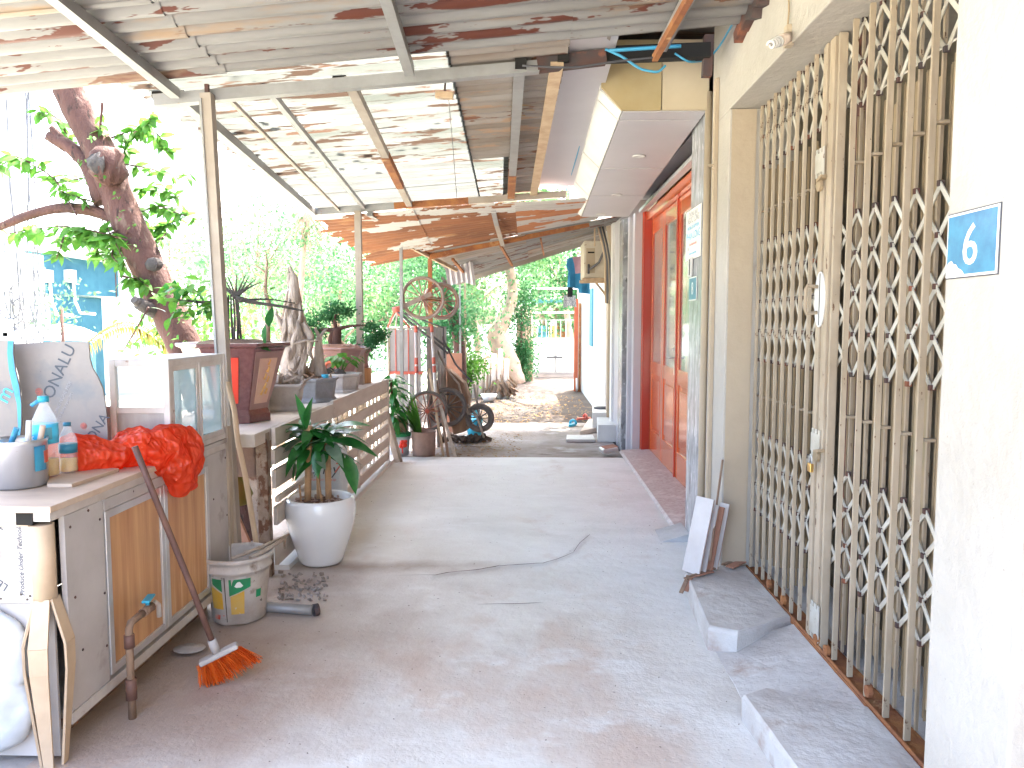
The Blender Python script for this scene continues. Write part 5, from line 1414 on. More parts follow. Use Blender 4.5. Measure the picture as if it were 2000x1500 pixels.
leaf_cloud('foliage', m_leaf_far2, b6, [P6 + Vector(v) for v in ((-.24, 0, .60), (-.34, .02, .58), (-.14, 0, .68), (0, 0, .76), (.10, 0, .72), (-.06, .05, .66), (.34, 0, .58), (.42, 0, .5), (.36, 0, .44), (-.2, 0, .52))], 2600, .035, [.12, .09, .14, .12, .1, .12, .1, .08, .08, .1], flat=.5, droop=0, kind='stuff')
# 7, 8
P7 = Vector((-1.72, 7.78, LZ))
o7 = thing('clay_planter', P7 + Vector((0, 0, .16)), 'small reddish flared pot standing on the wooden drum at the end of the ledge', 'planter')
MB().lathe(P7 + Vector((0, 0, .16)), [(.08, 0), (.07, .05), (.08, .14), (.13, .19), (.12, .19), (.07, .13)], 18).build('pot_body', m_brown_pot_side, o7)
leaf_cloud('foliage', m_leaf_far2, o7, [P7 + Vector((0, 0, .40)), P7 + Vector((.06, 0, .36))], 260, .05, .12, kind='stuff')
o8 = MB().lathe(P7, [(.10, 0), (.105, .02), (.105, .14), (.10, .155), (0, .155)], 20).build('wooden_drum', m_wood_or); tag(o8, 'orange brown drum at the far end of the ledge', 'drum'); rebase(o8, P7)

# ================================================================== WHITE POT WITH DRACAENA
PC = W(626, 1102, z=0); PC.z = 0; PC = Vector((PC.x, PC.y + .03, .004))
wp = thing('white_pot', PC, 'big white glazed pot standing on the cement beside the fence', 'pot')
prof = [(.118, 0), (.130, .008), (.144, .06), (.176, .15), (.205, .25), (.216, .32), (.215, .37), (.206, .405), (.198, .417), (.187, .419), (.181, .410), (.184, .36), (.0, .34)]
o = MB().lathe(PC, prof, 48).build('pot_body', m_white_gloss, wp, subd=1)
soil(wp, PC + Vector((0, 0, .375)), .172, 24, bump=.02)
m = MB()
for _ in range(60):
    a_ = random.uniform(0, 6.28); q = random.uniform(.03, .16); m.rbox(PC + Vector((math.cos(a_) * q, math.sin(a_) * q, .392)), (.02, .012, .012), (random.random() * 3, random.random(), random.random() * 3))
m.build('bark_chips', m_bark_pale, wp, kind='stuff')
dr = thing('dracaena', PC + Vector((0, 0, .39)), 'dracaena with two cut canes and drooping dark leaves in the white pot', 'plant')
B = PC + Vector((0, 0, .38))
for i, (x, y, h, r, tx) in enumerate(((-.075, -.02, .48, .020, .02), (.045, .02, .37, .019, .0), (-.02, .03, .30, .012, .0), (-.105, -.05, .12, .006, -.01), (.02, -.04, .16, .006, -.02))):
    m = MB(); P = [B + Vector((x + tx * t / 6, y, h * t / 6)) for t in range(7)]; m.tube(P, [r * (1 + .06 * (t % 2)) for t in range(7)], 12, wob=.1); m.build('cane', m_cane, dr)
ml1 = leaf_mesh('dracaena_leaf', m_leaf_big, 1, .40, .2, .55, 7); ml2 = leaf_mesh('dracaena_leaf_pale', m_leaf_pale, 1, .38, .2, .5, 7); ml3 = leaf_mesh('dracaena_leaf_up', m_leaf_big, 1, .36, .3, .12, 6)
rd = random.Random(11)
for (cx, cy, cz, n, s) in ((-.06, -.02, .42, 27, .22), (.045, .02, .38, 24, .21), (-.02, .03, .31, 12, .18)):
    for i in range(n):
        a_ = i * 2.399 + rd.uniform(-.3, .3); el = rd.uniform(-.55, .85)
        d = Vector((math.cos(a_), math.sin(a_) * .9, el)).normalized()
        me = ml2 if rd.random() < .16 else ml1
        put_leaf(me, dr, B + Vector((cx, cy, cz + rd.uniform(-.09, .07))) + d * .012, d, s * rd.uniform(.7, 1.1), rd.uniform(-.5, .5))
for p, d, s, me in (((-.08, -.03, .46), (-.12, -.1, 1), .23, ml3), ((-.06, -.05, .46), (.12, -.1, 1), .21, ml3), ((.06, 0, .44), (.9, -.3, .7), .25, ml1), ((-.13, -.05, .40), (-.75, -.2, -.35), .26, ml1),
                    ((.08, 0, .38), (.95, -.2, .15), .27, ml1), ((.17, -.02, .30), (.35, -.3, -1), .25, ml3), ((-.1, -.05, .33), (-.3, -.3, -1), .22, ml3), ((0, -.06, .34), (.1, -.4, -1), .18, ml3)):
    put_leaf(me, dr, B + Vector(p), d, s, 0.3)
MB().tube([B + Vector((-.1, -.03, .44)), B + Vector((-.24, -.05, .47)), B + Vector((-.36, -.07, .45))], [.006, .004, .003], 6).build('leaf_stalk', m_leaf_pale, dr)
put_leaf(leaf_mesh('broad_leaf', m_leaf_big, 1, .55, .1, .2, 6), dr, B + Vector((-.35, -.07, .46)), (-.6, -.2, -.8), .17, .5)

# ================================================================== BUCKET, PIPE
BC = W(468, 1205, z=0); BC = Vector((BC.x, BC.y, .004))
bk = thing('bucket', BC, 'dirty white paint bucket with a torn green and yellow label', 'bucket')
def brad(z): return .128 + (.158 - .128) * z / .335
prof = [(.0, 0), (.122, 0), (.128, .01), (.148, .225), (.151, .26), (.160, .262), (.160, .275), (.154, .28), (.156, .31), (.166, .315), (.168, .335), (.160, .338), (.155, .325), (.150, .25), (.126, .02), (.0, .018)]
MB().lathe(BC, prof, 40, wob=.05).build('bucket_body', m_bucket, bk)
MB().lathe(BC + Vector((0, 0, .12)), [(.12, 0), (.1, .01), (0, .02)], 20, wob=.3).build('dried_mortar', m_cement_dark, bk)
def patch(name, pts, mat, off=.0022):
    """label piece on the bucket wall: pts in (degrees round from the camera side, z)"""
    m = MB(); n = 12; vs = []; fs = []
    ang0 = math.atan2(-BC.y, -BC.x)
    lo = min(p[0] for p in pts); hi = max(p[0] for p in pts)
    def edge(a_, upper):
        zz = []
        for p, q in zip(pts, pts[1:] + pts[:1]):
            if abs(p[0] - q[0]) < 1e-6: continue
            a0, a1 = sorted((p[0], q[0]))
            if a0 - 1e-6 <= a_ <= a1 + 1e-6: zz.append(p[1] + (q[1] - p[1]) * (a_ - p[0]) / (q[0] - p[0]))
        return max(zz) if upper else min(zz)
    for i in range(n + 1):
        a_ = lo + (hi - lo) * i / n; aa = ang0 + R(a_)
        for z in (edge(a_, False), edge(a_, True)):
            r = .128 + (.148 - .128) * (z - .01) / .215 + off
            vs.append((BC.x + math.cos(aa) * r, BC.y + math.sin(aa) * r, BC.z + z))
    fs = [(i * 2, i * 2 + 2, i * 2 + 3, i * 2 + 1) for i in range(n)]
    MB().add(vs, fs, True).build(name, mat, bk)
patch('green_label', [(-18, .24), (22, .24), (22, .195), (-18, .155)], m_green_print)
patch('yellow_label', [(-16, .06), (-16, .152), (10, .178), (10, .06)], m_yellow_print)
patch('green_label', [(-58, .24), (-32, .24), (-32, .175), (-58, .215)], m_green_print)
patch('yellow_label', [(-60, .085), (-60, .205), (-32, .168), (-32, .085)], m_yellow_print)
patch('red_label', [(-58, .03), (-30, .03), (-30, .055), (-58, .055)], m_red_print)
patch('faded_green_spot', [(34, .13), (46, .13), (46, .17), (34, .17)], m_green_print)
patch('white_emblem', [(-8, .205), (-3, .225), (2, .228), (8, .205), (4, .198), (-4, .198)], m_digit, .003)
patch('seam', [(-27, .02), (-25, .02), (-25, .25), (-27, .25)], m_crack)
m = MB(); a_ = math.atan2(-BC.y, -BC.x)
m.tube([BC + Vector((.10, -.10, .335)), BC + Vector((.14, -.02, .345)), BC + Vector((.2, .12, .37)), W(556, 1070, Y=4.0)], [.012, .012, .010, .007], 7)
m.tube([BC + Vector((.02, -.13, .34)), BC + Vector((.12, .0, .36)), BC + Vector((.2, .2, .37))], [.008, .010, .006], 7)
o = m.build('bent_bar', m_woodgrey); tag(o, 'bent brown stick lying across the rim of the dirty bucket', 'stick'); rebase(o, BC + Vector((.1, -.1, .335)))
a_ = W(528, 1186, z=.03); c_ = W(612, 1192, z=.03)
pc = thing('drain_pipe', (a_.x, a_.y, .03), 'grey plastic drain pipe lying on the floor beside the bucket', 'pipe')
MB().tube([a_ - Vector((.12, 0, 0)), a_, c_], .026, 14, cap=True).build('pipe', m_steel, pc)
MB().tube([c_, W(622, 1190, z=.03)], .031, 14).build('collar', m_rust_dark, pc)
# rubble under fence
rb = MB()
for _ in range(90):
    q = W(random.uniform(545, 640), random.uniform(1120, 1175), z=0); rb.rbox((q.x, q.y, .008), (random.uniform(.006, .03), random.uniform(.006, .024), .010), (random.random(), random.random(), random.random() * 3))
o = rb.build('rubble', m_cement_dark); o['kind'] = 'stuff'; o['label'] = 'cement rubble under the fence beside the white pot'
dustpan = W(370, 1268, z=.02)
o = MB().lathe(dustpan, [(.0, .004), (.05, .0), (.055, .004), (.052, .008), (0, .01)], 24, sx=1.3).build('tin_lid', m_stone_pot); tag(o, 'pale oval lid lying on the floor behind the broom', 'lid'); rebase(o, dustpan)

# ================================================================== BROOM
bh = W(418, 1262, z=.17); top = W(263, 872, X=-1.545)
br = thing('broom', bh, 'broom with bright orange bristles, brown handle leaning on the counter edge', 'broom')
MB().tube([bh, bh.lerp(top, .3) + Vector((.003, 0, .002)), bh.lerp(top, .7), top], .0125, 10).build('handle', m_brown_stick, br)
hd = (bh - top).normalized()
MB().tube([bh - hd * .03, bh + hd * .03], .018, 10).build('socket', m_stone_pot, br)
L = Vector((.80, .30, .34)).normalized()     # the head's long axis
hc = bh + hd * .04
m = MB(); m.bar(hc - L * .075 , hc + L * .085, .045, .022, up=tuple(hd)); m.build('head', m_stone_pot, br, bevel=.006)
m = MB(); rb_ = random.Random(5)
for i in range(900):
    t = rb_.uniform(-1, 1); s_ = hc + L * (.005 + t * .078) + hd * .008 + Vector((rb_.uniform(-.016, .016), rb_.uniform(-.016, .016), 0))
    dd = (hd + L * (t * .45 + .25) + Vector((rb_.uniform(-.2, .25), rb_.uniform(-.25, .15), rb_.uniform(-.15, .05)))).normalized()
    e = s_ + dd * rb_.uniform(.07, .115); e.z = max(e.z, .012)
    w_ = .0018; sd_ = dd.cross(Vector((rb_.random(), rb_.random(), rb_.random()))).normalized() * w_
    m.add([s_ - sd_, s_ + sd_, e + sd_ * 1.2, e - sd_ * 1.2], [(0, 1, 2, 3)])
m.build('bristles', m_orange_bristle, br, kind='stuff')

# ================================================================== TAP
tp = W(325 - 67, 1290, X=-1.50)
tx, ty = -1.50, W(252, 1240, X=-1.50).y
ztop = W(270, 1205, X=-1.50).z
q2 = W(318, 1196, X=-1.47)
tpp = thing('standpipe', (tx, ty, 0), 'rusty brown standpipe with a blue tap in front of the counter', 'tap')
MB().tube([(tx, ty, 0), (tx, ty, ztop - .02), (tx, ty + .015, ztop), (tx, q2.y - .09, ztop + .002)], .014, 10).build('pipe', m_brown_board, tpp)
MB().tube([(tx, ty, ztop - .09), (tx, ty, ztop - .04)], .019, 10).build('coupling', m_brown_stick, tpp); MB().tube([(tx, ty, .08), (tx, ty, .16)], .02, 10).build('coupling', m_brown_stick, tpp)
MB().tube([(tx, q2.y - .10, ztop + .002), (tx, q2.y - .03, ztop + .002)], .019, 10).build('valve_body', m_brown_board, tpp)
MB().tube([(tx, q2.y - .06, ztop + .01), (tx, q2.y - .06, ztop + .035)], .008, 8).rbox((tx, q2.y - .05, ztop + .042), (.03, .085, .010), (0, 0, .2)).build('tap_handle', m_plastic_blue, tpp, bevel=.003)
MB().tube([(tx, q2.y - .03, ztop), (tx, q2.y, ztop + .01), (tx + .004, q2.y + .02, ztop - .01), (tx + .004, q2.y + .022, ztop - .06)], .010, 8).build('spout', m_alu_dirty, tpp)

# ================================================================== COUNTER
CX = -1.57; CT = .90
ct = thing('counter', (CX - .35, 3.2, 0), 'worn grey cabinet counter with two orange wood doors in aluminium frames', 'counter')
yN, yF = 2.44, 3.93
MB().box((CX - .85, yN - .02, CT - .022), (CX + .012, 3.27, CT)).build('top', m_top, ct, bevel=.002)
MB().box((CX - .85, 3.275, CT - .022), (CX + .006, yF, CT - .002)).build('top', m_board, ct)
MB().box((CX - .85, yN, CT - .055), (CX - .004, yF, CT - .023)).build('top_rail', m_alu_dirty, ct)
MB().box((CX - .02, yN + .07, .16), (CX - .001, 2.745, CT - .055)).build('side_board', m_board, ct)
MB().box((CX - .02, 3.67, .16), (CX - .001, yF, CT - .055)).build('side_board', m_board, ct)
MB().box((CX - .004, 3.895, .0), (CX + .010, yF + .01, CT + .06)).build('corner_angle', m_woodgrey, ct)
MB().box((CX - .03, yN + .06, .12), (CX + .002, yF, .158)).build('bottom_rail', m_alu_dirty, ct)
MB().box((CX - .8, yN + .25, -.02), (CX - .12, yF - .05, .12)).build('plinth', m_brown_board, ct)
MB().box((CX - .85, yN + .08, .16), (CX - .83, yF, CT - .06)).box((CX - .83, yF - .02, .16), (CX - .03, yF - .004, CT - .06)).box((CX - .83, yN + .08, .13), (CX - .03, yF - .02, .158)).build('carcass', m_board, ct)
dy = [(2.75, 3.203), (3.207, 3.66)]
zt0, zb0 = .80, .175
for (a_, c_) in dy:
    m = MB(); w_ = .03
    for y in (a_, c_ - w_): m.box((CX - .018, y, zb0), (CX + .004, y + w_, zt0))
    for z in (zb0, zt0 - w_): m.box((CX - .017, a_ + w_, z), (CX + .003, c_ - w_, z + w_))
    d = m.build('door_frame', m_alu, ct, bevel=.002)
    MB().box((CX - .012, a_ + w_, zb0 + w_), (CX - .006, c_ - w_, zt0 - w_)).build('wood_panel', m_wood_or, d)
MB().box((CX - .016, 2.75, zt0 + .002), (CX + .002, 3.665, CT - .055)).build('upper_rail', m_board, ct)
m = MB()
for (y, z) in ((2.54, .80), (2.55, .55), (2.58, .35), (2.72, .78), (2.73, .5), (2.73, .3), (3.88, .8), (3.88, .5), (3.72, .62), (3.88, .25), (2.65, .83), (2.96, .83)):
    m.rbox((CX + .0005, y, z), (.004, .007, .007), (.5, 0, 0))
m.build('screw_heads', m_rust_dark, ct, kind='stuff')
# near end: printed board, paper tube leg with splayed foot
MB().box((CX - .85, yN + .025, .56), (CX - .085, yN + .033, CT - .07)).build('end_board', m_board, ct)
MB().box((CX - .85, yN + .036, .02), (CX - .03, yN + .046, .555)).build('lower_end_board', m_board, ct)
eb = MB().box((CX - .85, yN + .01, CT - .075), (CX - .085, yN + .045, CT - .024)).build('end_rail', m_top, ct)
MB().box((CX - .115, yN - .004, CT - .066), (CX - .06, yN + .05, CT - .024)).build('black_cap', m_black, ct)
tX = CX - .050; tY = yN + .028
MB().tube([(tX, tY, CT - .07), (tX, tY, .57)], .036, 20).build('tube_leg', m_paper_tube, ct)
for a_, l_ in ((2.7, .09), (3.7, .08), (4.9, .09), (.1, .08)):
    d = Vector((math.cos(a_), math.sin(a_), 0))
    P0 = Vector((tX, tY, .58)) + d * .03; P1_ = Vector((tX, tY, .43)) + d * (.03 + l_ * .5); P2_ = Vector((tX, tY, .34)) + d * (.03 + l_ * .5); P3_ = Vector((tX, tY, .0)) + d * (.02 + l_ * .2)
    m = MB(); m.bar(P0, P1_, .05, .008, up=tuple(d), w2=.06); m.bar(P1_, P2_, .06, .008, up=tuple(d), w2=.056); m.bar(P2_, P3_, .056, .008, up=tuple(d), w2=.03)
    m.build('foot_strap', m_paper_tube, ct)
ey = yN + .0243
text('Produce Under Technology', m_ink, ct, (CX - .118, ey, .585), (0, 0, 1), (-1, 0, 0), .0235, .0003, shear=.3)
text('LE 4D', m_ink, ct, (CX - .17, ey, .62), (-.80, 0, .55), (-.55, 0, -.80), .038, .0003)
text('TT', m_ink, ct, (CX - .17, ey, .83), (-.85, 0, .4), (-.4, 0, -.85), .034, .0003)
text('O', m_ink_grey, ct, (CX - .098, ey, .75), (1, 0, 0), (0, 0, 1), .03, .0003)
m = MB()
for (x, z) in ((-.11, .573), (-.10, .585), (-.2, .575), (-.13, .59)): m.rbox((CX + x, yN + .024, z), (.006, .003, .006))
m.build('nail_heads', m_crack, ct, kind='stuff')
# white plastic bag hanging under the end board
bgp = Vector((CX - .27, yN + .03, .34))
def blob(name, mat, parts, parent=None, seed=0, amp=.02, fr=9, vox=.012, ridge=True):
    bm = bmesh.new()
    for (c, s) in parts:
        r_ = bmesh.ops.create_icosphere(bm, subdivisions=4, radius=1.0)
        for v in r_['verts']: v.co = Vector((v.co.x * s[0], v.co.y * s[1], v.co.z * s[2])) + Vector(c)
    me = bpy.data.meshes.new('tmp'); bm.to_mesh(me); bm.free()
    o = bpy.data.objects.new('tmp', me); COL.objects.link(o)
    rm = o.modifiers.new('r', 'REMESH'); rm.mode = 'VOXEL'; rm.voxel_size = vox
    me2 = bpy.data.meshes.new_from_object(o.evaluated_get(bpy.context.evaluated_depsgraph_get()))
    bpy.data.objects.remove(o); me2.materials.clear(); me2.materials.append(mat)
    bm = bmesh.new(); bm.from_mesh(me2)
    bm.normal_update()
    offs = []
    for v in bm.verts:
        p = v.co * fr + Vector((seed, seed, seed))
        n1 = noise.noise(p); n2 = noise.noise(p * 2.3); 
        vd = noise.voronoi(p * .8)[0]; vd2 = noise.voronoi(p * 1.9 + Vector((3, 3, 3)))[0]
        d = (vd[0] - .35) * 1.7 + (vd2[0] - .35) * .6 + noise.noise(p * .4) * .7 if ridge else n1
        offs.append(v.normal * d * amp)
    for v, d in zip(bm.verts, offs): v.co += d
    off = origin(parent)
    for v in bm.verts: v.co -= off
    for f in bm.faces: f.smooth = True
    bm.to_mesh(me2); bm.free(); me2.name = name
    o = bpy.data.objects.new(name, me2); COL.objects.link(o)
    if parent: o.parent = parent
    return o
o = blob('plastic_bag', m_foam, [((bgp.x, bgp.y - .02, .38), (.17, .05, .19)), ((bgp.x - .02, bgp.y - .02, .18), (.20, .08, .16))], amp=.018, seed=4)
o.scale = (.9, .8, .9)
tag(o, 'crumpled pale plastic bag hanging below the printed board', 'bag'); rebase(o, bgp)
# red bag
q0 = W(175, 900, X=-1.72)
parts = [((-1.80, 3.08, .955), (.17, .12, .062)), ((-1.68, 3.20, .965), (.12, .13, .080)), ((-1.58, 3.25, .95), (.10, .13, .095)), ((-1.52, 3.30, .90), (.060, .13, .11)), ((-1.515, 3.30, .83), (.035, .08, .08))]
o = blob('plastic_bag', m_bag, parts, amp=.030, seed=1.7, fr=13, vox=.0055)
tag(o, 'crumpled bright red plastic bag spilling over the counter edge', 'bag'); rebase(o, (-1.65, 3.2, CT))

# glass box cabinet on the counter
gc = thing('glass_cabinet', (CX - .15, 3.66, CT), 'small aluminium display cabinet with glass panes on the counter', 'display cabinet')
gx0, gx1, gy0, gy1, gz0, gz1 = CX - .265, CX, 3.295, 3.925, CT, 1.332
m = MB(); t_ = .028
for x in (gx0, gx1 - t_):
    for y in (gy0, gy1 - t_): m.box((x, y, gz0), (x + t_, y + t_, gz1))
for z in (gz0, gz1 - t_):
    for y in (gy0, gy1 - t_): m.box((gx0 + t_, y + .001, z), (gx1 - t_, y + t_ - .001, z + t_))
    for x in (gx0, gx1 - t_): m.box((x + .001, gy0 + t_, z), (x + t_ - .001, gy1 - t_, z + t_))
m.build('frame', m_alu_dirty, gc, bevel=.003)
MB().box((gx0 + .003, gy0 + .004, gz1 - .004), (gx1 - .003, gy1 - .004, gz1 + .004)).build('glass_top', m_board_white, gc)
MB().box((gx0 + .002, gy0 + .004, 1.10), (gx1 - t_, gy0 + .022, 1.125)).build('mid_rail', m_alu_dirty, gc)
MB().box((gx0 + t_, gy0 + .010, 1.127), (gx1 - t_, gy0 + .014, gz1 - t_)).build('glass_pane', m_glass, gc)
MB().box((gx0 + t_, gy0 + .010, gz0 + t_), (gx1 - t_, gy0 + .014, 1.10)).build('glass_pane', m_glass_dusty, gc)
MB().box((gx0 + t_, gy1 - .016, gz0 + t_), (gx1 - t_, gy1 - .012, gz1 - t_)).build('glass_pane', m_glass, gc)
MB().box((gx0 + .010, gy0 + t_, gz0 + t_), (gx0 + .014, gy1 - t_, gz1 - t_)).build('glass_pane', m_glass, gc)
MB().box((gx0 + t_, gy0 + t_, 1.09), (gx1 - t_, gy1 - t_, 1.095)).build('glass_shelf', m_glass_blue, gc)
mid = (gy0 + gy1) / 2
for (a_, c_) in ((gy0 + t_ + .004, mid - .004), (mid + .004, gy1 - t_ - .004)):
    m = MB(); w_ = .022
    for y in (a_, c_ - w_): m.box((gx1 - .020, y, gz0 + t_), (gx1 - .004, y + w_, gz1 - t_))
    for z in (gz0 + t_, gz1 - t_ - w_): m.box((gx1 - .019, a_ + w_, z), (gx1 - .005, c_ - w_, z + w_))
    f = m.build('door', m_alu_dirty, gc)
    MB().box((gx1 - .014, a_ + w_, gz0 + t_ + w_), (gx1 - .010, c_ - w_, gz1 - t_ - w_)).build('pane', m_glass_blue, f)
MB().box((gx1 - .004, mid - .004, gz0 + t_), (gx1 + .003, mid + .004, gz1 - t_)).build('meeting_strip', m_alu_dirty, gc)
# brown upright behind
o = MB().box((CX - .33, 3.285, CT), (CX - .27, 3.315, 1.13)).build('maroon_strip', m_brown_pot_side); tag(o, 'maroon wooden strip between the sign board and the glass cabinet', 'strip'); rebase(o, (CX - .32, 3.365, CT))

# printed sheets standing at the back
YB = 3.10
def pxz(px, py, Y): p = W(px, py, Y=Y); return (p.x, p.z)
oln = [(28, 672), (90, 668), (150, 667), (173, 668), (175, 700), (180, 718), (190, 735), (200, 758), (205, 785), (208, 810), (210, 845), (210, 905), (30, 905), (38, 850), (43, 800), (42, 770), (36, 735), (27, 700), (28, 680)]
P = [pxz(a_, c_, YB) for a_, c_ in oln]
P = [(x, max(z, CT + .002)) for x, z in P]
bo = thing('printed_sheet', (P[2][0], YB, CT), 'grey white printed sheet with curved edges and slanted ONALU lettering', 'sheet')
MB().prism(P, (0, YB, 0), (1, 0, 0), (0, 0, 1), (0, .008, 0)).build('sheet', m_sheet, bo)
def t_on(body, px, py, size, mat, ang, parent=bo, Y=YB, shear=0, sx=1.0):
    p = W(px, py, Y=Y); a_ = R(ang)
    text(body, mat, parent, (p.x, Y - .0012, p.z), (math.cos(a_), 0, math.sin(a_)), (-math.sin(a_), 0, math.cos(a_)), size, .0004, shear=shear, sx=sx)
t_on('ONALU', 102, 782, .070, m_ink, 63, sx=1.0)
t_on('ONA', 182, 866, .058, m_ink, 56)
t_on('CONG NGHE MOI', 108, 815, .020, m_ink_grey, 62); t_on('TO BAN NHOM', 116, 822, .018, m_ink_grey, 60)
for px, py, s in ((76, 765, 1), (168, 865, 1), (163, 832, .9)):
    p = W(px, py, Y=YB - .0015); r_ = .014 * s; m = MB()
    m.tube(ring((p.x, YB - .001, p.z), (0, 1, 0), r_, 20), .0009, 4, closed=True)
    m.tube(ring((p.x, YB - .001, p.z), (0, 1, 0), r_ * .6, 16), .0009, 4, closed=True)
    for k_ in range(4): 
        a_ = k_ * PI / 4; m.tube([(p.x - math.cos(a_) * r_, YB - .001, p.z - math.sin(a_) * r_), (p.x + math.cos(a_) * r_, YB - .001, p.z + math.sin(a_) * r_)], .0008, 4)
    m.build('red_emblem', m_ink_red, bo)
YB2 = 3.02
oln = [(-60, 660), (0, 664), (27, 666), (26, 690), (30, 722), (38, 755), (42, 790), (42, 830), (38, 870), (34, 905), (-60, 905)]
P = [pxz(a_, c_, YB2) for a_, c_ in oln]; P = [(x, max(z, CT + .002)) for x, z in P]
bo2 = thing('printed_sheet', (P[1][0], YB2, CT), 'bluish printed sheet with a dark blue curved edge band', 'sheet')
MB().prism(P, (0, YB2, 0), (1, 0, 0), (0, 0, 1), (0, .006, 0)).build('sheet', m_sheet, bo2)
e1 = [(27, 666), (26, 690), (30, 722), (38, 755), (42, 790), (42, 830), (38, 870), (34, 868), (36, 830), (34, 790), (24, 750), (18, 722), (15, 690), (16, 666)]
MB().prism([pxz(a_ - .6, c_, YB2) for a_, c_ in e1], (0, YB2 - .0012, 0), (1, 0, 0), (0, 0, 1), (0, .001, 0)).build('blue_band', m_board_blue, bo2)
t_on('m', 14, 790, .085, m_ink_blue, 62, bo2, YB2 - .001)
# loose board on the counter
m = MB(); pts = [W(px, py, z=CT + .014) for px, py in ((92, 945), (140, 945), (232, 915), (150, 905), (92, 920))]
m.prism([(p.x, p.y) for p in pts], (0, 0, CT + .001), (1, 0, 0), (0, 1, 0), (0, 0, .013)); o = m.build('loose_board', m_top); tag(o, 'thin brown board lying flat under the bottles', 'board'); rebase(o, (pts[0].x, pts[0].y, CT))
# saucepan
q = W(42, 948, z=CT + .002); q = Vector((q.x - .004, q.y, CT + .001))
pn = thing('saucepan', q, 'dented aluminium cooking pot holding brushes on the counter', 'pot')
MB().lathe(q, [(.0, 0), (.082, 0), (.090, .008), (.092, .16), (.097, .172), (.093, .174), (.088, .16), (.085, .012), (0, .01)], 40).build('pan_body', m_pan, pn)
MB().lathe(q + Vector((0, 0, .14)), [(.087, 0), (.05, .006), (0, .0)], 24, wob=.2).build('dark_contents', m_brown_board, pn)
aa = math.atan2(-q.y, -q.x)
def wrap(par, c, r, a0, a1, z0, z1, mat, name):
    n = 10; vs = []
    for i in range(n + 1):
        a_ = aa + R(a0 + (a1 - a0) * i / n); vs += [(c.x + math.cos(a_) * r, c.y + math.sin(a_) * r, c.z + z0), (c.x + math.cos(a_) * r, c.y + math.sin(a_) * r, c.z + z1)]
    MB().add(vs, [(i * 2, i * 2 + 2, i * 2 + 3, i * 2 + 1) for i in range(n)], True).build(name, mat, par)
wrap(pn, q, .0935, 30, 62, .06, .15, m_board_blue, 'blue_print'); wrap(pn, q, .0937, 55, 75, .085, .13, m_red_print, 'red_print')
for i, (dx, dy_, l_, mt) in enumerate(((.035, .0, .11, m_white), (.06, .02, .09, m_top), (-.05, .02, .08, m_board_blue))):
    p = q + Vector((dx, dy_, .13)); o = MB().tube([p, p + Vector((.01 + .012 * i, 0, l_))], .010, 8).build('brush_handle', mt)
    tag(o, ('white brush handle standing in the cooking pot', 'tan brush handle standing in the cooking pot', 'blue brush handle standing in the cooking pot')[i], 'brush'); rebase(o, p)
# bottles
def bottle(px, py, h, r, label, big):
    q = W(px, py, z=CT + .015); q = Vector((q.x, q.y, CT + .015))
    t = thing('bottle', q, label, 'bottle')
    s = h
    prof = [(.0, .002), (r * .8, .0), (r, .02 * s), (r * .97, .18 * s), (r, .22 * s), (r * .96, .34 * s), (r, .38 * s), (r, .62 * s), (r * .93, .70 * s), (r * .55, .83 * s), (r * .36, .89 * s), (r * .34, .93 * s)]
    MB().lathe(q, prof, 28).build('bottle_body', m_bottle, t)
    MB().lathe(q + Vector((0, 0, .006)), [(.0, 0), (r * .9, 0), (r * .93, .02 * s), (r * .92, (.20 if big else .26) * s), (0, (.20 if big else .26) * s)], 24).build('liquid', m_liquid, t)
    MB().lathe(q + Vector((0, 0, .93 * s)), [(.0, 0), (r * .42, 0), (r * .42, .07 * s), (0, .07 * s)], 20).build('cap', m_plastic_blue if big else m_cap, t)
    z0, z1 = ((.42, .66) if big else (.40, .58))
    MB().lathe(q, [(r * 1.012, z0 * s), (r * 1.012, z1 * s)], 28).build('paper_label', m_label_blue if big else m_cap, t)
    bpy.data.objects[-1 if False else 0] if False else None
    return q, t
q, t = bottle(92, 930, .305, .045, 'big clear bottle with blue cap and bright blue label', True)
wrap(t, q, .0465, -5, 28, .145, .19, m_stone_pot if False else m_shutter, 'drop_print')
text('ac', m_digit, t, (q.x - .04, q.y - .034, q.z + .145), (.92, -.35, 0), (0, 0, 1), .03, .0006, shear=.2)
MB().tube([q + Vector((-.035, -.02, .27)), q + Vector((.0, 0, .30))], .007, 8).build('spout', m_board_blue, t)
bottle(135, 922, .195, .033, 'small clear bottle of yellow liquid with a dark teal cap', False)

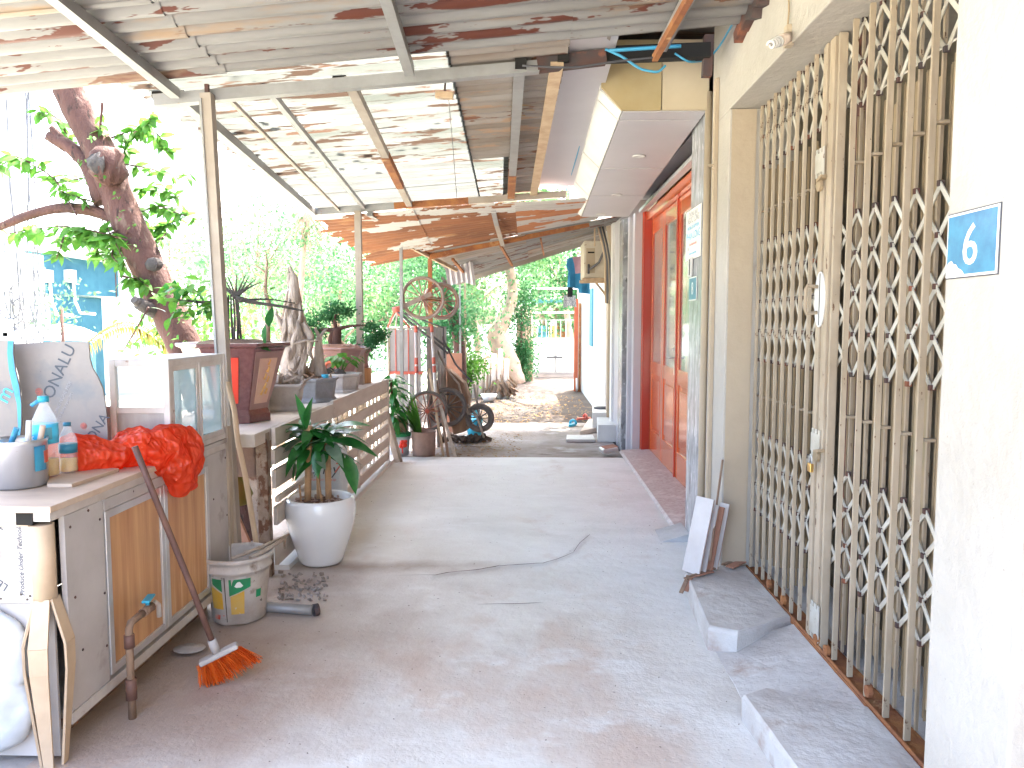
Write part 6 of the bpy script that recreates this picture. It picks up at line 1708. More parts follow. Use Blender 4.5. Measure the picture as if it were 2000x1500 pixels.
# ================================================================== LEANING TILES ON THE RIGHT
bx, by, bz_ = .93, 4.15, .115
tl0 = W(1372, 1112, z=.115)
for i, (px0, pxt, h, w_, mt, lab) in enumerate(((1366, 1398, .42, .20, m_tile, 'widest pale tile at the front of the leaning stack by the gate pillar'), (1378, 1404, .38, .16, m_tile, 'second tile of the leaning stack with a brown raw edge'), (1390, 1408, .36, .12, m_terracotta, 'narrow brown backed tile in the middle of the leaning stack'),
                                                 (1400, 1416, .37, .10, m_tile, 'last tile of the leaning stack nearest the gate jamb'))):
    Yt = 4.12 + .035 * i
    a_ = W(px0, 1105, Y=Yt); X0 = a_.x; ln = .10 - .012 * i
    m = MB(); 
    p0 = Vector((X0, Yt, .125)); d = Vector((ln, .05, h)).normalized(); s_ = Vector((.25, .9, 0)).normalized(); nrm = d.cross(s_).normalized()
    p0 = Vector((X0, Yt - .02, .122))
    s_ = Vector((-.55, .75, 0)).normalized() ; d = Vector((.20, .10, 1)).normalized(); nrm = d.cross(s_).normalized()
    vs = [p0, p0 + s_ * w_ * .6, p0 + s_ * w_ * .6 + d * h, p0 + d * h]; vs2 = [v + nrm * .011 for v in vs]; vs3 = [v + nrm * .004 for v in vs]
    m.add(vs3 + vs2, [(0, 1, 2, 3), (4, 7, 6, 5), (0, 4, 5, 1), (1, 5, 6, 2), (2, 6, 7, 3), (3, 7, 4, 0)])
    t = thing('tile', p0, lab, 'tile', 'tiles leaning beside the gate')
    m.build('glazed_face', mt, t)
    MB().add(vs + [v - nrm * .001 for v in vs3], [(0, 1, 2, 3), (4, 7, 6, 5), (0, 4, 5, 1), (1, 5, 6, 2), (2, 6, 7, 3), (3, 7, 4, 0)]).build('raw_back', m_terracotta, t)
stick('thin_rod', W(1386, 1096, Y=4.10), W(1411, 898, X=1.08), .006, m_brown_board, 'thin dark rod leaning over the stack of tiles')
twl = ['longest brown splinter lying across the doorstep edge', 'pale splinter under the longest one', 'short splinter hanging over the doorstep corner', 'thin splinter beside the short one', 'brown sliver at the foot of the gate jamb', 'wide wood chip against the gate jamb']
for i, (a_, c_) in enumerate((((1400, 1108), (1338, 1130)), ((1392, 1116), (1345, 1128)), ((1345, 1124), (1330, 1158)), ((1350, 1126), (1340, 1155)), ((1412, 1103), (1448, 1088)), ((1425, 1108), (1450, 1096)))):
    p = W(*a_, z=.13); r_ = W(*c_, z=.13 if i not in (2, 3) else .06)
    o = MB().bar(p, r_, .022 if i != 5 else .05, .006).build('wood_splinter', m_terracotta if i % 2 else m_brown_board); tag(o, twl[i], 'wood splinter'); rebase(o, p)

# ================================================================== FAR END OF THE FENCE
# leaning batten pair
a_ = W(776, 903, z=0); c_ = W(748, 800, Y=8.05)
o = MB().bar((a_.x, a_.y, 0), c_, .055, .02, up=(0, 1, 0)).build('leaning_board', m_fence); tag(o, 'narrow pale board leaning on the end of the slat fence', 'board'); rebase(o, (a_.x, a_.y, 0))
o = MB().bar((a_.x + .04, a_.y + .02, 0), c_ + Vector((.03, .04, .02)), .03, .018, up=(0, 1, 0)).build('leaning_board', m_woodgrey); tag(o, 'darker thin board leaning just behind the pale one', 'board'); rebase(o, (a_.x + .04, a_.y + .02, 0))
q = W(778, 893, z=0)
ws = thing('plastic_tub', (q.x, q.y + .15, 0), 'white tub with a green rim and a red ribbon at the fence end', 'tub')
MB().lathe((q.x - .02, q.y + .16, 0), [(.0, 0), (.11, 0), (.13, .22), (.125, .22), (0, .2)], 24).build('tub_body', m_foam, ws)
MB().lathe((q.x - .02, q.y + .16, .22), [(.125, 0), (.137, .0), (.137, .035), (.125, .035)], 24).build('green_rim', m_green_print, ws)
rbm = MB()
for dx, dz, s in ((0, .16, .03), (.02, .13, .03), (-.015, .12, .028), (.03, .17, .022)): rbm.lathe((q.x + .045 + dx, q.y + .03, dz - s), [(.0, 0), (s * .8, s * .4), (s, s), (s * .7, s * 1.7), (0, s * 2)], 10, wob=.5)
rbm.tube([(q.x + .04, q.y + .03, .11), (q.x + .045, q.y + .02, .04)], .008, 6).build('red_ribbon', m_redpanel, ws)
q = W(825, 893, z=0)
cy = thing('clay_pot', (q.x, q.y + .12, 0), 'round brown clay pot with a long grassy plant beside the white tub', 'pot')
cc = Vector((q.x, q.y + .13, 0))
MB().lathe(cc, [(.0, 0), (.125, 0), (.130, .04), (.135, .255), (.142, .275), (.125, .275), (.12, .24), (0, .23)], 28).build('pot_body', m_clay, cy)
def blades(par, base, n, L_, mat, spread, name='blade', up=1.0, w_=.010, side=(0, 0)):
    m = MB()
    for _ in range(n):
        a_ = random.uniform(0, 6.28); d = Vector((math.cos(a_) * spread + side[0], math.sin(a_) * spread + side[1], up)).normalized()
        P = [Vector(base) + Vector((random.uniform(-.03, .03), random.uniform(-.03, .03), 0))]; v = d.copy(); l_ = L_ * random.uniform(.6, 1.1)
        for k_ in range(5): P.append(P[-1] + v * l_ / 5); v = (v + Vector((0, 0, -.28))).normalized()
        s_ = d.cross(Vector((0, 0, 1))).normalized() if abs(d.z) < .99 else Vector((1, 0, 0))
        vs = []
        for k_, p in enumerate(P): ww = w_ * (1 - (k_ / 5) ** 2 * .9); vs += [p - s_ * ww, p + s_ * ww]
        m.add(vs, [(k_ * 2, k_ * 2 + 1, k_ * 2 + 3, k_ * 2 + 2) for k_ in range(5)], True)
    return m.build(name, mat, par, kind='stuff')
gp_ = thing('grassy_plant', cc + Vector((-.05, 0, .24)), 'long thin yellow green leaves leaning out of the clay pot', 'plant')
blades(gp_, cc + Vector((-.06, 0, .24)), 60, .50, m_leaf_tree, .30, name='foliage', side=(-.38, 0))
q = W(768, 800, Y=8.45)
dp = thing('dark_plant', (q.x, 8.45, .3), 'dark green drooping plant with broad leaves behind the fence end', 'plant')
MB().tube([(q.x, 8.45, 0), (q.x, 8.45, .4), (q.x - .02, 8.45, .85)], .015, 7).build('stem', m_bark, dp)
lmx = leaf_mesh('plant_leaf', m_leaf_big, 1, .3, .2, .4, 5)
for i in range(60):
    z = .35 + .6 * (i / 60); a_ = i * 2.4; put_leaf(lmx, dp, (q.x + .02 * math.cos(a_), 8.45 + .02 * math.sin(a_), z), (math.cos(a_), math.sin(a_), random.uniform(-.9, .3)), random.uniform(.16, .26), random.uniform(-.4, .4))
o = MB().box((q.x - .05, 8.55, .0), (q.x + .12, 8.7, .42)).build('orange_block', m_brown_board); tag(o, 'brown block standing behind the dark green plant', 'block'); rebase(o, (q.x, 8.6, 0))

# ------------------------------------------------------------------ wheels and carts
def wheel(parent, c, axis, r, tyre_mat, rim_mat, n_sp=12, tr=.022, hubm=None):
    w_ = MB().tube(ring(c, axis, r - tr, 36), tr, 10, closed=True).build('wheel', tyre_mat, parent)
    MB().tube(ring(c, axis, r - tr * 2.1, 32), tr * .5, 6, closed=True).build('rim', rim_mat, w_)
    m = MB(); ax = Vector(axis).normalized(); rp_ = ring(c, axis, r - tr * 2.2, n_sp)
    for i, p in enumerate(rp_): m.tube([Vector(c) + ax * (.02 if i % 2 else -.02), p], .0075, 5)
    m.build('spokes', rim_mat, w_)
    MB().tube([Vector(c) - ax * .045, Vector(c) + ax * .045], .024, 12).build('hub', hubm or rim_mat, w_)
    return w_
# cart A: stands upright, wheels on the ground
c1 = W(834, 803, Y=8.85); ra = .243
cA = thing('handcart', (c1.x, 9.0, 0), 'handcart tipped upright on its end with rusty spoked wheels on the ground', 'handcart')
ax = Vector((.94, -.34, 0)).normalized()
ax = Vector((.22, -.97, 0)).normalized()
wheel(cA, c1, ax, ra, m_tyre, m_rim, 14, .018, m_red_tape)
c2 = c1 + Vector((.19, .42, .0)); wheel(cA, c2, ax, ra, m_tyre, m_tyre, 14, .022)
MB().tube([c1, c2], .014, 8).build('axle', m_rust, cA)
tl = W(757, 610, Y=9.0); tr_ = W(868, 640, Y=9.3)
x0 = W(760, 700, Y=9.05).x; x1 = W(822, 700, Y=9.05).x; zt1 = W(790, 642, Y=9.05).z; zb1 = W(790, 728, Y=9.05).z
Yp = 9.08
for k_ in range(5):
    xa_ = x0 + (x1 - x0) * k_ / 5; xb_ = x0 + (x1 - x0) * (k_ + 1) / 5
    MB().box((xa_ + .004, Yp, .10), (xb_ - .004, Yp + .012, zt1 - .01)).build('side_plank', m_cartpanel, cA)
m = MB()
for k_ in range(1, 5): xa_ = x0 + (x1 - x0) * k_ / 5; m.box((xa_ - .006, Yp - .006, zb1), (xa_ + .006, Yp, zt1))
m.box((x0 - .012, Yp - .014, zb1 - .02), (x1 + .02, Yp + .0, zb1 + .015)); m.build('red_batten', m_red_tape, cA)
MB().tube([(x0 - .01, Yp - .01, zb1 - .02), (x0 - .02, Yp - .01, zt1 + .01), (x1 + .08, Yp + .0, zt1 + .01)], .014, 8).tube([(x0 - .02, Yp - .01, zt1), (x0 + .10, Yp - .02, zt1 + .20), (x0 + .25, Yp, zt1 + .01)], .010, 8).tube([(x0 + .08, Yp - .01, zt1), (x0 + .10, Yp - .02, zt1 + .20)], .009, 8).build('tube_frame', m_alu_dirty, cA)
# side planks of the receding side
x2 = W(870, 640, Y=9.6).x
for k_ in range(6):
    t0, t1 = k_ / 6, (k_ + 1) / 6 - .015
    pA = Vector((x1 + .06, 9.12, 0)).lerp(Vector((x2, 9.72, 0)), t0); pB = Vector((x1 + .06, 9.12, 0)).lerp(Vector((x2, 9.72, 0)), t1)
    m = MB(); h0 = .18; h1 = zt1 + .02
    m.add([(pA.x, pA.y, h0), (pB.x, pB.y, h0), (pB.x, pB.y, h1), (pA.x, pA.y, h1), (pA.x, pA.y + .015, h0), (pB.x, pB.y + .015, h0), (pB.x, pB.y + .015, h1), (pA.x, pA.y + .015, h1)], [(0, 1, 2, 3), (7, 6, 5, 4), (0, 4, 5, 1), (2, 6, 7, 3), (1, 5, 6, 2), (3, 7, 4, 0)])
    m.build('side_plank', m_cartpanel, cA)
# striped poles
for px, Y in ((812, 8.95), (843, 9.05)):
    a_ = W(px, 636, Y=Y); c_ = W(px + (4 if px < 830 else 14), 860, Y=Y - .1)
    pole = MB().tube([a_, (c_.x, c_.y, .02)], .019, 10).build('pole', m_alu_dirty, cA)
    for f in (.0, .26, .33):
        s_ = a_.lerp(Vector((c_.x, c_.y, .02)), f); e_ = a_.lerp(Vector((c_.x, c_.y, .02)), f + .055); MB().tube([s_, e_], .0205, 10).build('red_band', m_red_tape, pole)
# cart B: upside down, wheels in the air
w1 = W(826, 582, Y=9.0); w2 = W(862, 588, Y=9.6)
cB = thing('handcart', (w1.x, 9.3, 1.2), 'handcart turned upside down with dusty wheels raised in the air', 'handcart')
wheel(cB, w1, Vector((.16, -.98, .05)), .255, m_tyre_pale, m_rim, 14, .016)
wheel(cB, w2, Vector((.35, -.9, .1)), .235, m_tyre_pale, m_rim, 12, .020)
ch_ = W(772, 606, Y=8.95)
MB().bar(ch_, w1 + Vector((.10, 0, .05)), .05, .045, up=(0, 1, 0)).build('fork_arm', m_tyre_pale, cB)
MB().tube([ch_ + Vector((-.03, 0, 0)), ch_ + Vector((.06, 0, .02))], .035, 10).build('red_knuckle', m_red_tape, cB)
MB().tube([w1, w2], .013, 8).build('axle', m_rust, cB)
MB().tube([ch_, W(845, 665, Y=9.1), W(875, 690, Y=9.3)], .014, 8).tube([ch_ + Vector((.05, .05, 0)), W(880, 684, Y=9.4)], .012, 8).tube([W(790, 612, Y=9.0), W(866, 640, Y=9.4), W(868, 700, Y=9.4)], .010, 8).build('tube_frame', m_cable, cB)
MB().tube([ch_ + Vector((0, 0, 0)), (W(757, 640, Y=9.0))], .010, 8).tube([ch_, W(800, 640, Y=9.0)], .010, 8).build('stay', m_red_tape, cB)
# wheelbarrow
wc = W(937, 816, Y=9.5); wb = thing('wheelbarrow', (wc.x, 9.5, 0), 'old wheelbarrow tipped up with its single grey wheel raised', 'wheelbarrow')
wheel(wb, wc, Vector((-.12, -.98, .0)), .185, m_tyre, m_tyre, 10, .030)
f1 = [W(*p, Y=9.45) for p in ((848, 672), (872, 720), (896, 750), (905, 785), (915, 808), (930, 812), (940, 838), (945, 855))]
MB().tube(f1, .013, 8).build('bent_handle', m_steel_warm, wb)
f2 = [W(*p, Y=9.6) for p in ((862, 655), (890, 712), (922, 746))]
MB().tube(f2, .012, 8).tube([W(868, 770, Y=9.5), W(905, 770, Y=9.5)], .01, 6).build('frame_tube', m_cable, wb)
tray = [(873, 720), (905, 748), (915, 775), (912, 842), (885, 850), (872, 800)]
m = MB(); m.prism([(p.x, p.z) for p in [W(a_, c_, Y=9.62) for a_, c_ in tray]], (0, 9.62, 0), (1, 0, 0), (0, 0, 1), (.02, .22, 0)); m.build('tray', m_brown_board, wb, bevel=.02)
MB().bar(wc, W(912, 790, Y=9.5), .02, .02).bar(wc, W(925, 750, Y=9.55), .02, .02).build('wheel_fork', m_steel_warm, wb)
# boards and things around
for i, (p, q_, w_, mt, lab) in enumerate((((846, 742), (890, 895), .035, m_woodgrey, 'nearest grey lath leaning at the handcart wheels'), ((852, 745), (876, 893), .03, m_brown_board, 'brown lath leaning at the handcart wheels'), ((838, 720), (866, 890), .028, m_wood_stick, 'pale lath leaning between the striped poles'))):
    a_ = W(*p, Y=9.15); c_ = W(*q_, z=-.02); c_ = Vector((c_.x, c_.y, -.02))
    o = MB().bar(c_, a_, w_, .014, up=(0, 1, 0)).build('lath', mt); tag(o, lab, 'lath'); rebase(o, c_)
o = MB().box((W(872, 0 + 690, Y=10.3).x, 10.3, .0), (W(902, 690, Y=10.3).x, 10.34, W(880, 690, Y=10.3).z)).build('red_board', m_terracotta); tag(o, 'flat reddish board standing upright behind the handcarts', 'board'); rebase(o, (W(887, 690, Y=10.3).x, 10.3, 0))
q = W(928, 800, Y=10.2); o = MB().lathe((q.x - .01, 10.2, -.035), [(.0, 0), (.09, 0), (.115, .24), (.108, .24), (0, .2)], 20).build('blue_bucket', m_plastic_blue); tag(o, 'blue plastic bucket standing behind the wheelbarrow wheel', 'bucket'); rebase(o, (q.x, 10.2, -.035))
q = W(926, 775, Y=11.2); o = MB().lathe((q.x, 11.2, -.035), [(.0, 0), (.08, 0), (.09, .27), (.08, .27), (0, .2)], 4, smooth=False).build('blue_crate', m_plastic_blue); tag(o, 'square blue container farther behind the wheelbarrow', 'container'); rebase(o, (q.x, 11.2, -.035))
q = W(955, 783, z=-.03); o = MB().lathe((q.x, q.y, -.04), [(.0, 0), (.10, .0), (.16, .14), (.15, .14), (0, .04)], 24).build('white_bowl', m_white); tag(o, 'white bowl on the dirt beside the firewood pile', 'bowl'); rebase(o, (q.x, q.y, -.04))
m = MB(); q = W(905, 862, z=-.02)
for _ in range(26): m.rbox((q.x + random.uniform(-.3, .3), q.y + random.uniform(-.12, .12), .01), (random.uniform(.05, .2), .04, .05), (random.random(), random.random(), random.random() * 3))
o = m.build('rubbish_heap', m_crack); o['kind'] = 'stuff'; o['label'] = 'dark rubbish and charred wood under the wheelbarrow'
# firewood pile
q = W(978, 778, z=-.05)
fw = thing('firewood_pile', (q.x, q.y, -.05), 'pile of thin brown branches leaning on a stump beside the path', 'firewood')
m = MB()
rf = random.Random(8)
for i in range(70):
    a_ = Vector((q.x + rf.uniform(-.35, .35), q.y + rf.uniform(-.2, .3), rf.uniform(-.03, .2))); c_ = Vector((q.x - .1 + rf.uniform(-.3, .15), q.y + rf.uniform(.1, .5), rf.uniform(.4, .85)))
    m.tube([a_, a_.lerp(c_, .5) + Vector((rf.uniform(-.05, .05), 0, rf.uniform(-.05, .05))), c_], [.022, .018, .010], 6)
m.build('branches', m_brown_board, fw, kind='stuff')
sp_ = W(946, 770, z=-.05)
o = MB().tube([(sp_.x, sp_.y, -.05), (sp_.x + .01, sp_.y, .35), (sp_.x - .01, sp_.y, .72)], [.12, .10, .09], 12, wob=.2).build('stump_post', m_wood_stick); tag(o, 'short pale wooden stump post beside the white bowl', 'stump'); rebase(o, (sp_.x, sp_.y, -.05))
sp_ = W(930, 770, z=-.05)
for i in range(7):
    x = W(915 + i * 12, 740, Y=15.5).x; h = .75 + .1 * (i % 3)
    o = MB().tube([(x, 15.5, -.05), (x + .03, 15.5, h)], [.07, .05], 8, wob=.2).build('stake', m_pinkwall); tag(o, 'rough wooden stake in the row behind the firewood', 'stake', 'stakes behind the firewood'); rebase(o, (x, 15.5, -.05))
for i in range(6):
    x = W(1012 + i * 5, 700, Y=20).x; h = 1.6 + .2 * (i % 2)
    o = MB().tube([(x, 20, -.05), (x, 20, h)], [.05, .04], 8, wob=.2).build('bamboo_pole', m_bark_pale); tag(o, 'upright bamboo pole beside the yard gate', 'pole', 'bamboo poles beside the yard gate'); rebase(o, (x, 20, -.05))
for (px, py, s, lab) in ((1018, 600, .5, 'dark green creeper climbing the poles beside the yard gate'), (1020, 700, .32, 'low green bush at the foot of the bamboo poles')):
    q = W(px, py, Y=19.7); t = thing('climbing_shrub', (q.x, 19.7, -.05), lab, 'shrub')
    leaf_cloud('foliage', m_leaf_far2, t, [q + Vector((0, 0, .0)), q + Vector((0, 0, -.35)), q + Vector((.05, 0, .3))], 1500, .09, s, kind='stuff')
    MB().tube([(q.x, 19.7, -.05), q], .02, 6).build('stem', m_bark, t)
# ferny hedge at the left of the far path
for i, (px, py, Y, s, mt, lab) in enumerate(((900, 715, 13.0, .5, m_leaf_tree, 'bright green shrub behind the wheelbarrow'), (940, 725, 16.3, .4, m_leaf_tree, 'low ferny shrub in front of the stakes'), (972, 715, 17.5, .35, m_leaf_tree, 'yellow green shrub at the foot of the crooked tree'), (880, 620, 13.0, .8, m_leaf_far, 'tall leafy shrub behind the upside down handcart'))):
    q = W(px, py, Y=Y); t = thing('shrub', (q.x, Y, -.05), lab, 'shrub')
    cs = [q + Vector((random.uniform(-.45, .45) * s, random.uniform(-.4, .4) * s, random.uniform(-.5, .35) * s)) for _ in range(7)]
    leaf_cloud('foliage', mt, t, cs, int(2600 * s), .075, s * .5, kind='stuff')
    m = MB()
    for c in cs: m.tube([(q.x, Y, -.05), c], [.02, .006], 5)
    m.build('stem', m_bark, t)
# ================================================================== THE BIG LEANING TREE
def smooth(P, k=3, it=2):
    P = [Vector(p) for p in P]; Q = []
    for a, b in zip(P, P[1:]):
        for i in range(k): Q.append(a.lerp(b, i / k))
    Q.append(P[-1])
    for _ in range(it): Q = [Q[0]] + [(Q[i - 1] + Q[i] * 2 + Q[i + 1]) / 4 for i in range(1, len(Q) - 1)] + [Q[-1]]
    return Q
def limb(m, P, r0, r1, n=14, wob=.18, k=4, rad=None):
    Q = smooth(P, k)
    N = len(Q)
    m.tube(Q, [r0 + (r1 - r0) * i / (N - 1) for i in range(N)] if rad is None else [rad(i / (N - 1)) for i in range(N)], n, wob=wob)
TY = 6.0
T = lambda px, py, Y=TY: W(px, py, Y=Y)
bt = thing('leaning_tree', (T(400, 900).x, TY, -.62), 'big leaning tree with reddish bark and pruned stubs beyond the counter', 'tree')
m = MB()
base = T(372, 700); gb = Vector((base.x + .45, TY + .1, -.62))
limb(m, [gb, base, T(330, 610), T(278, 500), T(235, 400), T(200, 300), T(165, 240), T(135, 180), T(110, 100), T(90, 0), T(70, -160)], .14, .095, 20, .12)
m.build('trunk', m_bark, bt)
m = MB(); limb(m, [T(205, 395), T(175, 320), T(135, 285), T(95, 265)], .08, .04, 12); limb(m, [T(120, 275), T(105, 255), T(100, 248)], .04, .02, 8); limb(m, [T(130, 285), T(100, 272), T(88, 270)], .05, .01, 8); m.build('limb_stub', m_bark, bt)
m = MB(); limb(m, [T(268, 470), T(232, 432), T(190, 412), T(130, 405), T(80, 412), T(30, 430), T(-40, 460), T(-130, 480)], .055, .022, 10); m.build('limb', m_bark, bt)
m = MB(); limb(m, [T(310, 610, 5.95), T(285, 600, 5.85), T(270, 592, 5.8)], .06, .05, 10); limb(m, [T(282, 600, 5.85), T(262, 585, 5.75)], .05, .03, 9); m.build('limb_stub', m_bark_grey, bt)
kn = T(210, 325, 5.86)
m = MB(); m.lathe(kn - Vector((0, 0, .15)), [(.0, 0), (.08, .03), (.125, .10), (.13, .17), (.11, .24), (.06, .29), (0, .30)], 18, sy=.8, wob=.55); m.build('burl', m_bark, bt)
m = MB(); m.lathe(kn - Vector((.02, .06, .08)), [(.0, 0), (.05, .015), (.08, .06), (.085, .11), (.05, .16), (0, .18)], 20, sy=.7, wob=.9); m.build('cut_face', m_bark_grey, bt)
k2 = T(300, 518, 5.86)
m = MB(); m.lathe(k2 - Vector((0, 0, .05)), [(.0, 0), (.05, .02), (.06, .06), (.04, .10), (0, .11)], 14, sy=.6, wob=.6); m.build('knot', m_bark_grey, bt)
# twigs with leaves
lt = leaf_mesh('tree_leaf', m_leaf_tree, 1, .48, .12, .15, 5)
rt_ = random.Random(21)
twigs = []
def twig(pts, Y=TY, r=.008, nl=14, s=.11, mat=None):
    nl = int(nl * 2.4); s *= 1.1
    P = [W(a, b, Y=Y + rt_.uniform(-.25, .25)) for a, b in pts]
    Q = smooth(P, 3, 1); twigs.append((Q, r))
    for i in range(nl):
        t = rt_.uniform(.1, 1) * (len(Q) - 1); a = Q[int(t)].lerp(Q[min(len(Q) - 1, int(t) + 1)], t % 1)
        d = Vector((rt_.uniform(-1, 1), rt_.uniform(-.7, .4), rt_.uniform(-1.0, .35)))
        put_leaf(lt, bt, a, d, s * rt_.uniform(.7, 1.25), rt_.uniform(-.8, .8))
twig([(150, 420), (110, 350), (60, 318), (0, 310), (-40, 300)], nl=18)
twig([(60, 318), (20, 300), (-20, 330)], nl=10, s=.12)
twig([(250, 470), (200, 455), (130, 440), (60, 448), (0, 460)], nl=26, s=.12)
twig([(230, 450), (180, 470), (100, 455)], nl=16, s=.11)
twig([(130, 440), (120, 480), (110, 505)], nl=8, s=.09)
twig([(200, 470), (190, 490), (180, 500)], nl=10, s=.1)
twig([(250, 450), (230, 490), (200, 510)], nl=12, s=.10)
twig([(150, 300), (110, 225), (70, 215)], nl=14, s=.10)
twig([(200, 340), (150, 350), (110, 360)], nl=12, s=.09)
twig([(235, 330), (250, 270), (290, 240), (300, 220)], nl=20, s=.10, r=.012)
twig([(200, 200), (195, 260), (198, 290)], nl=8, r=.012, s=.08)
twig([(215, 270), (270, 250), (310, 260), (330, 300)], nl=20, s=.10)
twig([(240, 320), (300, 330), (330, 345), (375, 340)], nl=14, s=.09)
twig([(240, 380), (290, 365), (330, 370), (350, 390)], nl=20, s=.095)
twig([(260, 420), (310, 400), (340, 415), (395, 430)], nl=20, s=.09)
twig([(270, 450), (320, 440), (350, 430)], nl=16, s=.09)
twig([(290, 480), (330, 450), (310, 470)], nl=10, s=.08)
twig([(240, 540), (270, 545), (290, 560)], nl=14, s=.10)
twig([(230, 470), (215, 500), (240, 520)], nl=12, s=.10)
twig([(185, 395), (150, 385), (110, 370)], nl=12, s=.085)
twig([(200, 430), (240, 500), (268, 590)], nl=5, s=.08, r=.006)
twig([(222, 430), (228, 600), (232, 700)], nl=3, s=.07, r=.005)
twig([(290, 600), (262, 650), (235, 695)], nl=2, s=.06, r=.008)
for (px, py) in ((240, 420), (262, 445), (255, 470), (268, 478), (200, 350), (160, 310), (320, 580), (350, 620), (340, 660), (365, 665), (232, 380), (182, 270)):
    for _ in range(4):
        put_leaf(lt, bt, W(px + rt_.uniform(-8, 8), py + rt_.uniform(-12, 12), Y=5.80), (rt_.uniform(-1, 1), -.6, rt_.uniform(-1, .2)), rt_.uniform(.03, .06), rt_.uniform(-1, 1))
m = MB()
for Q, r in twigs: m.tube(Q, [r * (1 - .6 * i / len(Q)) for i in range(len(Q))], 6)
m.build('twigs', m_bark, bt)
# the crown above the roofs (casts the dappled shade, out of the frame's top)
leaf_cloud('crown', m_leaf_tree, bt, [T(70, -160) + Vector((random.uniform(-2.2, 1.2), random.uniform(-1.5, 1.5), random.uniform(.3, 1.8))) for _ in range(16)], 3500, .13, 1.0, kind='stuff')

# ================================================================== TREES BEYOND
def tree(name, base, h, rad, leafmat, label, n=6000, size=.13, lean=(0, 0), trunk_mat=m_bark_pale, tr=.12, group=None, clumps=26, zf=.42, spread=.9, trunk_pts=None):
    base = Vector(base); t = thing(name, base, label, 'tree', group)
    top = base + Vector((lean[0], lean[1], h * .62))
    m = MB(); P = trunk_pts or [base, base.lerp(top, .35) + Vector((.1, 0, 0)), base.lerp(top, .7) + Vector((-.1, .1, 0)), top]
    limb(m, P, tr * 1.2, tr * .5, 10)
    cs = []; sp = []
    cc_ = base + Vector((lean[0], lean[1], h * .68))
    for i in range(clumps):
        d = Vector((random.gauss(0, 1), random.gauss(0, 1), random.gauss(0, 1))).normalized() * random.uniform(.35, 1)
        c = cc_ + Vector((d.x * rad, d.y * rad, d.z * h * zf)); cs.append(c); sp.append(spread * random.uniform(.5, 1.1) * rad * .5)
    for c in cs[::3]: limb(m, [P[-2], P[-1].lerp(c, .4), c], tr * .35, .012, 6, k=2)
    m.build('trunk', trunk_mat, t)
    leaf_cloud('crown', leafmat, t, cs, n, size, sp, droop=.3, kind='stuff')
    return t
def at(px, py, Y, z=-.6): p = W(px, py, Y=Y); return (p.x, Y, z)
tree('green_tree', at(500, 640, 17), 5.2, 1.7, m_leaf_teal, 'pale feathery tree rising between the first post and the driftwood', n=4200, size=.10, group=None, zf=.30, spread=.8)
tree('green_tree', at(470, 640, 13.5), 3.6, 1.2, m_leaf_far, 'light green young tree behind the brown planter', n=2600, size=.085, tr=.05)
tree('green_tree', at(560, 640, 21), 3.4, 2.4, m_leaf_far, 'low bright green tree behind the driftwood', n=5000, size=.12)
tree('green_tree', at(660, 640, 16), 3.4, 1.5, m_leaf_far, 'dense green tree behind the second post', n=5000, size=.10)
tree('green_tree', at(760, 640, 19), 4.3, 2.0, m_leaf_far2, 'darker green tree behind the handcarts', n=6000, size=.12)
tree('green_tree', at(860, 640, 16), 4.2, 1.3, m_leaf_far, 'bright tree right behind the wheelbarrow', n=5000, size=.10)
tree('green_tree', at(930, 640, 22), 5.4, 2.2, m_leaf_far, 'tall light green tree filling the gap below the far eave', n=6500, size=.13)
tree('green_tree', at(1060, 640, 27), 6.4, 2.6, m_leaf_far, 'broad tree above the yard gate', n=6500, size=.16)
tree('green_tree', at(1110, 640, 24), 6.2, 1.7, m_leaf_far2, 'darker tree above the washing line', n=5000, size=.15)
tree('green_tree', at(430, 600, 30), 5.0, 2.6, m_leaf_teal, 'hazy pale tree before the high rise', n=5000, size=.16)
tree('green_tree', at(700, 640, 32), 6.5, 4.0, m_leaf_teal, 'wide pale tree far behind the second post', n=6000, size=.2)
# crooked tree with a bare trunk by the path
cb = W(1005, 748, z=-.05)
TP = [Vector((cb.x, cb.y, -.1)), W(990, 700, Y=cb.y), W(965, 655, Y=cb.y), W(985, 625, Y=cb.y), W(1000, 590, Y=cb.y), W(1002, 560, Y=cb.y), W(994, 520, Y=cb.y), W(992, 470, Y=cb.y)]
ctree = thing('crooked_tree', (cb.x, cb.y, -.05), 'crooked tree with a curved bare trunk standing by the dirt path', 'tree')
m = MB(); limb(m, TP, .24, .10, 14, rad=lambda t: .30 - .24 * t if t < .45 else .16 - .05 * t); m.build('trunk', m_bark_pale, ctree)
leaf_cloud('crown', m_leaf_far, ctree, [W(992 + random.uniform(-80, 80), 440 + random.uniform(-70, 60), Y=cb.y + random.uniform(-1, 1)) for _ in range(14)] + [Vector((random.uniform(-1.8, 2.4), random.uniform(13.2, 19.5), random.uniform(4.2, 5.8))) for _ in range(34)], 17000, .13, .95, kind='stuff')  # second group: canopy added out of view to shade the path
m = MB()
for tx_, ty_ in ((-1, 15), (.6, 16), (1.6, 14.5), (-.2, 18)): limb(m, [TP[-1], TP[-1].lerp(Vector((tx_, ty_, 4.9)), .5) + Vector((0, 0, .5)), Vector((tx_, ty_, 4.9))], .08, .02, 7)
m.build('limb', m_bark_pale, ctree)
c2_ = W(880, 680, Y=12.2)
t = thing('dark_trunk_tree', (c2_.x, 12.2, -.05), 'slim dark trunk entwined with creeper behind the raised wheels', 'tree')
m = MB(); limb(m, [Vector((W(905, 0 + 800, Y=12.2).x, 12.2, -.1)), W(898, 680, Y=12.2), W(890, 640, Y=12.2), W(876, 590, Y=12.2), W(870, 540, Y=12.2)], .10, .07, 10); m.build('trunk', m_bark, t)
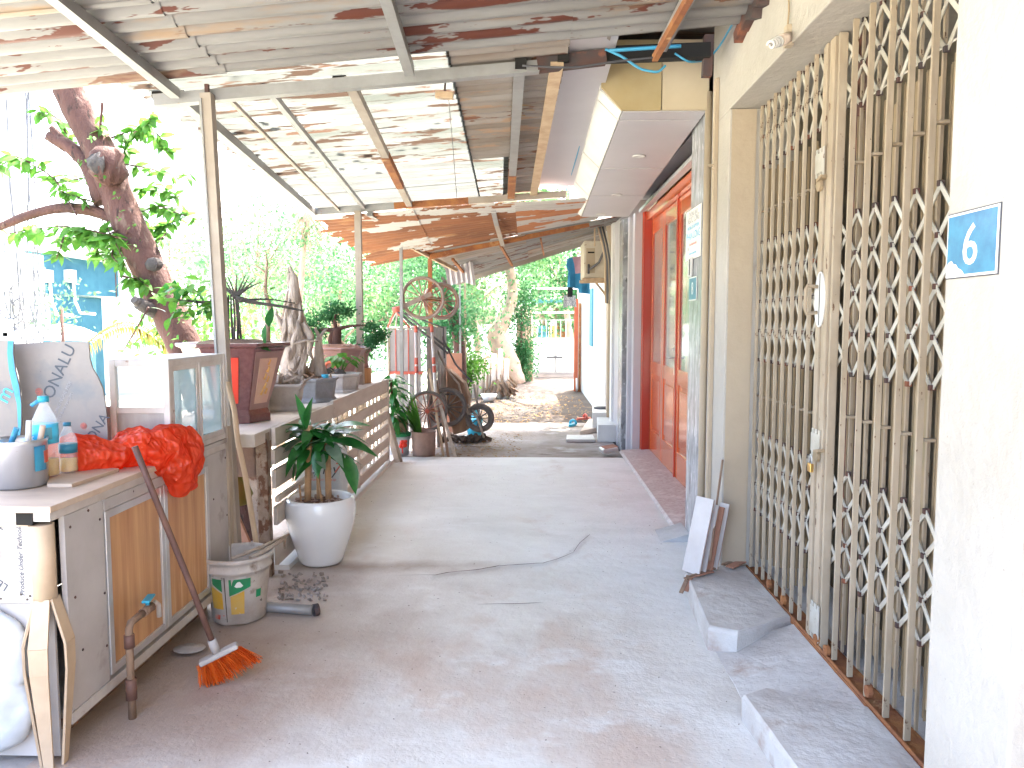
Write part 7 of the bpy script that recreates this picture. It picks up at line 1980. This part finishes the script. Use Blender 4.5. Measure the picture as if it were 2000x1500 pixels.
leaf_cloud('foliage', m_leaf_far2, t, [W(870, 545, Y=12.2), W(880, 600, Y=12.1), W(890, 640, Y=12.1)], 900, .08, .28, kind='stuff')
# thin bare hanging twigs tree between posts
hb_ = thing('weeping_tree', at(600, 500, 12), 'thin weeping twigs hanging beside the rusty awning', 'tree')
m = MB()
for i in range(16):
    px = 560 + i * 6 + random.uniform(-4, 4); a = W(598, 415, Y=12); b = W(px, 440 + random.uniform(0, 25), Y=12); c = W(px + random.uniform(-8, 12), 470 + random.uniform(0, 50), Y=12)
    limb(m, [a, b, c], .018, .005, 5, k=2)
limb(m, [Vector((a.x - .6, 12.3, -.6)), W(585, 600, Y=12.2), a], .08, .03, 8)
m.build('trunk', m_bark_pale, hb_)
leaf_cloud('foliage', m_leaf_far, hb_, [W(random.uniform(560, 660), random.uniform(420, 500), Y=12) for _ in range(12)], 700, .07, .35, kind='stuff')
# orange fruit cluster
# fronds over the bright slope
for i, (px, py, Y, sx_) in enumerate(((235, 650, 9.0, 1.0), (330, 640, 9.5, .9))):
    q = W(px, py, Y=Y)
    t = thing('yellow_fern', (q.x, Y, -.62), ('arching yellow green frond beyond the counter', 'second arching frond beside the leaning trunk')[i], 'plant')
    m = MB(); L = [W(px - 75 * sx_ + k * 15 * sx_, py + 30 - 45 * math.sin(k / 11 * PI) * (1 if i == 0 else .8), Y=Y) for k in range(12)]
    m.tube(L, .006, 5)
    m.tube([(L[-1].x, Y, -.62), L[-1]], .012, 5); m.build('stem', m_leaf_yellow, t)
    m = MB()
    for k in range(len(L) - 1):
        for s in range(3):
            p = L[k].lerp(L[k + 1], s / 3 + random.uniform(0, .2)); 
            for dz in (-1, 1):
                e = p + Vector((.05, 0, dz * .12 - .06)); m.add([p, p + Vector((.04, 0, dz * .03)), e, p + Vector((.0, .02, dz * .03))], [(0, 1, 2, 3)])
    m.build('foliage', m_leaf_yellow if i == 0 else m_leaf_tree, t, kind='stuff')
for i, (px, py, Y, lab) in enumerate(((120, 600, 14, 'pale spiky shrub in front of the blue siding'), (330, 470, 26, 'green treetop beyond the leaning trunk'), (400, 640, 10, 'low green shrub behind the display cabinet'))):
    q = W(px, py, Y=Y); t = thing('shrub', (q.x, Y, -.62), lab, 'shrub')
    leaf_cloud('foliage', m_leaf_tree if i else m_leaf_teal, t, [q + Vector((random.uniform(-.6, .6), random.uniform(-.5, .5), random.uniform(-.5, .3))) for _ in range(6)], 260 if i == 0 else 900, .10, .5, kind='stuff')
    MB().tube([(q.x, Y, -.62), q], .03, 6).build('stem', m_bark, t)

# ================================================================== BUILDINGS ACROSS THE STREET
def corr_wall(parent, name, mat, p0, p1, z0, z1, n):
    p0 = Vector(p0); p1 = Vector(p1); d = (p1 - p0); nn = Vector((d.y, -d.x, 0)).normalized(); vs = []
    for i in range(n * 2 + 1):
        p = p0 + d * i / (n * 2) + nn * (.04 if i % 2 else 0); vs += [(p.x, p.y, z0), (p.x, p.y, z1)]
    MB().add(vs, [(i * 2, i * 2 + 2, i * 2 + 3, i * 2 + 1) for i in range(n * 2)]).build(name, mat, parent)
Y1_ = 20.0
bb = thing('blue_building', at(130, 600, Y1_), 'low building clad in bright blue corrugated siding with a white eave', 'building')
l1, r1_ = W(55, 600, Y=19), W(205, 600, Y=22)
corr_wall(bb, 'upper_siding', m_siding, (W(60, 0, Y=19).x, 19, 0), (W(208, 0, Y=22).x, 22, 0), 2.2, 3.15, 30)
corr_wall(bb, 'lower_siding', m_siding, (W(68, 0, Y=19.2).x, 19.2, 0), (W(172, 0, Y=21.5).x, 21.5, 0), -.6, 2.15, 26)
MB().box((l1.x - .5, 22.1, -.6), (r1_.x + 2.0, 30, 3.2)).build('wall', m_far_white, bb)
e0, e1 = W(45, 500, Y=18.7), W(225, 540, Y=22.3)
MB().bar((e0.x, 18.7, 3.32), (e1.x, 22.3, 3.22), 1.2, .16).build('eave', m_far_white, bb)
MB().bar((e0.x, 18.6, 3.22), (e1.x, 22.2, 3.12), .05, .06).build('eave_trim', m_shutter, bb)
a, b = W(155, 540, Y=20.6), W(188, 575, Y=21.4)
corr_wall(bb, 'white_window', m_far_white, (a.x, 20.7, 0), (b.x, 21.35, 0), b.z, a.z, 8)
MB().bar(W(62, 574, Y=19.05), W(205, 583, Y=21.7), .08, .10).build('sill_band', m_far_white, bb)
for i, (px, Y) in enumerate(((86, 19.2), (131, 20.0))):
    a, c = W(px - 19, 528, Y=Y), W(px + 20, 552, Y=Y)
    t = thing('air_conditioner', ((a.x + c.x) / 2, Y, c.z), ('white air conditioner on the blue siding, the one nearer the utility pole', 'white air conditioner on the blue siding, the one nearer the leaning tree')[i], 'air conditioner')
    MB().box((a.x, Y - .3, c.z), (c.x, Y, a.z)).build('case', m_white, t, bevel=.02)
    f = MB().tube(ring((a.x + (c.x - a.x) * .38, Y - .31, (a.z + c.z) / 2), (0, 1, 0), abs(a.z - c.z) * .38, 20), .012, 5, closed=True)
    for k in range(6): f.tube([(a.x + (c.x - a.x) * .38, Y - .31, (a.z + c.z) / 2), ring((a.x + (c.x - a.x) * .38, Y - .31, (a.z + c.z) / 2), (0, 1, 0), abs(a.z - c.z) * .38, 6)[k]], .008, 4)
    f.build('fan_grille', m_steel, t)
    MB().tube([(c.x - .05, Y - .1, c.z), (c.x - .02, Y - .1, c.z - .5), (c.x + .1, Y - .1, c.z - .8), (c.x + .5, Y - .1, c.z - .82)], .035, 7).build('duct', m_white, t)
rs = thing('street_shop', at(235, 600, 24), 'small shop with a grey roof and orange red front beyond the tree', 'shop')
a, b = W(195, 575, Y=24), W(275, 640, Y=24)
MB().box((a.x, 24, -.6), (b.x + .8, 28, a.z)).build('wall', m_far_white, rs)
MB().box((a.x + .1, 23.9, W(0, 582, Y=24).z - .35), (b.x, 24, W(0, 582, Y=24).z)).build('red_fascia', m_far_red, rs)
MB().prism([(a.x - .2, a.z + .2), (b.x + .6, a.z - .25), (b.x + .6, a.z - .33), (a.x - .2, a.z + .1)], (0, 23.2, 0), (1, 0, 0), (0, 0, 1), (0, 4, 0)).build('roof', m_cement_light, rs)
MB().box((a.x + .2, 23.92, W(0, 618, Y=24).z), (a.x + .75, 23.99, W(0, 595, Y=24).z)).build('window', m_board_white, rs)
MB().box((b.x - .5, 23.92, W(0, 610, Y=24).z), (b.x - .2, 23.99, W(0, 597, Y=24).z)).build('teal_sign', m_plastic_blue, rs)
# parasol
pr = thing('parasol', at(120, 655, 15), 'wide pale street parasol in front of the blue siding', 'parasol')
q = W(120, 632, Y=15); rad_ = W(165, 0, Y=15).x - q.x
MB().lathe((q.x, 15, q.z - .32), [(rad_, 0), (rad_ * .98, .06), (rad_ * .5, .24), (.02, .32)], 10, smooth=False).build('canopy', m_far_white, pr)
MB().tube([(q.x, 15, -.6), (q.x, 15, q.z)], .03, 8).build('pole', m_steel, pr)
for i in range(3):
    px = 95 + i * 32; q = W(px, 690, Y=16); t = thing('market_tarp', (q.x, 16, -.6), ('blue tarp bundle under the parasol, nearest the pole', 'blue tarp bundle under the middle of the parasol', 'blue tarp bundle nearest the fern')[i], 'tarp')
    MB().box((q.x - .12, 16, -.6), (q.x + .14, 16.3, W(px, 655 + i * 6, Y=16).z)).build('cover', m_siding, t, bevel=.03)
# high rise
hr = thing('high_rise', at(300, 400, 75), 'pale high rise tower with rows of small windows far away', 'building')
a, b = W(245, 215, Y=75), W(402, 640, Y=75)
MB().box((a.x, 75, -.6), (b.x, 90, W(300, 232, Y=75).z)).build('wall', m_far_white, hr)
for r in range(16):
    for c in range(6):
        px = 262 + c * 24 + (4 if c % 2 else 0); py = 250 + r * 24
        p = W(px, py, Y=75); o = None
        w_ = MB().box((p.x - .28, 74.9, p.z - .38), (p.x + .28, 75.02, p.z + .38)); wo = w_.build('window', m_far_window, hr)
hr2 = thing('far_block', at(30, 500, 60), 'pale apartment block behind the utility pole', 'building')
a, b = W(60, 470, Y=60), W(230, 640, Y=60)
MB().box((a.x - 3, 60, -.6), (b.x, 70, a.z)).build('wall', m_far_white, hr2)
for c in range(7):
    p = W(75 + c * 22, 495, Y=60); MB().box((p.x - .25, 59.9, p.z - .3), (p.x + .25, 60.02, p.z + .3)).build('window', m_far_window, hr2)
# utility pole with cables
up = thing('utility_pole', at(28, 600, 12), 'white utility pole wrapped in loops of cable beyond the counter', 'utility pole')
p0 = W(30, 500, Y=12)
MB().tube([(p0.x, 12, -.6), (p0.x, 12, 6)], [.14, .11], 14).build('pole', m_far_white, up)
m = MB()
for i in range(16):
    x = p0.x + random.uniform(-.12, .45); m.tube(smooth([(x, 11.9, 5.5), (x + random.uniform(-.1, .1), 11.85, 3.5), (x + random.uniform(-.15, .15), 11.85, 2), (x + random.uniform(-.2, .25), 11.9, .8)], 4), .008, 4)
for i in range(7):
    c = (p0.x + random.uniform(-.1, .25), 11.85, 1.3 + random.uniform(-.2, .8)); m.tube(ring(c, (random.uniform(-.3, .3), 1, .1), random.uniform(.12, .28), 20), .009, 4, closed=True)
m.build('cables', m_cable, up)
for i in range(3): MB().rbox((p0.x + .12 * i - .1, 11.8, 1.4 - .2 * i), (.22, .15, .28)).build('meter_box', m_far_white, up, bevel=.01)
m = MB()
for i in range(5):
    a = Vector((p0.x, 12, 5.2 - .35 * i)); b = Vector((W(440, 400, Y=30).x + 1.5 * i, 30, 5.6 - .7 * i)); mid_ = a.lerp(b, .5) - Vector((0, 0, .5)); m.tube(smooth([a, mid_, b], 8, 3), .012, 4)
m.build('span_wires', m_cable, up)
# a second pole so that the wires end on something
up2 = thing('utility_pole', (W(440, 400, Y=30).x + 3, 30, -.6), 'second utility pole far along the street holding the wires', 'utility pole')
MB().tube([(W(440, 400, Y=30).x + 3, 30, -.6), (W(440, 400, Y=30).x + 3, 30, 6.2)], .12, 10).build('pole', m_far_white, up2)
MB().box((W(440, 400, Y=30).x - .3, 29.95, 2.7), (W(440, 400, Y=30).x + 8, 30.05, 2.8)).build('crossarm', m_steel, up2)
# red sign among the trees
q0, q1 = W(575, 520, Y=26), W(640, 545, Y=26)
rsn = thing('red_sign', ((q0.x + q1.x) / 2, 26, q1.z), 'long red and orange shop sign glimpsed between the trees', 'sign')
MB().box((q0.x, 26, q1.z), (q1.x, 26.1, q0.z)).build('board', m_far_red, rsn)
MB().box((q0.x + .2, 26, -.6), (q0.x + .3, 26.1, q1.z)).build('post', m_steel, rsn)
# bright garden slope / white wall across the street
gw = thing('garden_wall', (-12, 33, -.6), 'long pale wall running along the far side of the street', 'wall')
MB().box((-30, 33, -.6), (-1.2, 33.4, 1.2)).build('wall', m_far_white, gw)
gw2 = thing('garden_wall', (8, 40, -.6), 'pale boundary wall beyond the yard gate', 'wall')
MB().box((-1.0, 40, -.6), (30, 40.4, 1.6)).build('wall', m_far_white, gw2)
